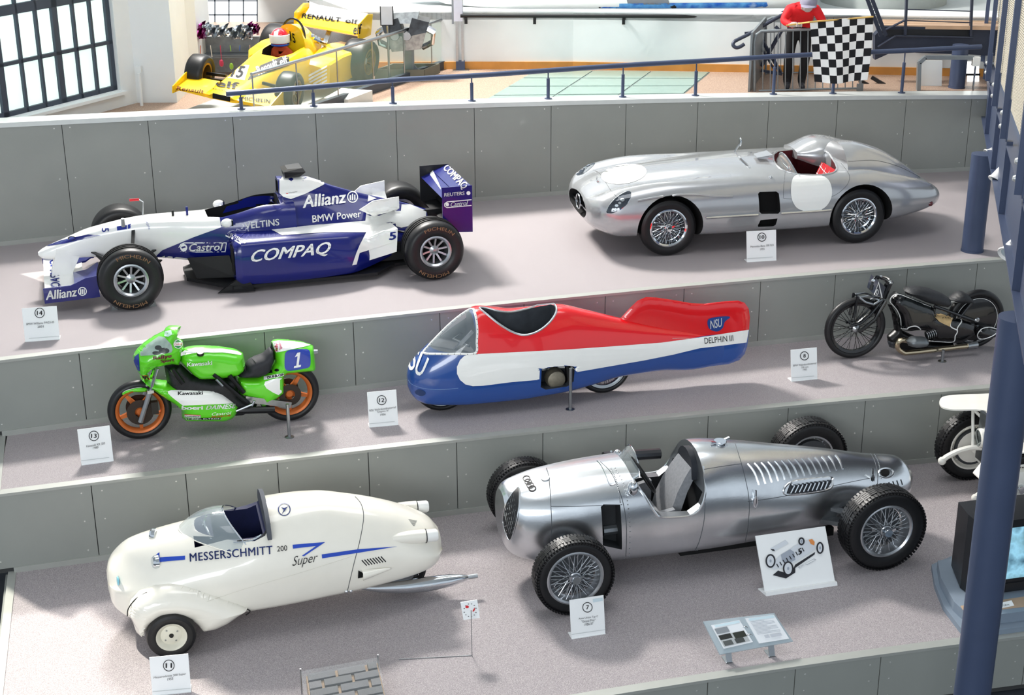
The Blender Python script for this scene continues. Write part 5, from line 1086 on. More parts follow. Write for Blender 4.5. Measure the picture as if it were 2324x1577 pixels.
kd([(400, 705), (440, 672), (520, 652), (612, 648), (612, 660), (520, 668), (450, 688), (410, 715)], white, 'mudguard_stripe', res=8)
st = tag(thing('support_stand', 'steel support post with round foot under the rear axle of the green motorcycle', 'stand', at_z(657, 992, Z2)), None); pp_ = at_plane(654, 917, st.location, V((0, 1, 0))); stand(st, pp_.z-Z2)
# ================================================================== BLACK RECORD MOTORCYCLE
bk = thing('black_motorcycle', 'old black record motorcycle with white pin lines and wire wheels on the middle platform', 'motorcycle', (4.352, 15.202, Z2), .2042)
def bp(pts): return [(1700+x*.26955, 560+y*.26955) for x, y in pts]
bl = mat('black_enamel', '0c0c0f', .22, coat=.6, nz=.15)
t1 = wheel(bk, (-.69, 0, .345), .345, .085, .275, 'thin', -1, rim_m=bl); t2 = wheel(bk, (.71, 0, .335), .335, .095, .262, 'thin', -1, rim_m=bl)
MB().lathe([(0, -.05), (.12, -.055), (.25, -.03), (.258, 0), (.25, .03), (0, .05)], n=40).build('wheel_cover', bl, t2)
MB().lathe([(.243, -.036), (.247, -.036), (.247, -.034), (.243, -.034)], n=44, closed=True).build('white_line', inkw, t2)
bo = pil(bk, bp([(1182, 465), (1196, 420), (1240, 378), (1285, 395), (1400, 440), (1535, 490), (1562, 560), (1600, 560), (1800, 600), (1890, 630), (1900, 720), (1760, 800), (1720, 802), (1510, 792), (1480, 700), (1400, 690), (1340, 700), (1280, 692), (1250, 560), (1200, 490)]), .13, .08, 'body_shell', bl)
fm_ = pil(bk, bp([(1165, 480), (1200, 490), (1250, 580), (1285, 700), (1500, 800), (1720, 805), (1700, 860), (1260, 870), (1180, 830), (1160, 760), (1225, 700), (1200, 560)]), .07, .05, 'crankcase', black)
sd_ = pil(bk, bp([(1308, 372), (1340, 345), (1410, 334), (1520, 350), (1620, 388), (1682, 428), (1692, 462), (1650, 502), (1580, 492), (1480, 462), (1400, 425), (1330, 402)]), .13, .07, 'saddle', mat('worn_black_leather', '26272a', .55, nz=.3, bump=.2))
pd = pil(bk, bp([(1682, 442), (1730, 405), (1765, 378), (1795, 375), (1850, 400), (1882, 438), (1872, 472), (1800, 470), (1720, 462)]), .1, .05, 'rear_pad', mat('worn_black_leather', '26272a'))
p, q = [local(bk, *bp([c])[0], -.03) for c in ((1690, 455), (1870, 465))]; MB().bar(p, q, .05, .015).build('pad_bracket', steel, bk, ang=0)
for a, b, r, m_, n in (((1560, 500), (1890, 620), .018, bl, 'frame_tube'), ((1880, 460), (1770, 600), .018, bl, 'frame_tube'), ((1560, 520), (1530, 700), .018, bl, 'frame_tube')):
    p, q = [local(bk, *bp([c])[0], -.07) for c in (a, b)]; MB().tube([p, q], r, 8).build(n, m_, bk)
cone = pil(bk, bp([(1895, 660), (1960, 655), (2020, 668), (2115, 702), (2060, 752), (1985, 778), (1930, 772), (1900, 740)]), .1, .07, 'tail_cone', bl, y0=-.1, yp=-.1)
vc = pil(bk, bp([(1325, 795), (1380, 752), (1480, 760), (1512, 792), (1490, 832), (1400, 848), (1340, 832)]), .08, .05, 'valve_cover', mat('cast_alloy', '7c8184', .45, .8, nz=.1), y0=-.27, yp=-.27)
m = MB(); c0 = local(bk, *bp([(1540, 745)])[0], -.2)
for i in range(5): m.lathe([(.0, -.004), (.045, -.004), (.045, .004), (0, .004)], c0+V((-.06+.022*i, 0, -.0+.006*i)), (1, 0, .3), 14)
stuff(m.build('cooling_fin', steel, bk))
P = [local(bk, *bp([c])[0], -.22) for c in ((1335, 790), (1285, 785), (1252, 810), (1255, 855), (1300, 890), (1340, 892), (1500, 875), (1700, 850), (1880, 830))]
ex = MB().tube(crv(P, 40), .028, 10).build('exhaust_pipe', mat('bronzed_chrome', 'b8a98f', .2, 1), bk); q = P[-1]; MB().tube([q+V((-.06, 0, 0)), q+V((.05, 0, .008))], [.036, .045], 12).build('exhaust_end', steel, ex)
pil(bk, bp([(1165, 800), (1178, 765), (1205, 748), (1232, 775), (1240, 830), (1222, 858), (1180, 842)]), .07, .05, 'front_cowl', mat('dark_grey_enamel', '2e3136', .3, coat=.4))
for s in (-1, 1):
    P = [local(bk, *bp([c])[0], -.07) for c in ((1150, 455), (1110, 520), (1060, 610), (960, 690), (920, 715))]
    for p in P: p.y = .075*s
    MB().tube(P, .021, 9).build('fork_leg', bl, bk)
    P = [local(bk, *bp([c])[0], -.05) for c in ((1130, 440), (1020, 570), (940, 640), (850, 665))]
    for p in P: p.y = .055*s
    MB().tube(P, .017, 8).build('trailing_link', bl, bk)
    P = [local(bk, *bp([c])[0], -.05) for c in ((915, 415), (900, 490), (880, 600))]
    for p in P: p.y = .05*s
    MB().tube(P, .015, 8).build('spring_link', bl, bk)
m = MB()
for s in (-1, 1):
    P = [local(bk, *bp([c])[0], 0) for c in ((910, 412), (960, 450), (1030, 470), (1100, 430))]
    for p in P: p.y = .06*s
    m.tube(P, .012, 7)
    P = [local(bk, *bp([c])[0], 0) for c in ((915, 412), (990, 400), (1090, 440))]
    for p in P: p.y = .05*s
    m.tube(P, .01, 7)
stuff(m.build('spring_leaf', steel, bk))
MB().tube([local(bk, *bp([c])[0], 0) for c in ((1125, 430), (1180, 300))], .04, 10).build('steering_head', bl, bk)
P = [V((0, 0, 0))]*1; g = []
for s, pts in ((-1, ((1180, 305), (1120, 270), (1075, 250), (1045, 285), (1030, 345))), (1, ((1180, 305), (1190, 290), (1160, 262), (1110, 255), (1080, 262)))):
    Q = [local(bk, *bp([c])[0], s*y) for c, y in zip(pts, (.02, .12, .2, .26, .28))]; hb = MB().tube(crv(Q, 16), .013, 7).build('handlebar', bl, bk); MB().tube([Q[-2]*.4+Q[-1]*.6, Q[-1]+(Q[-1]-Q[-2])*.3], .02, 8).build('grip', black, hb)
    MB().ball(Q[3], .022, 8).build('lever_clamp', chrome, hb)
m = MB(); q = local(bk, *bp([(1190, 300)])[0], -.02); m.ball(q, .035, 10, (1, 1, .6)); m.build('steering_damper', steel, bk)
npl = Lp(bk, bp([(1088, 292), (1150, 340), (1122, 432), (1052, 402), (1062, 360)]), -.12); pl = MB().prism([(x, -.12, z) for x, z in npl], (.03, .24, 0)).build('front_plate', mat('dark_blue_plate', '1d2436', .3, coat=.5), bk, ang=0)
Tb = bvh([bo, cone, sd_, pl, fm_])
def bs(pts, name='pin_line', n=24, m=inkw, r=.0065, c=False): return seam(Tb, bp(pts), m, bk, name, r, 4, n, c)
bs([(1280, 688), (1275, 600), (1245, 530), (1200, 478), (1188, 455), (1200, 425), (1240, 402), (1290, 410), (1400, 455), (1530, 508)], n=50)
bs([(1283, 690), (1330, 692), (1345, 678), (1400, 668), (1440, 688), (1465, 735)]); bs([(1515, 792), (1600, 797), (1718, 800), (1735, 750), (1752, 720), (1755, 680), (1790, 620), (1720, 585), (1695, 665), (1750, 700)], n=40)
bs([(2112, 702), (2050, 750), (1975, 775), (1930, 765), (1928, 730), (1965, 690), (2030, 678), (2110, 700)], n=40); bs([(1090, 296), (1150, 342), (1120, 430), (1055, 402)], n=0, c=True)
decal(Tb, bp([(1557, 545), (1580, 525), (1610, 515), (1700, 550), (1722, 590), (1700, 640), (1690, 672), (1640, 650), (1600, 630), (1562, 590)]), mat('bare_plywood', 'c6a878', .6, nz=.15, nscale=18), bk, 'cut_away_panel', res=8)
o, h = ring(*bp([(1078, 380)])[0], 3, 6, 1.4, 16); decal(Tb, o, inkw, bk, 'plate_number', h, 5)
decal(Tb, bp([(1255, 400), (1530, 505), (1530, 560), (1400, 560), (1280, 490)]), mat('dark_tank_panel', '1d2122', .3, coat=.5, nz=.3, nscale=10), bk, 'tank_panel', res=9)
st = tag(thing('support_stand', 'short steel support post under the exhaust of the black motorcycle', 'stand', at_z(*bp([(1625, 965)])[0], Z2)), None); pp_ = at_plane(*bp([(1635, 868)])[0], st.location, V((0, 1, 0))); stand(st, pp_.z-Z2)
for s, l in (('support_stand', 'tricolour'), ('support_stand.001', ''), ('support_stand.002', '')): bpy.data.objects[s]['group'] = 'support stands of the motorcycles'
# ================================================================== SIGNS AND SMALL EXHIBITS
signm = mat('white_sign_plate', 'eceeee', .45, nz=.008)
def plate_from(name, label, cat, c, z, lean=.2, th=.006, m=signm, lip=True, group=None):
    """standing plate from its four photo corners tl tr br bl; bottom edge on height z"""
    tl, tr, br, bl_ = c; B = at_z(*bl_, z); Cc = at_z(*br, z); e = (Cc-B); w = e.length; e.normalize(); back = V((-e.y, e.x, 0)); up = V((0, 0, cos(lean)))+back*sin(lean)
    lo, hi = .05, 2.5
    for _ in range(40):
        md = (lo+hi)/2; p = B+up*md; d = p-CP; y = IH/2-FPX*d.dot(_U)/d.dot(_F)
        if y > tl[1]: lo = md
        else: hi = md
    o = thing(name, label, cat, (B+Cc)/2, atan2(e.y, e.x), group)
    iu = V((0, sin(lean), cos(lean))); k = MB(); nn = V((0, cos(lean), -sin(lean)))*th
    q = [V((-w/2, 0, 0)), V((w/2, 0, 0)), V((w/2, 0, 0))+iu*lo, V((-w/2, 0, 0))+iu*lo]; k.hexa(q+[p+nn for p in q]); pl = k.build('plate', m, o, ang=0)
    if lip: MB().hexa([(-w/2, -.006, 0), (w/2, -.006, 0), (w/2, .1, 0), (-w/2, .1, 0), (-w/2, -.006, .006), (w/2, -.006, .006), (w/2, .1, .006), (-w/2, .1, .006)]).build('foot', m, o, ang=0)
    return o, pl
def number_sign(num, label, c, z, circ, lines, fold):
    o, pl = plate_from('number_sign', label, 'sign', c, z, group='numbered exhibit signs'); T = bvh([pl])
    rg, h = ring(circ[0], circ[1], circ[2], circ[2]*1.02, 1.6, 30); decal(T, rg, ink, o, 'number_ring', h, 7)
    r = circ[2]; w_ = r*(1.1 if len(num) > 1 else .55); words(T, num, [(circ[0]-w_/2, circ[1]+r*.42), (circ[0]+w_/2, circ[1]+r*.38), (circ[0]-w_/2, circ[1]-r*.42)], ink, o, 'number', bold=.02)
    for t, x0, y0, x1, y1, hh in lines: words(T, t, [(x0, y0), (x1, y1), (x0, y0-hh)], mat('ink_grey', '3c3d40', .6), o, 'caption')
    (a, b), (p, q) = fold; decal(T, [(a, b), (p, q), (p, q+1.3), (a, b+1.3)], mat('fold_shadow_line', 'c4c8c8', .6), o, 'fold_line', res=10)
number_sign('14', 'white sign 14 in front of the blue and white formula car', [(47, 700), (130, 693), (136, 770), (57, 776)], Z3, (90, 710, 11.5), [('BMW-Williams FW23-05', 60, 738, 123, 733, 5), ('2001', 85, 744, 99, 743, 5)], ((56, 768), (135, 762)))
number_sign('13', 'white sign 13 standing before the front wheel of the green motorcycle', [(174, 975), (246, 966), (258, 1046), (185, 1056)], Z2, (213, 989, 11.5), [('Kawasaki KR 350', 196, 1015, 238, 1008, 5), ('1980', 211, 1019, 223, 1017, 5)], ((184, 1045), (257, 1036)))
number_sign('12', 'white sign 12 left of the tricolour streamliner nose', [(831, 890), (900, 886), (904, 964), (838, 970)], Z2, (866, 908, 11), [('NSU Weltrekordmotorrad', 838, 934, 898, 926, 5), ('"Delphin III"', 855, 938, 883, 934, 5), ('1956', 863, 944, 875, 942, 5)], ((838, 961), (904, 955)))
number_sign('10', 'white sign 10 below the door of the silver open sports car', [(1697, 525), (1763, 522), (1762, 591), (1695, 595)], Z3, (1729, 538, 10), [('Mercedes-Benz 300 SLR', 1703, 562, 1756, 558, 4.5), ('1955', 1725, 568, 1735, 567, 4.5)], ((1696, 586), (1762, 582)))
number_sign('8', 'white sign 8 left of the black motorcycle', [(1797, 794), (1855, 788), (1855, 860), (1796, 866)], Z2, (1825.5, 807.5, 10), [('BMW Weltrekordmotorrad', 1800, 832, 1852, 826, 4.5), ('750 ccm', 1818, 836, 1834, 834, 4), ('1935', 1822, 841, 1831, 840, 4)], ((1796, 857), (1855, 852)))
number_sign('7', 'white sign 7 in front of the near front wheel of the aluminium race car', [(1295, 1362), (1369, 1352), (1374, 1438), (1297, 1450)], Z1, (1333, 1378, 11.5), [('Auto Union Typ C', 1313, 1407, 1357, 1401, 5.5), ('"Grand Prix"', 1319, 1413, 1351, 1409, 5.5), ('1936/37', 1326, 1420, 1346, 1417, 5.5)], ((1297, 1439), (1373, 1428)))
number_sign('11', 'white sign 11 in front of the wheel of the cream record car', [(337, 1492), (425, 1484), (434, 1570), (346, 1579)], Z1, (383, 1510, 13), [('Messerschmitt 200 Super', 349, 1541, 422, 1532, 6), ('1955', 380, 1544, 393, 1542, 5.5)], ((346, 1569), (433, 1561)))
sp7 = [o for o in bpy.data.objects if o.name.startswith('number_sign') and 'sign 7' in str(o.get('label'))][0]
T = bvh([c for c in sp7.children if c.name.startswith('plate')]); decal(T, [(1345, 1359), (1367, 1356), (1368, 1363), (1346, 1367)], mat('faded_sticker', 'c4d4da', .6), sp7, 'sticker', res=8)
# drawing board
o, pl = plate_from('drawing_board', 'white board with a cutaway race car drawing leaning by the aluminium car', 'board', [(1711, 1216), (1884, 1198), (1896, 1325), (1737, 1349)], Z1, .55, .012, lip=False)
w = (pl.dimensions.x or .7); MB().hexa([(-.34, -.03, 0), (.34, -.03, 0), (.34, .10, 0), (-.36, .10, 0), (-.34, -.02, .03), (.34, -.02, .03), (.34, .10, .01), (-.36, .10, .01)]).build('foot', signm, o, ang=0)
T = bvh([pl]); Bd = lambda pts, m, n='drawing', **k: decal(T, [(1624+x*.3012, 900+y*.3012) for x, y in pts], m, o, n, res=9, **k)
ga, gb, gc = mat('drawing_grey', '9aa2ae', .6), mat('drawing_dark', '23242b', .6), mat('drawing_pale', 'cfd4da', .6)
Bd([(410, 1145), (525, 1080), (550, 1105), (440, 1165)], gc); Bd([(412, 1148), (440, 1150), (446, 1166), (425, 1160)], gb, off=.006)
Bd([(430, 1345), (470, 1310), (560, 1340), (600, 1265), (750, 1170), (745, 1190), (600, 1290), (600, 1325), (530, 1370)], gb)
Bd([(430, 1300), (420, 1270), (480, 1200), (600, 1120), (700, 1075), (740, 1085), (750, 1150), (600, 1245), (500, 1290)], gc, off=.0065)
Bd([(490, 1190), (560, 1150), (590, 1170), (600, 1230), (540, 1260), (500, 1240)], ga, off=.0075); Bd([(700, 1080), (725, 1072), (745, 1095), (742, 1120), (715, 1110)], mat('drawing_orange', 'd98a4a', .6), off=.0085)
for cx, cy, rx, ry in ((412, 1238, 38, 52), (545, 1295, 40, 55), (645, 1090, 24, 30), (785, 1140, 28, 45)):
    q, h = ring(cx, cy, rx, ry, 12, 26); decal(T, [(1624+x*.3012, 900+y*.3012) for x, y in q], gb, o, 'drawing', [[(1624+x*.3012, 900+y*.3012) for x, y in h[0]]], 8, .0095); Bd(ell(cx, cy, rx-12, ry-12), gc, off=.0105); Bd(ell(cx, cy, 8, 12), ga, off=.0115)
words(T, '5', [(1624+622*.3012, 900+1195*.3012), (1624+650*.3012, 900+1182*.3012), (1624+618*.3012, 900+1150*.3012)], gb, o, 'drawing', bold=.03, off=.0125)
for i in range(9): Bd([(455+24*i, 1262-15*i), (461+24*i, 1258-15*i), (476+24*i, 1284-15*i), (470+24*i, 1288-15*i)], gb, off=.0105)
Bd([(620, 1285), (740, 1220), (758, 1228), (690, 1268), (672, 1262), (632, 1295)], mat('drawing_outline', 'b9bcc2', .6)); Bd([(630, 1285), (738, 1226), (748, 1230), (688, 1262), (672, 1257), (636, 1288)], signm, off=.0065)
# reading lectern with ring binder
lz = Z1; f1_, f2_ = at_z(1655, 1504, lz), at_z(1752, 1490, lz); e = (f2_-f1_).normalized(); 
lt = thing('reading_lectern', 'low tilted glass reading lectern at the edge of the lowest platform', 'lectern', (f1_+f2_)/2, atan2(e.y, e.x))
glz = mat('frosted_plate_glass', 'b4c1c8', .2, alpha=.85, nz=.01, coat=.5)
A, Bq, Cq, Dq = [at_z(x, y, lz+h) for x, y, h in ((1634, 1485, .10), (1800, 1455, .10), (1757, 1391, .27), (1596, 1410, .27))]
il = wm(lt).inverted(); q = [il @ p for p in (A, Bq, Cq, Dq)]; n_ = (q[1]-q[0]).cross(q[3]-q[0]).normalized()*.014
k = MB().hexa([p-n_ for p in q]+q); lp = k.build('glass_plate', glz, lt, ang=0)
for f_ in (f1_, f2_):
    p = il @ f_; MB().hexa([p+V((-.03, -.01, 0)), p+V((.03, -.01, 0)), p+V((.03, .10, 0)), p+V((-.03, .10, 0)), p+V((-.03, -.01, .006)), p+V((.03, -.01, .006)), p+V((.03, .10, .006)), p+V((-.03, .10, .006))]).build('foot', steel, lt, ang=0); MB().bar(p+V((0, 0, 0)), p+V((0, .05, .13)), .05, .008, (0, 1, 0)).build('leg', steel, lt, ang=0)
bd = thing('ring_binder', 'open ring binder with printed pages on the tilted glass lectern', 'binder', (A+Bq+Cq+Dq)/4, atan2(e.y, e.x)); T = bvh([lp]); page = mat('paper_page', 'f0f2f4', .6, nz=.01)
P1 = [(1613, 1420), (1677, 1408), (1708, 1458), (1642, 1473)]; P2 = [(1690, 1404), (1755, 1396), (1790, 1450), (1722, 1461)]
for P_ in (P1, P2):
    fnp = on_px(T, .004); qq = [wm(bd).inverted() @ fnp(*p) for p in P_]; nn = (qq[1]-qq[0]).cross(qq[2]-qq[0]).normalized(); nn = nn if nn.z > 0 else -nn
    MB().hexa(qq+[p+nn*.012 for p in qq]).build('page', page, bd, ang=0)
T = bvh(list(bd.children))
def qf(P_): f = quad_fn([P_[3], P_[2], P_[1], P_[0]]); return lambda u, v: tuple(f(u, v))
for P_, items in ((P1, [(0, .9, 1, 1, 'cfe3ea'), (.06, .62, .5, .85, '8b9095'), (.06, .08, .95, .55, 'b9bcbc'), (.06, .36, .48, .56, '2b2d2b'), (.55, .3, .95, .55, '33362f'), (.1, .1, .4, .3, '5a5d5c'), (.5, .1, .8, .3, '4a4d4c')]), (P2, [(0, .9, 1, 1, 'cfe3ea')]+[(.12, .84-.05*i, .9 if i % 4 else .6, .855-.05*i, 'b5bac2') for i in range(11)]+[(.3, .16, .45, .28, 'c9ccd2'), (.5, .16, .85, .28, 'c9ccd2')])):
    f = qf(P_)
    for i, (a, b, c_, d, col) in enumerate(items): decal(T, [f(a, b), f(c_, b), f(c_, d), f(a, d)], mat('page_'+col, col, .6, nz=0), bd, 'printed_block', res=14, off=.003+.0006*i)
for y in (1430, 1447): p = wm(bd).inverted() @ at_plane(1690+(y-1430)*.6, y, A, (Bq-A).cross(Dq-A).normalized()); MB().tube([p+V((.03*cos(a), 0, .022*sin(a)+.01)) for a in [pi*i/10 for i in range(11)]], .003, 5).build('ring', chrome, bd)
# small sign on a thin rod
b0 = at_z(1071, 1488, Z1); o = thing('rod_sign', 'small white notice with red spots on a thin metal rod', 'sign', b0, .2)
top = at_plane(1068, 1384, b0, V((0, 1, 0))); hh = top.z-Z1; MB().tube([(0, 0, 0), (0, 0, hh)], .004, 6).build('rod', steel, o); pe = wm(o).inverted() @ at_z(905, 1497, Z1); MB().tube([(0, 0, .004), (pe.x, pe.y, .004)], .0035, 5).build('foot_rod', steel, o)
q = [wm(o).inverted() @ at_plane(x, y, b0+V((0, -.006, 0)), V((0, cos(.25), -sin(.25)))) for x, y in ((1052, 1407), (1089, 1402), (1083, 1361), (1045, 1367))]; pl = MB().hexa(q+[p+V((0, .006, 0)) for p in q]).build('plate', signm, o, ang=0); T = bvh([pl])
decal(T, ell(1060, 1377, 4, 3.2, 14), inkred, o, 'red_spot', res=6); decal(T, [(1072, 1387), (1077, 1378), (1078, 1384), (1074, 1388)], inkred, o, 'red_spot', res=6)
for a in (.3, .8, 1.3, 1.8, 2.3, 2.8): decal(T, ell(1067-14*cos(a), 1385-15*sin(a), 1.6, 1, 6), mat('ink_grey', '3c3d40'), o, 'fine_print', res=6); decal(T, ell(1067-14*cos(a), 1385+14*sin(a), 1.6, 1, 6), mat('ink_grey', '3c3d40'), o, 'fine_print', res=6)
# paving sample in an acrylic case
pc0 = at_z(770, 1610, Z1); cs_ = thing('paving_display_case', 'clear acrylic case over a sample of grey paving bricks at the bottom edge', 'display case', pc0, .22); ic = wm(cs_).inverted()
g0, g1, g2 = [ic @ at_z(x, y, Z1+.16) for x, y in ((694, 1527), (856, 1497), (712, 1640))]; ux = g1-g0; uy = -(g2-g0)
def gq(u, v, z): p = g0+ux*u-uy*(1-v) if False else g0+ux*u+(g2-g0)*v; return V((p.x, p.y, z))
MB().hexa([gq(0, 0, 0), gq(0, 1, 0), gq(1, 1, 0), gq(1, 0, 0)]+[gq(0, 0, .13), gq(0, 1, .13), gq(1, 1, .13), gq(1, 0, .13)]).build('mortar_bed', mat('mortar', 'a58f78', .9, nz=.2, nscale=30), cs_, ang=0)
brm = [mat('paving_grey_%d' % i, c, .6, nz=.12, nscale=14, bump=.2) for i, c in enumerate(('40444b', '4c4e53', '393e44'))]
nr = 6
for r in range(nr):
    off = (0, .5)[r % 2]; edges = [0]+[c for c in [(off+i)/2.4 for i in range(0, 4)] if .04 < c < .96]+[1]
    for i, (a, b) in enumerate(zip(edges[:-1], edges[1:])):
        g = .016; v0, v1 = (r+.07)/nr, (r+.93)/nr; h_ = .155+random.uniform(-.004, .004); k = MB(); k.hexa([gq(a+g, v1, .1), gq(b-g, v1, .1), gq(b-g, v0, .1), gq(a+g, v0, .1), gq(a+g*1.3, v1-.006, h_), gq(b-g*1.3, v1-.006, h_), gq(b-g*1.3, v0+.006, h_), gq(a+g*1.3, v0+.006, h_)]); k.build('brick', brm[(i+r) % 3], cs_, ang=0)
acr = mat('acrylic', 'e6eef0', .08, alpha=.035, nz=0)
c4 = [ic @ at_z(x, y, Z1+.2) for x, y in ((682, 1524), (858, 1492), (890, 1640), (705, 1672))]
k = MB()
for a, b in zip(c4, c4[1:]+c4[:1]): k.hexa([V((a.x, a.y, 0)), V((b.x, b.y, 0)), V((b.x*.985, b.y*.985, 0)), V((a.x*.985, a.y*.985, 0)), V((a.x, a.y, .2)), V((b.x, b.y, .2)), V((b.x*.985, b.y*.985, .2)), V((a.x*.985, a.y*.985, .2))])
k.prism([V((p.x, p.y, .2)) for p in c4], (0, 0, .006)); k.build('acrylic_cover', acr, cs_, ang=0)
for p in c4[:3]: MB().tube([(p.x, p.y, 0), (p.x, p.y, .225)], .006, 8).build('corner_pin', steel, cs_)
# ================================================================== TELEVISION ON ITS STAND
tvs = thing('television_stand', 'blue grey curved television plinth on the lowest platform at right', 'stand', at_z(2200, 1400, Z1), .2); it = wm(tvs).inverted()
pts = [it @ at_z(x, y, Z1) for x, y in ((2113, 1292), (2120, 1335), (2140, 1385), (2175, 1432), (2192, 1452), (2420, 1420), (2420, 1260), (2300, 1262), (2160, 1272))]
MB().prism([V((p.x, p.y, 0)) for p in pts], (0, 0, .05)).build('base', mat('stand_blue_grey', '7f8c9a', .5, nz=.03), tvs, ang=0)
pts2 = [it @ at_z(x, y, Z1+.14) for x, y in ((2128, 1272), (2135, 1310), (2165, 1365), (2205, 1402), (2420, 1375), (2420, 1240), (2200, 1262))]
MB().prism([V((p.x, p.y, .05)) for p in pts2], (0, 0, .09)).build('shelf', mat('stand_blue_grey', '7f8c9a'), tvs, ang=0)
pw = [it @ at_z(x, y, Z1+.142) for x, y in ((2190, 1392), (2420, 1366), (2420, 1340), (2180, 1375))]; MB().prism([V((p.x, p.y, .14)) for p in pw], (0, 0, .004)).build('wood_edge', mat('beech', 'b79a80', .5, nz=.06), tvs, ang=0)
Zt = Z1+.147; tv = thing('television', 'black tube television half hidden behind the foreground column', 'television', at_z(2205, 1354, Zt), .23); ix = wm(tv).inverted()
tvm = mat('tv_plastic', '1b1c20', .4, nz=.05); ztop = local(tv, 2205, 1192, 0).z
k = MB(); k.loft([[V((0, 0, 0)), V((.85, 0, 0)), V((.85, 0, ztop)), V((0, 0, ztop))], [V((-.02, .16, 0)), V((.87, .16, 0)), V((.87, .16, ztop+.01)), V((-.02, .16, ztop+.01))], [V((.08, .5, .02)), V((.77, .5, .02)), V((.77, .5, ztop-.05)), V((.08, .5, ztop-.05))]]); k.build('cabinet', tvm, tv, ang=20)
MB().grid(lambda u, v: (.07+.7*u, -.004-.02*sin(pi*u)*sin(pi*v), .13+(ztop-.2)*v), 8, 8).build('screen', mat('tv_screen', '7fb6cf', .15, emit=.55, nz=.5, nscale=5, ramp=[(.3, '3f5f70'), (.5, '8fc3d8'), (.7, '5b7f86')]), tv)
MB().box(.05, .8, -.012, 0, .02, .09).build('speaker_bar', tvm, tv, ang=0); MB().bar((.04, .02, ztop+.008), (.10, -.004, ztop+.006), .008).build('top_label', inkw, tv, ang=0)
o, pl = plate_from('caption_card', 'little white caption card on the television shelf', 'sign', [(2268, 1372), (2296, 1366), (2302, 1374), (2270, 1381)], Zt-.003, 1.0, .004, lip=False); words(bvh([pl]), 'Film', [(2274, 1377), (2290, 1374), (2273, 1373)], mat('ink_grey', '3c3d40'), o, 'caption')
# ================================================================== COLUMNS AND STEEL BRIDGE
def column(name, label, x, y, z0, z1, r):
    o = thing(name, label, 'column', (x, y, z0)); MB().lathe([(0, 0), (r, 0), (r, z1-z0), (0, z1-z0)], (0, 0, 0), (0, 0, 1), 36).build('shaft', gunblue, o); MB().lathe([(r, 0), (r+.006, 0), (r+.006, .02), (r, .02)], (0, 0, 0), (0, 0, 1), 36, closed=True).build('base_ring', gunblue, o); return o
BP0 = at_d(2291, 640, 10.25); bd3 = ray(2162, -110); bh = V((bd3.x, bd3.y, 0)); bslope = bd3.z/bh.length; bdir = bh.normalized(); bn = V((bdir.y, -bdir.x, 0))
br_ = thing('steel_bridge', 'blue grey steel ramp edge with bolted flat posts and woven mesh on the right', 'bridge', BP0)
def b_of(x, y): p = at_plane(x, y, BP0, bn)-BP0; s = p.dot(bdir); return s, p.z-s*bslope
s0, s1 = -2.2, b_of(2208, 118)[0]
def bpt(s, o_, z): return bdir*s+bn*o_+V((0, 0, z+s*bslope))
def bbox(k, sa, sb, oa, ob, za, zb_): return k.hexa([bpt(sa, oa, za), bpt(sa, ob, za), bpt(sb, ob, za), bpt(sb, oa, za), bpt(sa, oa, zb_), bpt(sa, ob, zb_), bpt(sb, ob, zb_), bpt(sb, oa, zb_)])
WH = b_of(2310, 430)[1]
bbox(MB(), s0, s1, 0, .16, 0, .02).build('bottom_flange', gunblue, br_, ang=0); bbox(MB(), s0, s1, .05, .065, .02, WH).build('web', gunblue, br_, ang=0); bbox(MB(), s0, s1, 0, .16, WH, WH+.02).build('top_flange', gunblue, br_, ang=0)
bbox(MB(), s0, s1, .3, 1.6, WH, WH+.06).build('deck', mat('bridge_deck', '6a6f76', .6), br_, ang=0)
meshm = mat('woven_steel_mesh', 'c4bcab', .6, .2, nz=.2, nscale=60)
bolts = [((2222, 63), (2221, 79)), ((2229, 83), (2227, 101)), ((2238, 108), (2237, 130)), ((2252, 142), (2251, 167)), ((2270, 187), (2268, 215)), ((2293, 248), (2292, 282))]
sv = sorted(b_of(*t)[0] for t, _ in bolts); za = [b_of(*t)[1] for t, _ in bolts]; zb2 = [b_of(*q)[1] for _, q in bolts]; zt_, zl_ = sum(za)/len(za), sum(zb2)/len(zb2); stp = (sv[-1]-sv[0])/(len(sv)-1)
sv = [sv[0]-stp*i for i in (3, 2, 1)]+sv+[sv[-1]+stp*i for i in (1, 2)]
for i, s in enumerate(sv):
    if s < s0 or s > s1: continue
    k = MB(); bbox(k, s-.06, s+.06, -.06, -.01, zl_-.1, WH+2.4); bbox(k, s-.08, s+.08, -.012, 0, zl_-.12, zt_+.12); bbox(k, s-.055, s+.055, 0, .05, zl_-.12, WH); k.build('post', gunblue, br_, ang=0)
    k = MB(); bbox(k, s-.012, s+.012, .0, .05, .02, WH); g = k.build('stiffener', gunblue, br_, ang=0)
    for zz in (zt_, zl_): c = bpt(s, -.06, zz); MB().lathe([(0, -.02), (.016, -.016), (.024, 0), (.024, .004)], c, bn, 12).build('bolt', screw_m, g)
    c = bpt(s+.2, .045, .12); MB().lathe([(0, -.01), (.018, -.008), (.024, 0), (.024, .004)], c, bn, 12).build('bolt', gunblue, g)
    k = MB()
    for j in range(100): zz = WH+.06+.024*j; bbox(k, s+.03, s+stp-.03, .12, .124, zz, zz+.012)
    n_ = 36
    for j in range(n_): ss = s+.03+(stp-.06)*(j+.2)/n_; bbox(k, ss, ss+.012, .124, .128, WH+.06, WH+2.4)
    stuff(k.build('mesh_infill', meshm, br_, ang=0))
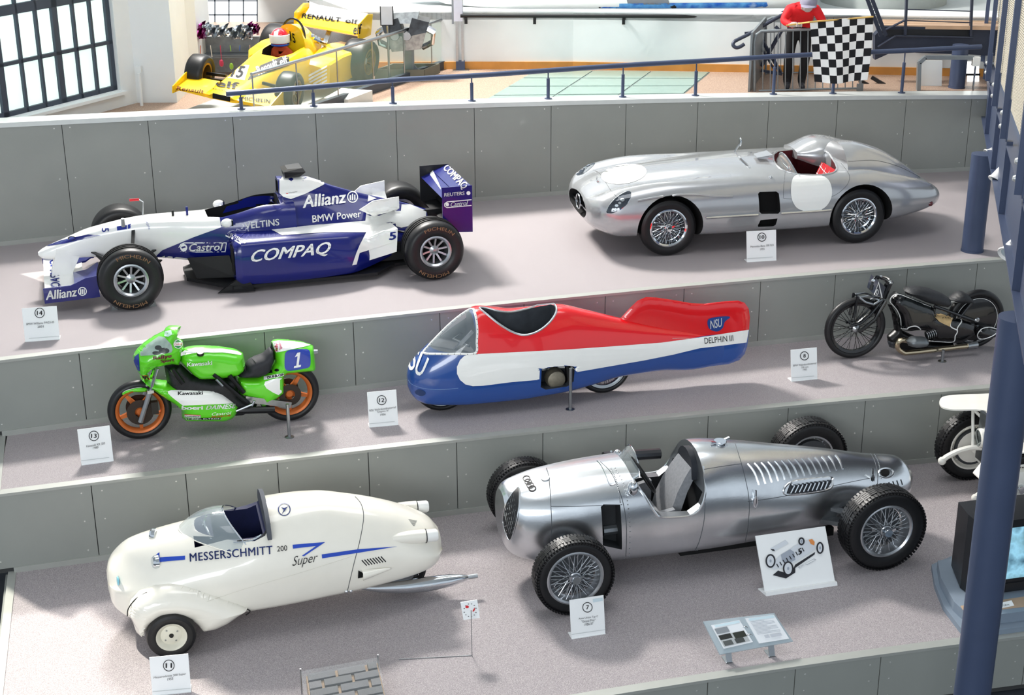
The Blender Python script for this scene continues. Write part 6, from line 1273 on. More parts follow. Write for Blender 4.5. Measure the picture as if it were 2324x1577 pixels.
bc = at_z(2209, 572, Z3); bs_ = (V((bc.x, bc.y, 0))-V((BP0.x, BP0.y, 0))).dot(bdir); column('steel_column', 'blue grey steel column standing on the edge of the top platform', bc.x, bc.y+.05, Z3, BP0.z+bs_*bslope-.01, .122)
fc = at_d(2206, 1577, 10.3); fs_ = (V((fc.x, fc.y, 0))-V((BP0.x, BP0.y, 0))).dot(bdir); column('steel_column', 'thick blue grey steel column in the right foreground', fc.x, fc.y, 0, BP0.z+fs_*bslope-.01, .122)
spot_m = mat('white_lamp_housing', 'eceae6', .35, coat=.3)
for (px, py), tilt, l in (((2250, 347), (-.8, -.2, -.35), 'upper white spotlight hanging under the steel ramp'), ((2265, 398), (-.5, -.3, -.7), 'middle white spotlight hanging under the steel ramp'), ((2292, 566), (-.55, -.55, -.5), 'lower white spotlight hanging under the steel ramp beside the column')):
    P = at_plane(px, py, BP0+bn*.05, bn); o = thing('spotlight', l, 'spotlight', P, 0, 'white spotlights under the ramp'); ax = V(tilt).normalized()
    MB().lathe([(0, -.12), (.03, -.11), (.045, -.05), (.06, .03), (.075, .05), (.072, .06), (.055, .045), (0, .04)], (0, 0, 0), ax, 20).build('housing', spot_m, o); MB().lathe([(0, .046), (.05, .046), (.055, .04)], (0, 0, 0), ax, 20).build('lens', mat('lamp_lens', 'b8c4c8', .1, .6), o)
    s_ = (P-BP0).dot(bdir); zf = BP0.z+s_*bslope-P.z; MB().bar((0, 0, 0), (0, 0, max(.06, zf)), .02).build('bracket', spot_m, o, ang=0)
# ================================================================== RAILING ON THE LEDGE
def on_ledge(px):
    x = 0
    for _ in range(40):
        y = R3(x)+.14; P = V((x, y, ledge_z(x)+.004)); d = P-CP; x += (px-(IW/2+FPX*d.dot(_R)/d.dot(_F)))/FPX*d.dot(_F)*.9
    return V((x, R3(x)+.14, ledge_z(x)+.004))
def z_at_px(P, py):
    lo, hi = P.z-2, P.z+3
    for _ in range(40):
        m_ = (lo+hi)/2; d = V((P.x, P.y, m_))-CP
        if IH/2-FPX*d.dot(_U)/d.dot(_F) > py: lo = m_
        else: hi = m_
    return lo
o = thing('ledge_railing', 'long blue grey handrail on short posts along the metal ledge', 'railing', on_ledge(1071)); iv = wm(o).inverted()
rp = [(516, 213), (720, 197), (905, 181), (1090, 171), (1300, 156), (1450, 146), (1600, 138), (1755, 128), (1900, 121), (2050, 115), (2216, 106)]
def rail_y(px):
    for (a, b), (c, d) in zip(rp[:-1], rp[1:]):
        if a <= px <= c: return b+(d-b)*(px-a)/(c-a)
    return rp[-1][1]
pts = []
for px in range(516, 2217, 50):
    P = on_ledge(px); P.z = z_at_px(P, rail_y(px)); pts.append(iv @ P)
MB().tube(pts, .033, 12).build('handrail', gunblue, o)
for px in (548, 712, 892, 1071, 1244, 1413, 1578, 1755, 1890, 2046):
    P = on_ledge(px); t = iv @ P; zt = z_at_px(P, rail_y(px))-P.z
    m = MB(); m.lathe([(0, 0), (.05, 0), (.05, .008), (.022, .01), (.022, zt*.72), (.009, zt*.73), (.009, zt), (0, zt)], t, (0, 0, 1), 14); m.build('post', gunblue, o)
# ================================================================== YELLOW FORMULA CAR ON THE GALLERY
yel = mat('yellow_lacquer', 'f5c80e', .3, coat=.5, nz=.02)
FA = at_d(550, 186, 19.5); yz = FA.z-.25; yr = radians(69)
ry = thing('yellow_race_car', 'yellow turbo formula car with a helmeted driver on the gallery behind the ledge', 'race car', (FA.x, FA.y, yz), yr)
ry.scale = (.9, .9, .9); ry.rotation_euler = (.11, 0, yr)
def yc(x, w, zb, wt, zt): return (x, [(0, zb), (w*.8, zb), (w, zb+.05), (w*.98, zb+.45*(zt-zb)), (wt, zt-.04), (wt*.7, zt), (0, zt+.01)])
yb_ = body([yc(-.62, .30, .13, .22, .20), yc(-.5, .31, .12, .24, .26), yc(-.15, .33, .10, .25, .34), yc(.3, .37, .10, .27, .44), yc(.8, .42, .10, .30, .55), yc(1.15, .44, .10, .31, .60), yc(1.45, .44, .10, .26, .62), yc(1.6, .4, .10, .2, .6)], 40, 16).build('tub', yel, ry)
attach_cutters(ry, yb_, [(body([(.72, [(0, .45), (.1, .45), (.14, .6), (.1, .9), (0, 1)]), (1.0, [(0, .35), (.22, .35), (.24, .6), (.2, 1), (0, 1)]), (1.38, [(0, .35), (.22, .35), (.24, .6), (.2, 1), (0, 1)])], 8, 8), blackd)])
ye = body([(1.34, [(0, .4), (.3, .4), (.28, .55), (.22, .75), (.14, .88), (0, .92)]), (1.6, [(0, .4), (.28, .4), (.26, .55), (.18, .72), (.12, .84), (0, .88)]), (1.95, [(0, .35), (.2, .35), (.2, .5), (.14, .6), (.08, .66), (0, .68)])], 16, 14).build('engine_cover', yel, ry)
yp = []
for s in (-1, 1):
    m = MB(); m.loft([[V((x, s*a, zb)), V((x, s*b, zb)), V((x, s*b, zt-.03)), V((x, s*(b-.03), zt)), V((x, s*a, zt+.02))] for x, a, b, zb, zt in ((1.22, .36, .62, .1, .38), (1.32, .36, .70, .08, .44), (1.7, .3, .72, .08, .50), (2.1, .2, .72, .10, .50), (2.75, .15, .68, .16, .44))]); yp.append(m.build('side_pod', yel, ry))
    m = MB(); m.hexa([(-.58, s*.28, .12), (-.58, s*.78, .14), (-.2, s*.78, .16), (-.2, s*.28, .14), (-.58, s*.28, .17), (-.58, s*.78, .165), (-.2, s*.78, .27), (-.2, s*.28, .28)]); yp.append(m.build('front_wing', yel, ry, ang=0))
    m = MB(); m.prism([(-.64, s*.78, .1), (-.15, s*.78, .12), (-.15, s*.78, .36), (-.3, s*.78, .34), (-.64, s*.78, .2)], (0, s*.015, 0)); yp.append(m.build('endplate', yel, ry, ang=0))
    m = MB(); m.prism([(2.5, s*.56, .58), (2.95, s*.56, .60), (2.98, s*.56, .93), (2.8, s*.56, .95), (2.5, s*.56, .84)], (0, s*.015, 0)); yp.append(m.build('wing_endplate', yel, ry, ang=0))
    MB().bar((0, s*.3, .32), (0, s*.62, .3), .04).build('suspension_arm', black, ry, ang=0); MB().bar((.15, s*.33, .2), (0, s*.62, .22), .04).build('suspension_arm', black, ry, ang=0); MB().bar((2.2, s*.2, .36), (2.3, s*.65, .34), .05).build('suspension_arm', black, ry, ang=0)
    wheel(ry, (0, s*.74, .28), .28, .27, .17, 'f1', s, rim_m=mat('gold_rim', '8a6a2e', .4, .7), steer=.12); wheel(ry, (2.30, s*.72, .33), .33, .40, .2, 'f1', s, rim_m=mat('gold_rim', '8a6a2e'))
m = MB(); m.loft([[(2.5, y, .66), (2.6, y, .62), (2.95, y, .84), (2.95, y, .86), (2.77, y, .78), (2.52, y, .69)] for y in (-.56, .56)]); yw = m.build('rear_wing', yel, ry)
m = MB(); m.hexa([(2.74, -.5, .775), (2.74, .5, .775), (2.94, .5, .91), (2.94, -.5, .91), (2.74, -.5, .79), (2.74, .5, .79), (2.94, .5, .93), (2.94, -.5, .93)]); m.build('wing_board', white, ry, ang=0); MB().bar((2.4, 0, .3), (2.7, 0, .72), .08, .03).build('wing_mount', steel, ry, ang=0)
wb = [c for c in ry.children if c.name.startswith('wing_board')][0]
m = MB(); m.tube([(1.42, .2*cos(a), .72+.27*sin(a)) for a in [pi*i/12 for i in range(13)]], .018, 8); m.build('roll_hoop', black, ry)
MB().box(-.63, -.6, -.14, .14, .14, .21).build('nose_duct', blackd, ry, ang=0)
for s in (-1, 1):
    m = MB()
    for i in range(6): m.ball((1.72+.05*i, s*.17+.02*(i % 2), .70-.02*i), .045, 8)
    m.tube([(1.7, s*.1, .7), (1.8, s*.24, .62), (2.0, s*.26, .55)], .035, 8); stuff(m.build('engine_trumpets', chrome, ry))
hz_ = V((1.2, 0, .78)); dv = thing('driver_dummy', 'driver with red and white helmet sitting in the yellow race car', 'person', wm(ry) @ V((1.2, .06, .36)), yr); dv.scale = (.88, .88, .88)
m = MB(); m.loft([[V((x, w_*cos(a), z+.10*sin(a))) for a in [2*pi*i/16 for i in range(16)]] for x, w_, z in ((-.02, .2, -.02), (0, .22, .06), (.02, .2, .14), (.01, .09, .20), (0, .06, .26))]); m.build('torso', mat('driver_suit', 'e2592c', .7), dv)
hm = MB().ball((-.01, 0, .37), .145, 20, (1.08, .95, 1.05)).build('helmet', mat('helmet_red', 'd3172e', .2, coat=1), dv); mv = wm(dv).inverted(); Th = bvh([hm])
MB().lathe([(.152, -.06), (.158, -.05), (.158, .06), (.15, .065)], (-.015, 0, .36), (0, 0, 1), 24).build('helmet_band', white, dv)
MB().lathe([(.16, -.035), (.163, -.03), (.163, .035), (.16, .04)], (-.02, 0, .36), (0, 0, 1), 20, a0=pi*.15, a1=pi*.85).build('visor', mat('dark_visor', '1f2b31', .08, coat=1), dv)
MB().lathe([(.135, -.115), (.145, -.1), (.14, -.085)], (-.01, 0, .37), (0, 0, 1), 20).build('helmet_trim', mat('helmet_blue', '2455b0', .3), dv)
decal(Th, [(622, 72), (632, 68), (630, 92), (620, 92)], white, dv, 'helmet_stripe', res=5)
Ty = bvh([yb_, ye]+yp+[yw, wb])
yblk = mat('yellow_car_black', '17181c', .4, nz=.02)
decal(Ty, [(565, 175), (592, 148), (655, 122), (657, 148), (600, 168), (562, 182)], yblk, ry, 'side_panel'); words(Ty, 'Renault', [(587, 172), (633, 152), (580, 152)], inkw, ry, bold=.03); words(Ty, 'elf', [(637, 150), (654, 142), (632, 134)], inkw, ry, bold=.03)
decal(Ty, [(503, 175), (525, 145), (566, 148), (555, 182)], white, ry, 'number_panel'); words(Ty, '15', [(522, 175), (548, 178), (533, 148)], yblk, ry, bold=.04)
words(Ty, 'elf', [(488, 196), (540, 203), (492, 181)], yblk, ry, bold=.03); words(Ty, 'MICHELIN', [(483, 203), (520, 208), (484, 200)], yblk, ry); words(Ty, 'Renault', [(400, 204), (462, 212), (403, 196)], mat('rust_print', '7a3a10', .5), ry, bold=.02); words(Ty, 'MICHELIN', [(548, 227), (612, 234), (550, 219)], yblk, ry, bold=.02); words(Ty, 'TISSOT', [(468, 234), (500, 240), (470, 230)], yblk, ry)
words(Ty, '15', [(660, 92), (672, 100), (657, 70)], yblk, ry, bold=.03); words(Ty, 'RENAULT', [(684, 41), (772, 51), (687, 30)], ink, ry, bold=.035); words(Ty, 'elf', [(783, 51), (812, 55), (785, 41)], ink, ry, bold=.03); words(Ty, 'elf', [(801, 79), (819, 77), (803, 56)], ink, ry, bold=.03)
for i in range(6): decal(Ty, [(700, 170+8*i), (742, 148+8*i), (742, 152+8*i), (700, 175+8*i)], white, ry, 'radiator_slat', res=8)
pl_ = thing('car_plinth', 'low grey plinth carrying the yellow race car on the gallery', 'plinth', (FA.x, FA.y, ZU), yr); MB().box(-.3, 2.6, -.6, .75, 0, yz-ZU-.12).build('block', mat('plinth_grey', 'a9adab', .6), pl_, ang=0)
# ================================================================== GALLERY FITTINGS
Pa, Pb = V((-3.15, R3(-3.15)+.32, ZU)), at_z(1034, 146, ZU); gd = (Pb-Pa).normalized(); gh = z_at_px(Pb, 36)-ZU
gb_ = thing('glass_balustrade', 'clear green glass balustrade with a steel top rail running back from the ledge', 'balustrade', Pb, 0); ig = wm(gb_).inverted()
gls = mat('green_tinted_glass', 'b4d6c6', .02, alpha=.15, nz=0, coat=.6)
def s_px(px):   # distance along the balustrade where the rail meets a pixel column
    lo, hi = -1, 6
    for _ in range(40):
        m_ = (lo+hi)/2; P = Pa+gd*m_+V((0, 0, gh)); d = P-CP
        if IW/2+FPX*d.dot(_R)/d.dot(_F) < px: lo = m_
        else: hi = m_
    return lo
ss = [0]+[s_px(p) for p in (670, 762, 843, 914, 977)]+[(Pb-Pa).length]; nx = V((gd.y, -gd.x, 0))
MB().tube([ig @ (Pa+gd*ss[0]+V((0, 0, gh))), ig @ (Pa+gd*ss[-1]+V((0, 0, gh)))], .022, 10).build('top_rail', steel, gb_)
for a, b in zip(ss[:-1], ss[1:]):
    A, B = Pa+gd*(a+.012), Pa+gd*(b-.012); k = MB(); k.hexa([ig @ p for p in (A-nx*.006, B-nx*.006, B+nx*.006, A+nx*.006)]+[ig @ (p+V((0, 0, gh-.01))) for p in (A-nx*.006, B-nx*.006, B+nx*.006, A+nx*.006)]); k.build('pane', gls, gb_, ang=0)
    MB().tube([ig @ (A+V((0, 0, 0))), ig @ (A+V((0, 0, gh)))], .01, 6).build('joint_bar', steel, gb_)
MB().bar(ig @ (Pa+gd*ss[0]+V((0, 0, .06))), ig @ (Pa+gd*ss[-1]+V((0, 0, .06))), .08, .12).build('base_channel', mat('dark_channel', '4a525a', .5, .3), gb_, ang=0)
po = thing('tall_post', 'tall twin steel post with a paper notice beside the glass balustrade', 'post', at_z(1043, 158, ZU))
for dx in (-.03, .05): MB().box(dx-.018, dx+.018, -.03, .03, 0, 1.7).build('upright', steel, po, ang=0)
MB().box(-.1, .14, -.12, .12, 0, .012).build('foot_plate', steel, po, ang=0); MB().box(-.05, .08, -.05, .05, .01, .13).build('foot_socket', gunblue, po, ang=0)
MB().box(-.07, .06, -.05, -.035, .72, 1.7).build('notice', mat('pale_lilac_paper', 'dfe0ee', .6), po, ang=0); MB().box(-.10, -.07, -.05, -.03, .68, 1.7).build('notice_edge', mat('notice_grey', '8d939a', .5), po, ang=0)
# engine on a stand
eg = thing('display_engine', 'grey racing engine with bright exhaust pipes on a steel stand behind the glass', 'engine', at_z(930, 178, ZU)); sg = mat('stand_grey', '7d8487', .5, .3)
def epx(x, y): p = at_plane(x, y, eg.location, V((0, 1, 0))); return p-eg.location
MB().box(-.07, .07, -.05, .05, 0, epx(930, 100).z).build('stand_post', sg, eg, ang=0)
for s in (-1, 1): MB().prism([(s*.07, -.02, .03), (s*.22, -.02, .03), (s*.07, -.02, .2)], (0, .04, 0)).build('stand_rib', sg, eg, ang=0)
q = [wm(eg).inverted() @ at_z(x, y, ZU+.16) for x, y in ((852, 158), (962, 158), (996, 144), (892, 144))]
for a, b in zip(q, q[1:]+q[:1]): MB().bar((a.x, a.y, .09), (b.x, b.y, .09), .03, .14).build('tray_side', mat('tray_brown', '6b6a5c', .5), eg, ang=0)
c = epx(922, 68); 
MB().hexa([c+V(p) for p in ((-.2, -.2, -.28), (.22, -.2, -.24), (.22, .2, -.24), (-.2, .2, -.28), (-.3, -.22, .0), (.3, -.22, .02), (.3, .2, .02), (-.3, .2, .0))]).build('crankcase', mat('engine_alloy', '9ca1a3', .4, .7, nz=.3, nscale=14), eg, ang=0)
for s in (-1, 1):
    m = MB(); m.hexa([c+V(p) for p in ((s*.02, -.24, -.06), (s*.3, -.24, .0), (s*.3, .2, .0), (s*.02, .2, -.06), (s*.1, -.22, .2), (s*.34, -.22, .14), (s*.34, .2, .14), (s*.1, .2, .2))]); m.build('cylinder_bank', mat('engine_dark', '3b3e42', .45, .5, nz=.3, nscale=14), eg, ang=0)
    for i in range(4): MB().tube([c+V((s*.28, -.2+.1*i, .04)), c+V((s*.4, -.22+.1*i, -.02)), c+V((s*.38, -.2+.08*i, -.16)), c+V((s*.24, -.1+.05*i, -.24))], .032, 8).build('exhaust_pipe', chrome, eg)
MB().hexa([c+V(p) for p in ((-.2, -.2, .12), (.16, -.2, .12), (.16, .18, .12), (-.2, .18, .12), (-.18, -.15, .26), (.2, -.15, .28), (.2, .12, .28), (-.18, .12, .26))]).build('intake_plenum', mat('engine_alloy', '9ca1a3'), eg, ang=0)
for x in (-.15, .02): MB().lathe([(0, -.03), (.06, -.03), (.07, 0), (0, 0)], c+V((x, -.22, -.05)), (0, 1, 0), 14).build('pulley', steel, eg)
ins = thing('info_stand', 'pole with a framed grey information sheet left of the display engine', 'sign', at_z(884, 188, ZU)); hh = z_at_px(ins.location, 58)-ZU; MB().tube([(0, 0, 0), (0, 0, hh)], .016, 8).build('pole', steel, ins); MB().lathe([(0, 0), (.14, 0), (.14, .012), (0, .02)], ax=(0, 0, 1), n=20).build('foot', white, ins)
MB().box(-.1, .09, -.015, 0, hh, hh+.27).build('frame', black, ins, ang=0); MB().box(-.085, .075, -.022, -.015, hh+.015, hh+.27).build('sheet', mat('info_sheet', 'cdd2da', .6), ins, ang=0)
bx = thing('caption_board', 'flat white caption board lying behind the glass balustrade', 'board', at_z(790, 205, ZU)); q = [wm(bx).inverted() @ at_z(x, y, ZU+h) for x, y, h in ((735, 222, .06), (790, 226, .06), (845, 205, .16), (775, 200, .16))]; MB().hexa([V((p.x, p.y, 0)) for p in q]+q).build('board', mat('board_white', 'd8dbd4', .5), bx, ang=0)
# boats behind the parapet
wave = mat('wave_blue_print', '2f74c8', .3, nscale=3.2, ramp=[(.35, '1f5fc0'), (.5, '6fb4e6'), (.6, '2a6fc9'), (.75, 'd9eef8')])
bt = thing('white_boat', 'long white boat hull with blue wave graphics lying behind the parapet', 'boat', at_z(1300, 23, PW-.02)); ib = wm(bt).inverted()
m = MB(); m.loft([[V((x, y0_-w_, z0_)), V((x, y0_-w_*1.25, z0_+.25)), V((x, y0_-w_*1.2, z0_+.6)), V((x, y0_+w_*1.2, z0_+.6)), V((x, y0_+w_, z0_))] for x, w_, y0_, z0_ in ((-2.6, .02, .8, .25), (-1.9, .3, .6, .06), (-1.0, .6, .7, 0), (1.0, .75, .8, 0), (2.6, .75, .8, 0), (3.6, .7, .8, 0))], closed=True); hu = m.build('hull', white, bt)
Tbt = bvh([hu]); decal(Tbt, [(960, 17), (1010, 4), (1095, -8), (1130, -10), (1100, 2), (1030, 15), (975, 20)], wave, bt, 'wave_stripe'); decal(Tbt, [(1360, 18), (1400, 8), (1740, 5), (1745, 20)], wave, bt, 'wave_stripe'); decal(Tbt, [(1420, -10), (1515, -8), (1520, 10), (1425, 10)], mat('boat_grey', '7d8086', .5), bt, 'hull_window')
tb = thing('boat_trestle', 'dark trestle legs holding the white boat', 'trestle', at_z(1400, 19, PW-.02))
for a, b, r in (((1360, 18), (1376, -10), .02), ((1392, -8), (1400, 18), .02), ((1480, -8), (1470, 18), .02), ((1525, 18), (1545, -14), .06)): p, q = [at_plane(x, y, tb.location+V((0, -.1, 0)), V((0, 1, 0)))-tb.location for x, y in (a, b)]; MB().tube([p, q], r, 7).build('leg', black, tb)
# foil costumes on a display rack
def foil(name, label, col, px0, py0, px1, py1, d, rough=.22, metal=.9):
    A = at_d(px0, py0, d); B = at_d(px1, py1, d); o = thing(name, label, 'foil', (A+B)/2, 0, None); il_ = wm(o).inverted(); w_, h_ = (B.x-A.x)/2, (A.z-B.z)/2; rnd = random.Random(px0)
    ph = [rnd.uniform(0, 6) for _ in range(6)]
    def fn(u, v): x = (u*2-1)*w_*(1-.25*v*abs(sin(ph[0]+u*4))); z = h_*(1-2*v)+.12*h_*sin(ph[1]+u*11)*(v > .4)+.25*h_*sin(ph[5]+7*u)*(v < .3); return (x, -.09*sin(u*17+ph[2])*cos(v*7+ph[3])-.05*sin(u*31+v*13+ph[4]), z)
    MB().grid(fn, 22, 12).build('crumpled_sheet', mat('foil_'+col, col, rough, metal, nz=.25, nscale=9), o, ang=18, fix=False); return o
foil('red_foil', 'crumpled red foil sheet hanging left of the far window', 'd21522', 402, 52, 438, 102, 21.6); foil('pink_foil', 'crumpled pink foil sheet hanging under the far window', 'c45aa6', 428, 52, 470, 90, 21.55); foil('silver_foil', 'left crumpled silver foil sheet under the far window', 'cdd3d8', 462, 55, 520, 84, 21.5); foil('silver_foil', 'right crumpled silver foil sheet under the far window', 'c4cad0', 516, 58, 575, 90, 21.5); foil('purple_foil', 'small crumpled purple foil scrap beside the yellow car tyre', 'a2468a', 560, 52, 590, 78, 21.6)
rk = thing('display_rack', 'grey display shelf with small coloured trinkets behind the yellow car', 'display rack', at_d(490, 165, 21.9)); rk.location.z = ZU
A, B = at_d(408, 88, 21.9)-rk.location, at_d(585, 165, 21.9)-rk.location
MB().box(A.x, B.x, .35, .4, 0, A.z).build('back_panel', mat('rack_grey', '8b9398', .6, nz=.2, nscale=10), rk, ang=0)
for z in (.25, .6, A.z-.25): MB().box(A.x, B.x, .12, .35, z, z+.02).build('shelf', mat('rack_shelf', '6d757b', .5), rk, ang=0)
rnd = random.Random(3)
for i, cname in enumerate(('d8c23c', '4f9f4a', 'd86a3a', 'e8e4da', 'c43a5a', '8fbf3f', '3a5fb0', 'd8b0a0')):
    k = MB(); x = A.x+(B.x-A.x)*(i+.5)/8; k.tube([(x, -.11, A.z-.05), (x+rnd.uniform(-.02, .02), -.12, A.z-.12-rnd.random()*.2)], .006, 5); k.ball((x, -.12, A.z-.2-rnd.random()*.2), rnd.uniform(.02, .04), 8, (1, 1, 1.6)); g = thing('trinket', 'small %s trinket hanging in front of the grey display rack' % ('yellow', 'green', 'orange', 'white', 'crimson', 'lime', 'blue', 'pink')[i], 'trinket', rk.location, 0, 'trinkets on the display rack'); stuff(k.build('pendant', mat('trinket_'+cname, cname, .4), g))
# ================================================================== FLAG WAVER, FLAG AND BARRIERS
pz = at_z(1806, 201, ZU); pn = thing('person', 'person in red jacket, black trousers and grey cap bending over the barrier with a flag', 'person', pz, -.08)
def skin_mesh(J, E):
    me = bpy.data.meshes.new('skin'); me.from_pydata([j[0] for j in J], E, []); o = bpy.data.objects.new('skin', me); COL.objects.link(o); md = o.modifiers.new('s', 'SKIN'); md.use_smooth_shade = True
    for v, j in zip(me.skin_vertices[0].data, J): v.radius = j[1]
    me.skin_vertices[0].data[0].use_root = True; sbs = o.modifiers.new('u', 'SUBSURF'); sbs.levels = 2; sbs.render_levels = 2
    bpy.context.view_layer.update(); r = bpy.data.meshes.new_from_object(o.evaluated_get(bpy.context.evaluated_depsgraph_get())); bpy.data.objects.remove(o); return r
J = [((0, .06, .86), (.155, .12)), ((0, -.03, 1.03), (.15, .115)), ((0, -.18, 1.14), (.175, .125)), ((.01, -.28, 1.22), (.09, .08)), ((.03, -.36, 1.25), (.055, .055)), ((.05, -.44, 1.26), (.085, .095)), ((.055, -.50, 1.22), (.07, .085)),
     ((-.10, .05, .78), (.10, .10)), ((-.13, -.01, .45), (.075, .075)), ((-.13, .04, .12), (.07, .065)), ((-.13, -.06, .05), (.05, .045)), ((-.14, -.15, .04), (.045, .035)),
     ((.10, .05, .78), (.10, .10)), ((.11, 0, .45), (.075, .075)), ((.08, .05, .12), (.07, .065)), ((.08, -.05, .05), (.05, .045)), ((.09, -.14, .04), (.045, .035)),
     ((-.19, -.22, 1.17), (.085, .08)), ((-.27, -.30, 1.02), (.062, .06)), ((-.17, -.42, .99), (.047, .045)), ((-.08, -.46, 1.0), (.04, .035)),
     ((.20, -.22, 1.17), (.085, .08)), ((.30, -.27, 1.0), (.062, .06)), ((.30, -.42, .97), (.047, .045)), ((.29, -.50, .97), (.04, .035))]
Ed = [(0, 1), (1, 2), (2, 3), (3, 4), (4, 5), (5, 6), (0, 7), (7, 8), (8, 9), (9, 10), (10, 11), (0, 12), (12, 13), (13, 14), (14, 15), (15, 16), (2, 17), (17, 18), (18, 19), (19, 20), (2, 21), (21, 22), (22, 23), (23, 24)]
sm = skin_mesh(J, Ed); k = MB(); k.add([v.co for v in sm.vertices], [tuple(p.vertices) for p in sm.polygons]); nb0 = len(k.f)
for hx, hy, hz2 in ((-.06, -.47, 1.0), (.29, -.52, .97)):      # curled fingers and thumb
    for i, l in enumerate((.9, 1, .95, .75)): x = hx-.03+.02*i; k.tube([(x, hy+.02, hz2+.02), (x, hy-.03, hz2+.022*l), (x, hy-.045, hz2-.012), (x, hy-.02, hz2-.028)], [.0105, .0105, .010, .008], 6)
    k.tube([(hx-.045, hy+.01, hz2-.005), (hx-.035, hy-.03, hz2-.02), (hx-.01, hy-.045, hz2-.012)], [.012, .011, .009], 6)
k.tube([(.05, -.555, 1.27), (.052, -.585, 1.24), (.055, -.565, 1.22)], [.008, .012, .008], 6)      # nose
for s in (-1, 1): k.ball((.05+s*.085, -.45, 1.25), .02, 8, (.5, 1, 1.4)); k.ball((.055+s*.03, -.565, 1.265), .011, 6)
skinm = mat('mannequin_skin', 'b3a7a4', .6); redj = mat('red_jacket', 'd9141f', .7, nz=.06, nscale=12); blk = mat('black_trousers', '0d0d11', .8)
me = k.mesh('body', [redj, blk, skinm, mat('dark_shoes', '2b2c33', .5)], 60, False)
for p in me.polygons:
    c = p.center; p.material_index = 1 if c.z < .9 else 0
    if c.z < .09 or (c.z < .12 and c.y < -.06): p.material_index = 3
    if p.index >= nb0 or (c.z > 1.12 and c.y < -.35 and abs(c.x-.05) < .12) or (abs(c.z-.99) < .06 and c.y < -.44): p.material_index = 2
put('body', me, pn); pn.scale = (.95, .95, .95)
m = MB(); m.loft([[V((.05+r*1.0*cos(a), -.47+r*1.12*sin(a)-dy, 1.30+h)) for a in [2*pi*i/20 for i in range(20)]] for r, h, dy in ((.118, -.01, 0), (.122, .03, 0), (.112, .07, -.005), (.075, .10, -.01), (.01, .112, -.01))]); cp = m.build('cap', mat('grey_cap', '8d8a9c', .8, nz=.06), pn)
m = MB(); m.loft([[V((.05+.11*cos(a), -.52+.0+.11*sin(a)*k_, 1.29-z_)) for a in [pi+pi*i/12 for i in range(13)]] for k_, z_ in ((.7, 0), (1.5, .02), (1.55, .028), (.7, .012))], closed=True, cap=False); m.build('cap_peak', mat('grey_cap', '8d8a9c'), pn)
yF = R3(4.2)-.12; hp_ = lambda x, y: at_plane(x, y, (0, pz.y-.46, 0), V((0, 1, 0))); fp = lambda x, y: at_plane(x, y, (0, yF, 0), V((0, 1, 0)))
fl_ = thing('chequered_flag', 'black and white chequered flag hanging from a wooden stick over the ledge', 'flag', fp(1910, 120)); jf = wm(fl_).inverted()
NC, SUB = 8, 4
def flp(u, v):
    top = (1838+144*u, 50-12*u-2*sin(u*3)); bot = (1850+122*u+3*sin(u*5), 187+2*sin(u*4)-4*u*u); b_ = .5*sin(pi*v)*10*u
    p = fp(top[0]*(1-v)+bot[0]*v+b_*(.6 if u > .8 else .1), top[1]*(1-v)+bot[1]*v); return jf @ p+V((0, .035*sin(u*9+v*1.5)*(.3+v)+.05*max(0, u-.8)*5*v, 0))
me = MB().grid(flp, NC*SUB, NC*SUB).mesh('cloth', [inkw, mat('flag_black', '15151a', .8)], 60, False)
for i, p in enumerate(me.polygons): p.material_index = ((i//(NC*SUB))//SUB+(i % (NC*SUB))//SUB) % 2
put('cloth', me, fl_); MB().tube([jf @ hp_(1784, 58), jf @ hp_(1812, 54), jf @ fp(1838, 50), jf @ fp(1982, 38)], .011, 8).build('stick', mat('pale_wood_stick', 'c9a55c', .5), fl_)
galv = mat('galvanised_steel', '8e9599', .4, .6, nz=.08)
yB = at_z(1712, 207, ZU).y; bpx = lambda x, y: at_plane(x, y, (0, yB, 0), V((0, 1, 0)))
bar_ = thing('crowd_barrier', 'galvanised crowd barrier with vertical bars in front of the red jacketed figure', 'barrier', bpx(1830, 204)); jb = wm(bar_).inverted()
fr_ = [jb @ bpx(x, y) for x, y in ((1712, 208), (1712, 95), (1716, 79), (1727, 71), (1850, 66), (1940, 63), (1950, 70), (1953, 85), (1953, 200))]; MB().tube(fr_, .02, 9).build('frame', galv, bar_); MB().tube([jb @ bpx(1722, 206), jb @ bpx(1950, 200)], .014, 8).build('bottom_rail', galv, bar_)
for x in range(1731, 1950, 17): MB().tube([jb @ bpx(x, 205-(x-1722)*.03), jb @ bpx(x+1, 71-(x-1727)*.035)], .008, 6).build('bar', galv, bar_)
MB().box(*(lambda a, b: (a.x-.0, b.x, -.015, .015, b.z, a.z))(jb @ bpx(1945, 190), jb @ bpx(1958, 207))).build('foot', galv, bar_, ang=0)
sb_ = thing('barrier_panel', 'grey sheet metal barrier panel at the left side of the crowd barrier', 'barrier', at_z(1694, 209, ZU)); js = wm(sb_).inverted(); q0 = js @ at_z(1697, 209, ZU); q1 = js @ at_z(1728, 166, ZU); h0 = z_at_px(at_z(1697, 209, ZU), 74)-ZU
MB().hexa([q0, q1, q1+V((.03, 0, 0)), q0+V((.03, 0, 0)), q0+V((0, 0, h0)), q1+V((0, 0, h0+.0)), q1+V((.03, 0, h0)), q0+V((.03, 0, h0))]).build('panel', galv, sb_, ang=0)
b2 = thing('crowd_barrier', 'second galvanised crowd barrier behind the figure', 'barrier', at_z(1840, 168, ZU)); y2 = b2.location.y; j2 = wm(b2).inverted(); b2x = lambda x, y: j2 @ at_plane(x, y, (0, y2, 0), V((0, 1, 0)))
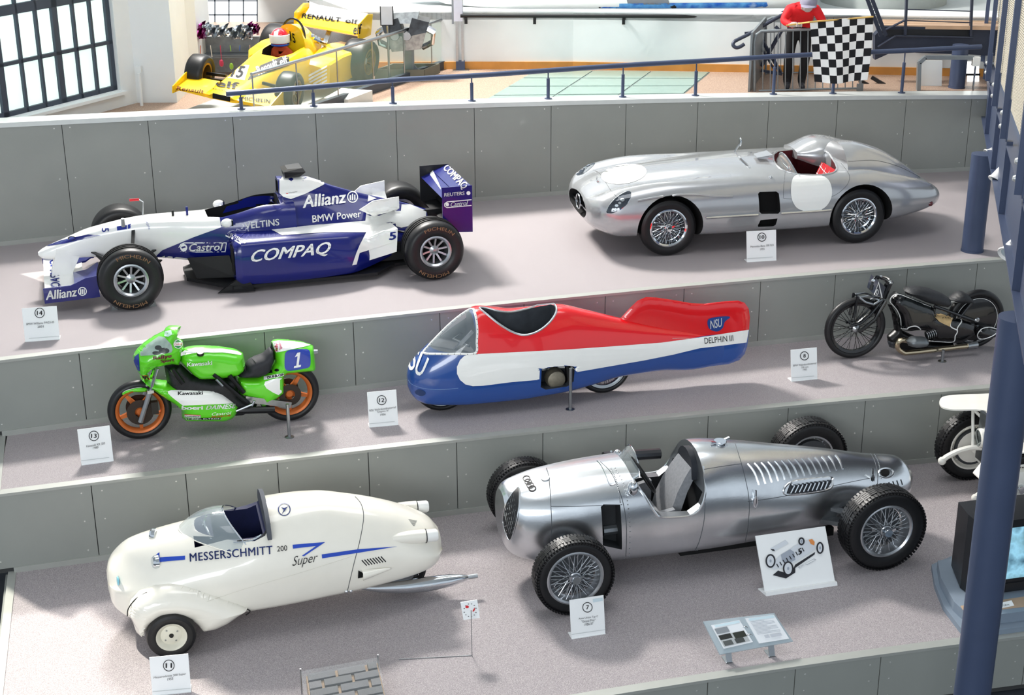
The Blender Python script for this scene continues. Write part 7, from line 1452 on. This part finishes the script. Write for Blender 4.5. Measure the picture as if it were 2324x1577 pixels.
MB().tube([b2x(x, y) for x, y in ((1738, 172), (1738, 55), (1742, 45), (1752, 40), (1860, 38), (1960, 36), (1962, 165))], .018, 8).build('frame', galv, b2); MB().tube([b2x(1738, 166), b2x(1962, 162)], .013, 7).build('bottom_rail', galv, b2)
for x in range(1757, 1960, 15): MB().tube([b2x(x, 166), b2x(x, 40)], .006, 5).build('bar', galv, b2)
# ================================================================== STAIRS AND WALKWAY ON THE RIGHT
darkst = mat('dark_steel_paint', '33394a', .45, .2, nz=.05); D2 = 21.4
sh_ = thing('stair_handrail', 'dark hooked stair handrail rising behind the barrier panel', 'handrail', at_d(1700, 90, D2)); jh = wm(sh_).inverted()
MB().tube(crv([jh @ at_d(x, y, D2) for x, y in ((1689, 100), (1680, 106), (1671, 108), (1664, 103), (1666, 95), (1676, 89), (1700, 77), (1750, 48), (1800, 20), (1850, -8))], 50), .026, 10).build('rail', darkst, sh_); MB().tube(crv([jh @ at_d(x, y, D2+.5) for x, y in ((1693, 64), (1700, 60), (1712, 60), (1740, 46), (1790, 22), (1830, 0))], 30), .026, 10).build('rail', darkst, sh_)
tr_ = thing('stair_truss', 'dark cross braced stair frame standing behind the barriers', 'stairs', at_d(1755, 165, D2+.15)); jt = wm(tr_).inverted()
for a, b, r in (((1722, 78), (1772, 165), .02), ((1772, 72), (1728, 150), .02), ((1728, 110), (1765, 170), .012), ((1760, 60), (1775, 75), .02), ((1690, 75), (1772, 70), .015), ((1727, 160), (1775, 168), .02)): MB().bar(jt @ at_d(*a, D2+.15), jt @ at_d(*b, D2+.15), r*2).build('brace', darkst, tr_, ang=0)
D3 = 21.0; P0_ = at_d(2110, 58, D3); wk = thing('walkway', 'raised walkway with a wooden deck and dark beams at upper right', 'walkway', P0_); jw = wm(wk).inverted(); fw = lambda x, y: jw @ at_plane(x, y, P0_, V((0, 1, 0)))
zD = P0_.z; q = [jw @ at_z(x, y, zD) for x, y in ((2004, 57), (2300, 61), (2300, 33), (2002, 34))]; oakm = mat('oak_deck', 'c3a184', .5, nz=.1, nscale=4)
for i in range(5):
    a = i/5+.01; b = (i+1)/5-.01; k = MB(); z4 = [q[0]*(1-a)+q[3]*a, q[1]*(1-a)+q[2]*a, q[1]*(1-b)+q[2]*b, q[0]*(1-b)+q[3]*b]; k.hexa([p-V((0, 0, .05)) for p in z4]+z4); k.build('deck_board', oakm, wk, ang=0)
k = MB(); k.prism([fw(*p) for p in ((1986, 80), (2006, 60), (2300, 63), (2300, 130), (2205, 124), (2080, 120), (2030, 116), (1986, 136))], (0, .15, 0)); k.build('stringer', darkst, wk, ang=0)
k = MB(); k.prism([fw(*p) for p in ((2010, 66), (2200, 66), (2200, 82), (2010, 82))], (0, -.03, 0)); k.build('beam_shade', mat('beam_shadow_black', '15181f', .6), wk, ang=0)  # shade under the deck put in as a near-black strip
for a, b, r in (((2052, 78), (2056, -20), .03), ((2200, 80), (2204, -20), .03)): MB().bar(fw(*a)+V((0, -.05, 0)), fw(*b)+V((0, -.05, 0)), r*2, r).build('post', darkst, wk, ang=0)
for a, b in (((2056, 20), (2200, 24)), ((2056, 45), (2200, 50)), ((2008, 66), (2052, 44)), ((1990, 105), (2030, 80)), ((2030, 80), (2205, 84))): MB().tube([fw(*a)+V((0, -.06, 0)), fw(*b)+V((0, -.06, 0))], .008 if a[1] < 60 else .016, 6).build('rail', darkst, wk)
for dx in (0, 11): MB().bar(fw(1958+dx, -14)+V((0, -.2, 0)), fw(1992+dx, 76)+V((0, -.2, 0)), .03, .05).build('ladder_rail', darkst, wk, ang=0)
for i in range(10): t = i/9; MB().bar(fw(1962+34*t, -6+78*t)+V((0, -.2, 0)), fw(1971+34*t, -10+80*t)+V((0, -.2, 0)), .015).build('rung', galv, wk, ang=0)
sf = thing('walkway_support', 'perforated galvanised frame standing under the walkway', 'frame', at_z(2092, 205, ZU)); y3 = sf.location.y; jr = wm(sf).inverted(); rx_ = lambda x, y: jr @ at_plane(x, y, (0, y3, 0), V((0, 1, 0)))
for a, b in (((2084, 206), (2086, 142)), ((2086, 142), (2100, 130)), ((2100, 130), (2208, 131)), ((2208, 131), (2214, 140))): MB().bar(rx_(*a), rx_(*b), .07, .05).build('profile', galv, sf, ang=0)
wp_ = thing('display_partition', 'white upright partition below the walkway', 'partition', at_z(2112, 203, ZU)+V((0, .25, 0))); jp = wm(wp_).inverted(); y4 = wp_.location.y; P4 = lambda x, y: jp @ at_plane(x, y, (0, y4, 0), V((0, 1, 0))); k = MB(); k.prism([P4(2089, 203), P4(2137, 203), P4(2139, 138), P4(2092, 138)], (0, .03, 0)); k.build('board', matt_white, wp_, ang=0)
cp_ = at_z(2180, 205, ZU); column('steel_column', 'dark grey round column under the walkway at upper right', cp_.x, cp_.y+.2, ZU, zD-.2, .11)
jb_ = thing('junction_box', 'small pale junction box beside the dark column under the walkway', 'box', cp_+V((.17, .0, .34))); MB().box(-.05, .05, -.04, .04, 0, .12).build('case', white, jb_, ang=0); MB().bar((0, .0, 0), (0, 0, -.34), .02).build('pipe', steel, jb_, ang=0)
lb = thing('light_panel', 'bright white window pane right of the dark column', 'window', at_z(2206, 204, ZU)+V((0, .6, 0))); y5 = lb.location.y; j5 = wm(lb).inverted(); P5 = lambda x, y: j5 @ at_plane(x, y, (0, y5, 0), V((0, 1, 0)))
for a, b in ((205, 171), (167, 140)): k = MB(); k.prism([P5(2194, a), P5(2222, a), P5(2222, b), P5(2196, b)], (0, .02, 0)); k.build('pane', mat('far_bright_pane', 'f6fbfb'), lb, ang=0)
MB().bar(P5(2192, 169), P5(2224, 169), .03).build('glazing_bar', black, lb, ang=0)
rl = thing('ramp_rail', 'pair of dark sloping rails at the foot of the white wall', 'rail', at_d(2005, 195, 21.2)); j6 = wm(rl).inverted()
for a, b in (((1978, 175), (2026, 204)), ((1950, 182), (1990, 204))): MB().bar(j6 @ at_d(*a, 21.2), j6 @ at_d(*b, 21.2), .05).build('rail', black, rl, ang=0)
dmn = thing('grey_dome', 'large grey dome rising behind the boats at upper right', 'dome', at_z(2000, 30, PW-.02)+V((.3, 1.2, 0))); m = MB(); m.lathe([(.95*cos(a), .8*sin(a)) for a in [pi/2*i/10 for i in range(11)]], ax=(0, 0, 1), n=32); m.build('shell', mat('dome_grey', '9aa09e', .5, nz=.05), dmn)
# ================================================================== WHITE VINTAGE CAR BEHIND THE COLUMN
wc = mat('white_vintage_paint', 'f0ede4', .35, coat=.4, nz=.02)
h1_, h2_ = at_z(2140, 1046, Z1+.42), at_z(2214, 1130, Z1+.36); lat = (h2_-h1_); lat.z = 0; lat.normalize(); fwd = V((lat.y, -lat.x, 0)); fwd = fwd if fwd.x < 0 else -fwd
w1_ = at_z(2195, 1083, Z1); th_ = atan2(-fwd.y, -fwd.x)      # local x points rearwards
vc_ = thing('white_vintage_car', 'white open vintage car with wire wheels and flat mudguards behind the foreground column', 'car', w1_, th_); iw = wm(vc_).inverted()
near = 1 if (iw @ (w1_+lat)).y > 0 else -1; tr = .95
for y in (0, near*tr): wheel(vc_, (0, y, .36), .36, .13, .25, 'wire', -near if y == 0 else near, tread=56, rim_m=wc)
for y in (0, near*tr): wheel(vc_, (2.3, y, .36), .36, .13, .25, 'wire', -near if y == 0 else near, rim_m=wc)
for y in (0, near*tr): MB().lathe([(0, -.05), (.17, -.05), (.19, .0), (.17, .05), (0, .05)], (0, y, .36), (0, 1, 0), 24).build('brake_drum', wc, vc_)
pt_ = [at_z(x, y, Z1+.83) for x, y in ((2132, 912), (2140, 903), (2165, 899), (2215, 897), (2270, 899), (2270, 936), (2215, 932), (2165, 932), (2142, 928), (2133, 921))]
MB().prism([iw @ p for p in crv(pt_, 40, True)], (0, 0, .015)).build('mudguard', wc, vc_)
for a, b, za, zb_ in (((2208, 932), (2208, 1012), .83, .45), ((2212, 932), (2250, 968), .83, .7)):
    p, q = iw @ at_d(*a, (w1_-CP).dot(_F)-.4), iw @ at_d(*b, (w1_-CP).dot(_F)-.5); MB().tube([p, q], .016, 8).build('mudguard_stay', wc, vc_)
dd = (w1_-CP).dot(_F)-.5
for pts in (((2138, 1046), (2150, 1036), (2180, 1022), (2215, 1015), (2250, 1020)), ((2214, 1130), (2222, 1122), (2240, 1112), (2270, 1105))):
    dq = dd if pts[0][1] < 1100 else dd-.45
    P = [iw @ at_d(x, y, dq) for x, y in pts]; MB().tube(crv(P, 14), .028, 8).build('spring_horn', wc, vc_); MB().ball(P[0], .042, 10).build('spring_eye', wc, vc_)
hp = iw @ at_d(2222, 994, dd-.05); m = MB(); m.lathe([(0, .015), (.085, .01), (.098, 0), (.1, -.02), (.07, -.11), (0, -.14)], hp, (-.95, -.1*near, 0), 24); hl = m.build('headlamp', wc, vc_); m = MB(); m.lathe([(0, .022), (.07, .018), (.082, .012)], hp, (-.95, -.1*near, 0), 24); m.build('headlamp_glass', mat('lamp_reflector', '8e9594', .1, .8, nz=.5, nscale=30), hl)
MB().hexa([(-.05, near*.2, .3), (1.0, near*.15, .3), (1.0, near*.8, .3), (-.05, near*.75, .3), (-.02, near*.25, .85), (1.0, near*.2, .9), (1.0, near*.75, .9), (-.02, near*.7, .85)]).build('bonnet', wc, vc_, ang=0)
MB().box(-.08, -.05, *sorted((near*.25, near*.7)), .35, .85).build('radiator', steel, vc_, ang=0); MB().box(1.0, 2.6, *sorted((near*.1, near*.85)), .35, .85).build('tub', wc, vc_, ang=0)
MB().tube([(0, 0, .34), (0, near*tr, .34)], .03, 8).build('front_axle', wc, vc_); pp2 = iw @ at_d(2318, 1025, dd-.35); MB().box(pp2.x-.005, pp2.x+.005, pp2.y-.12, pp2.y+.12, pp2.z-.05, pp2.z+.05).build('number_plate', inkw, vc_, ang=0)
m = MB(); m.loft([[(x, near*tr+dy, z) for dy in (-.1, .1)]+[(x, near*tr+.1, z-.012), (x, near*tr-.1, z-.012)] for x, z in ((-.42, .50), (-.3, .66), (-.1, .76), (.15, .77), (.5, .62))]); m.build('mudguard', wc, vc_)
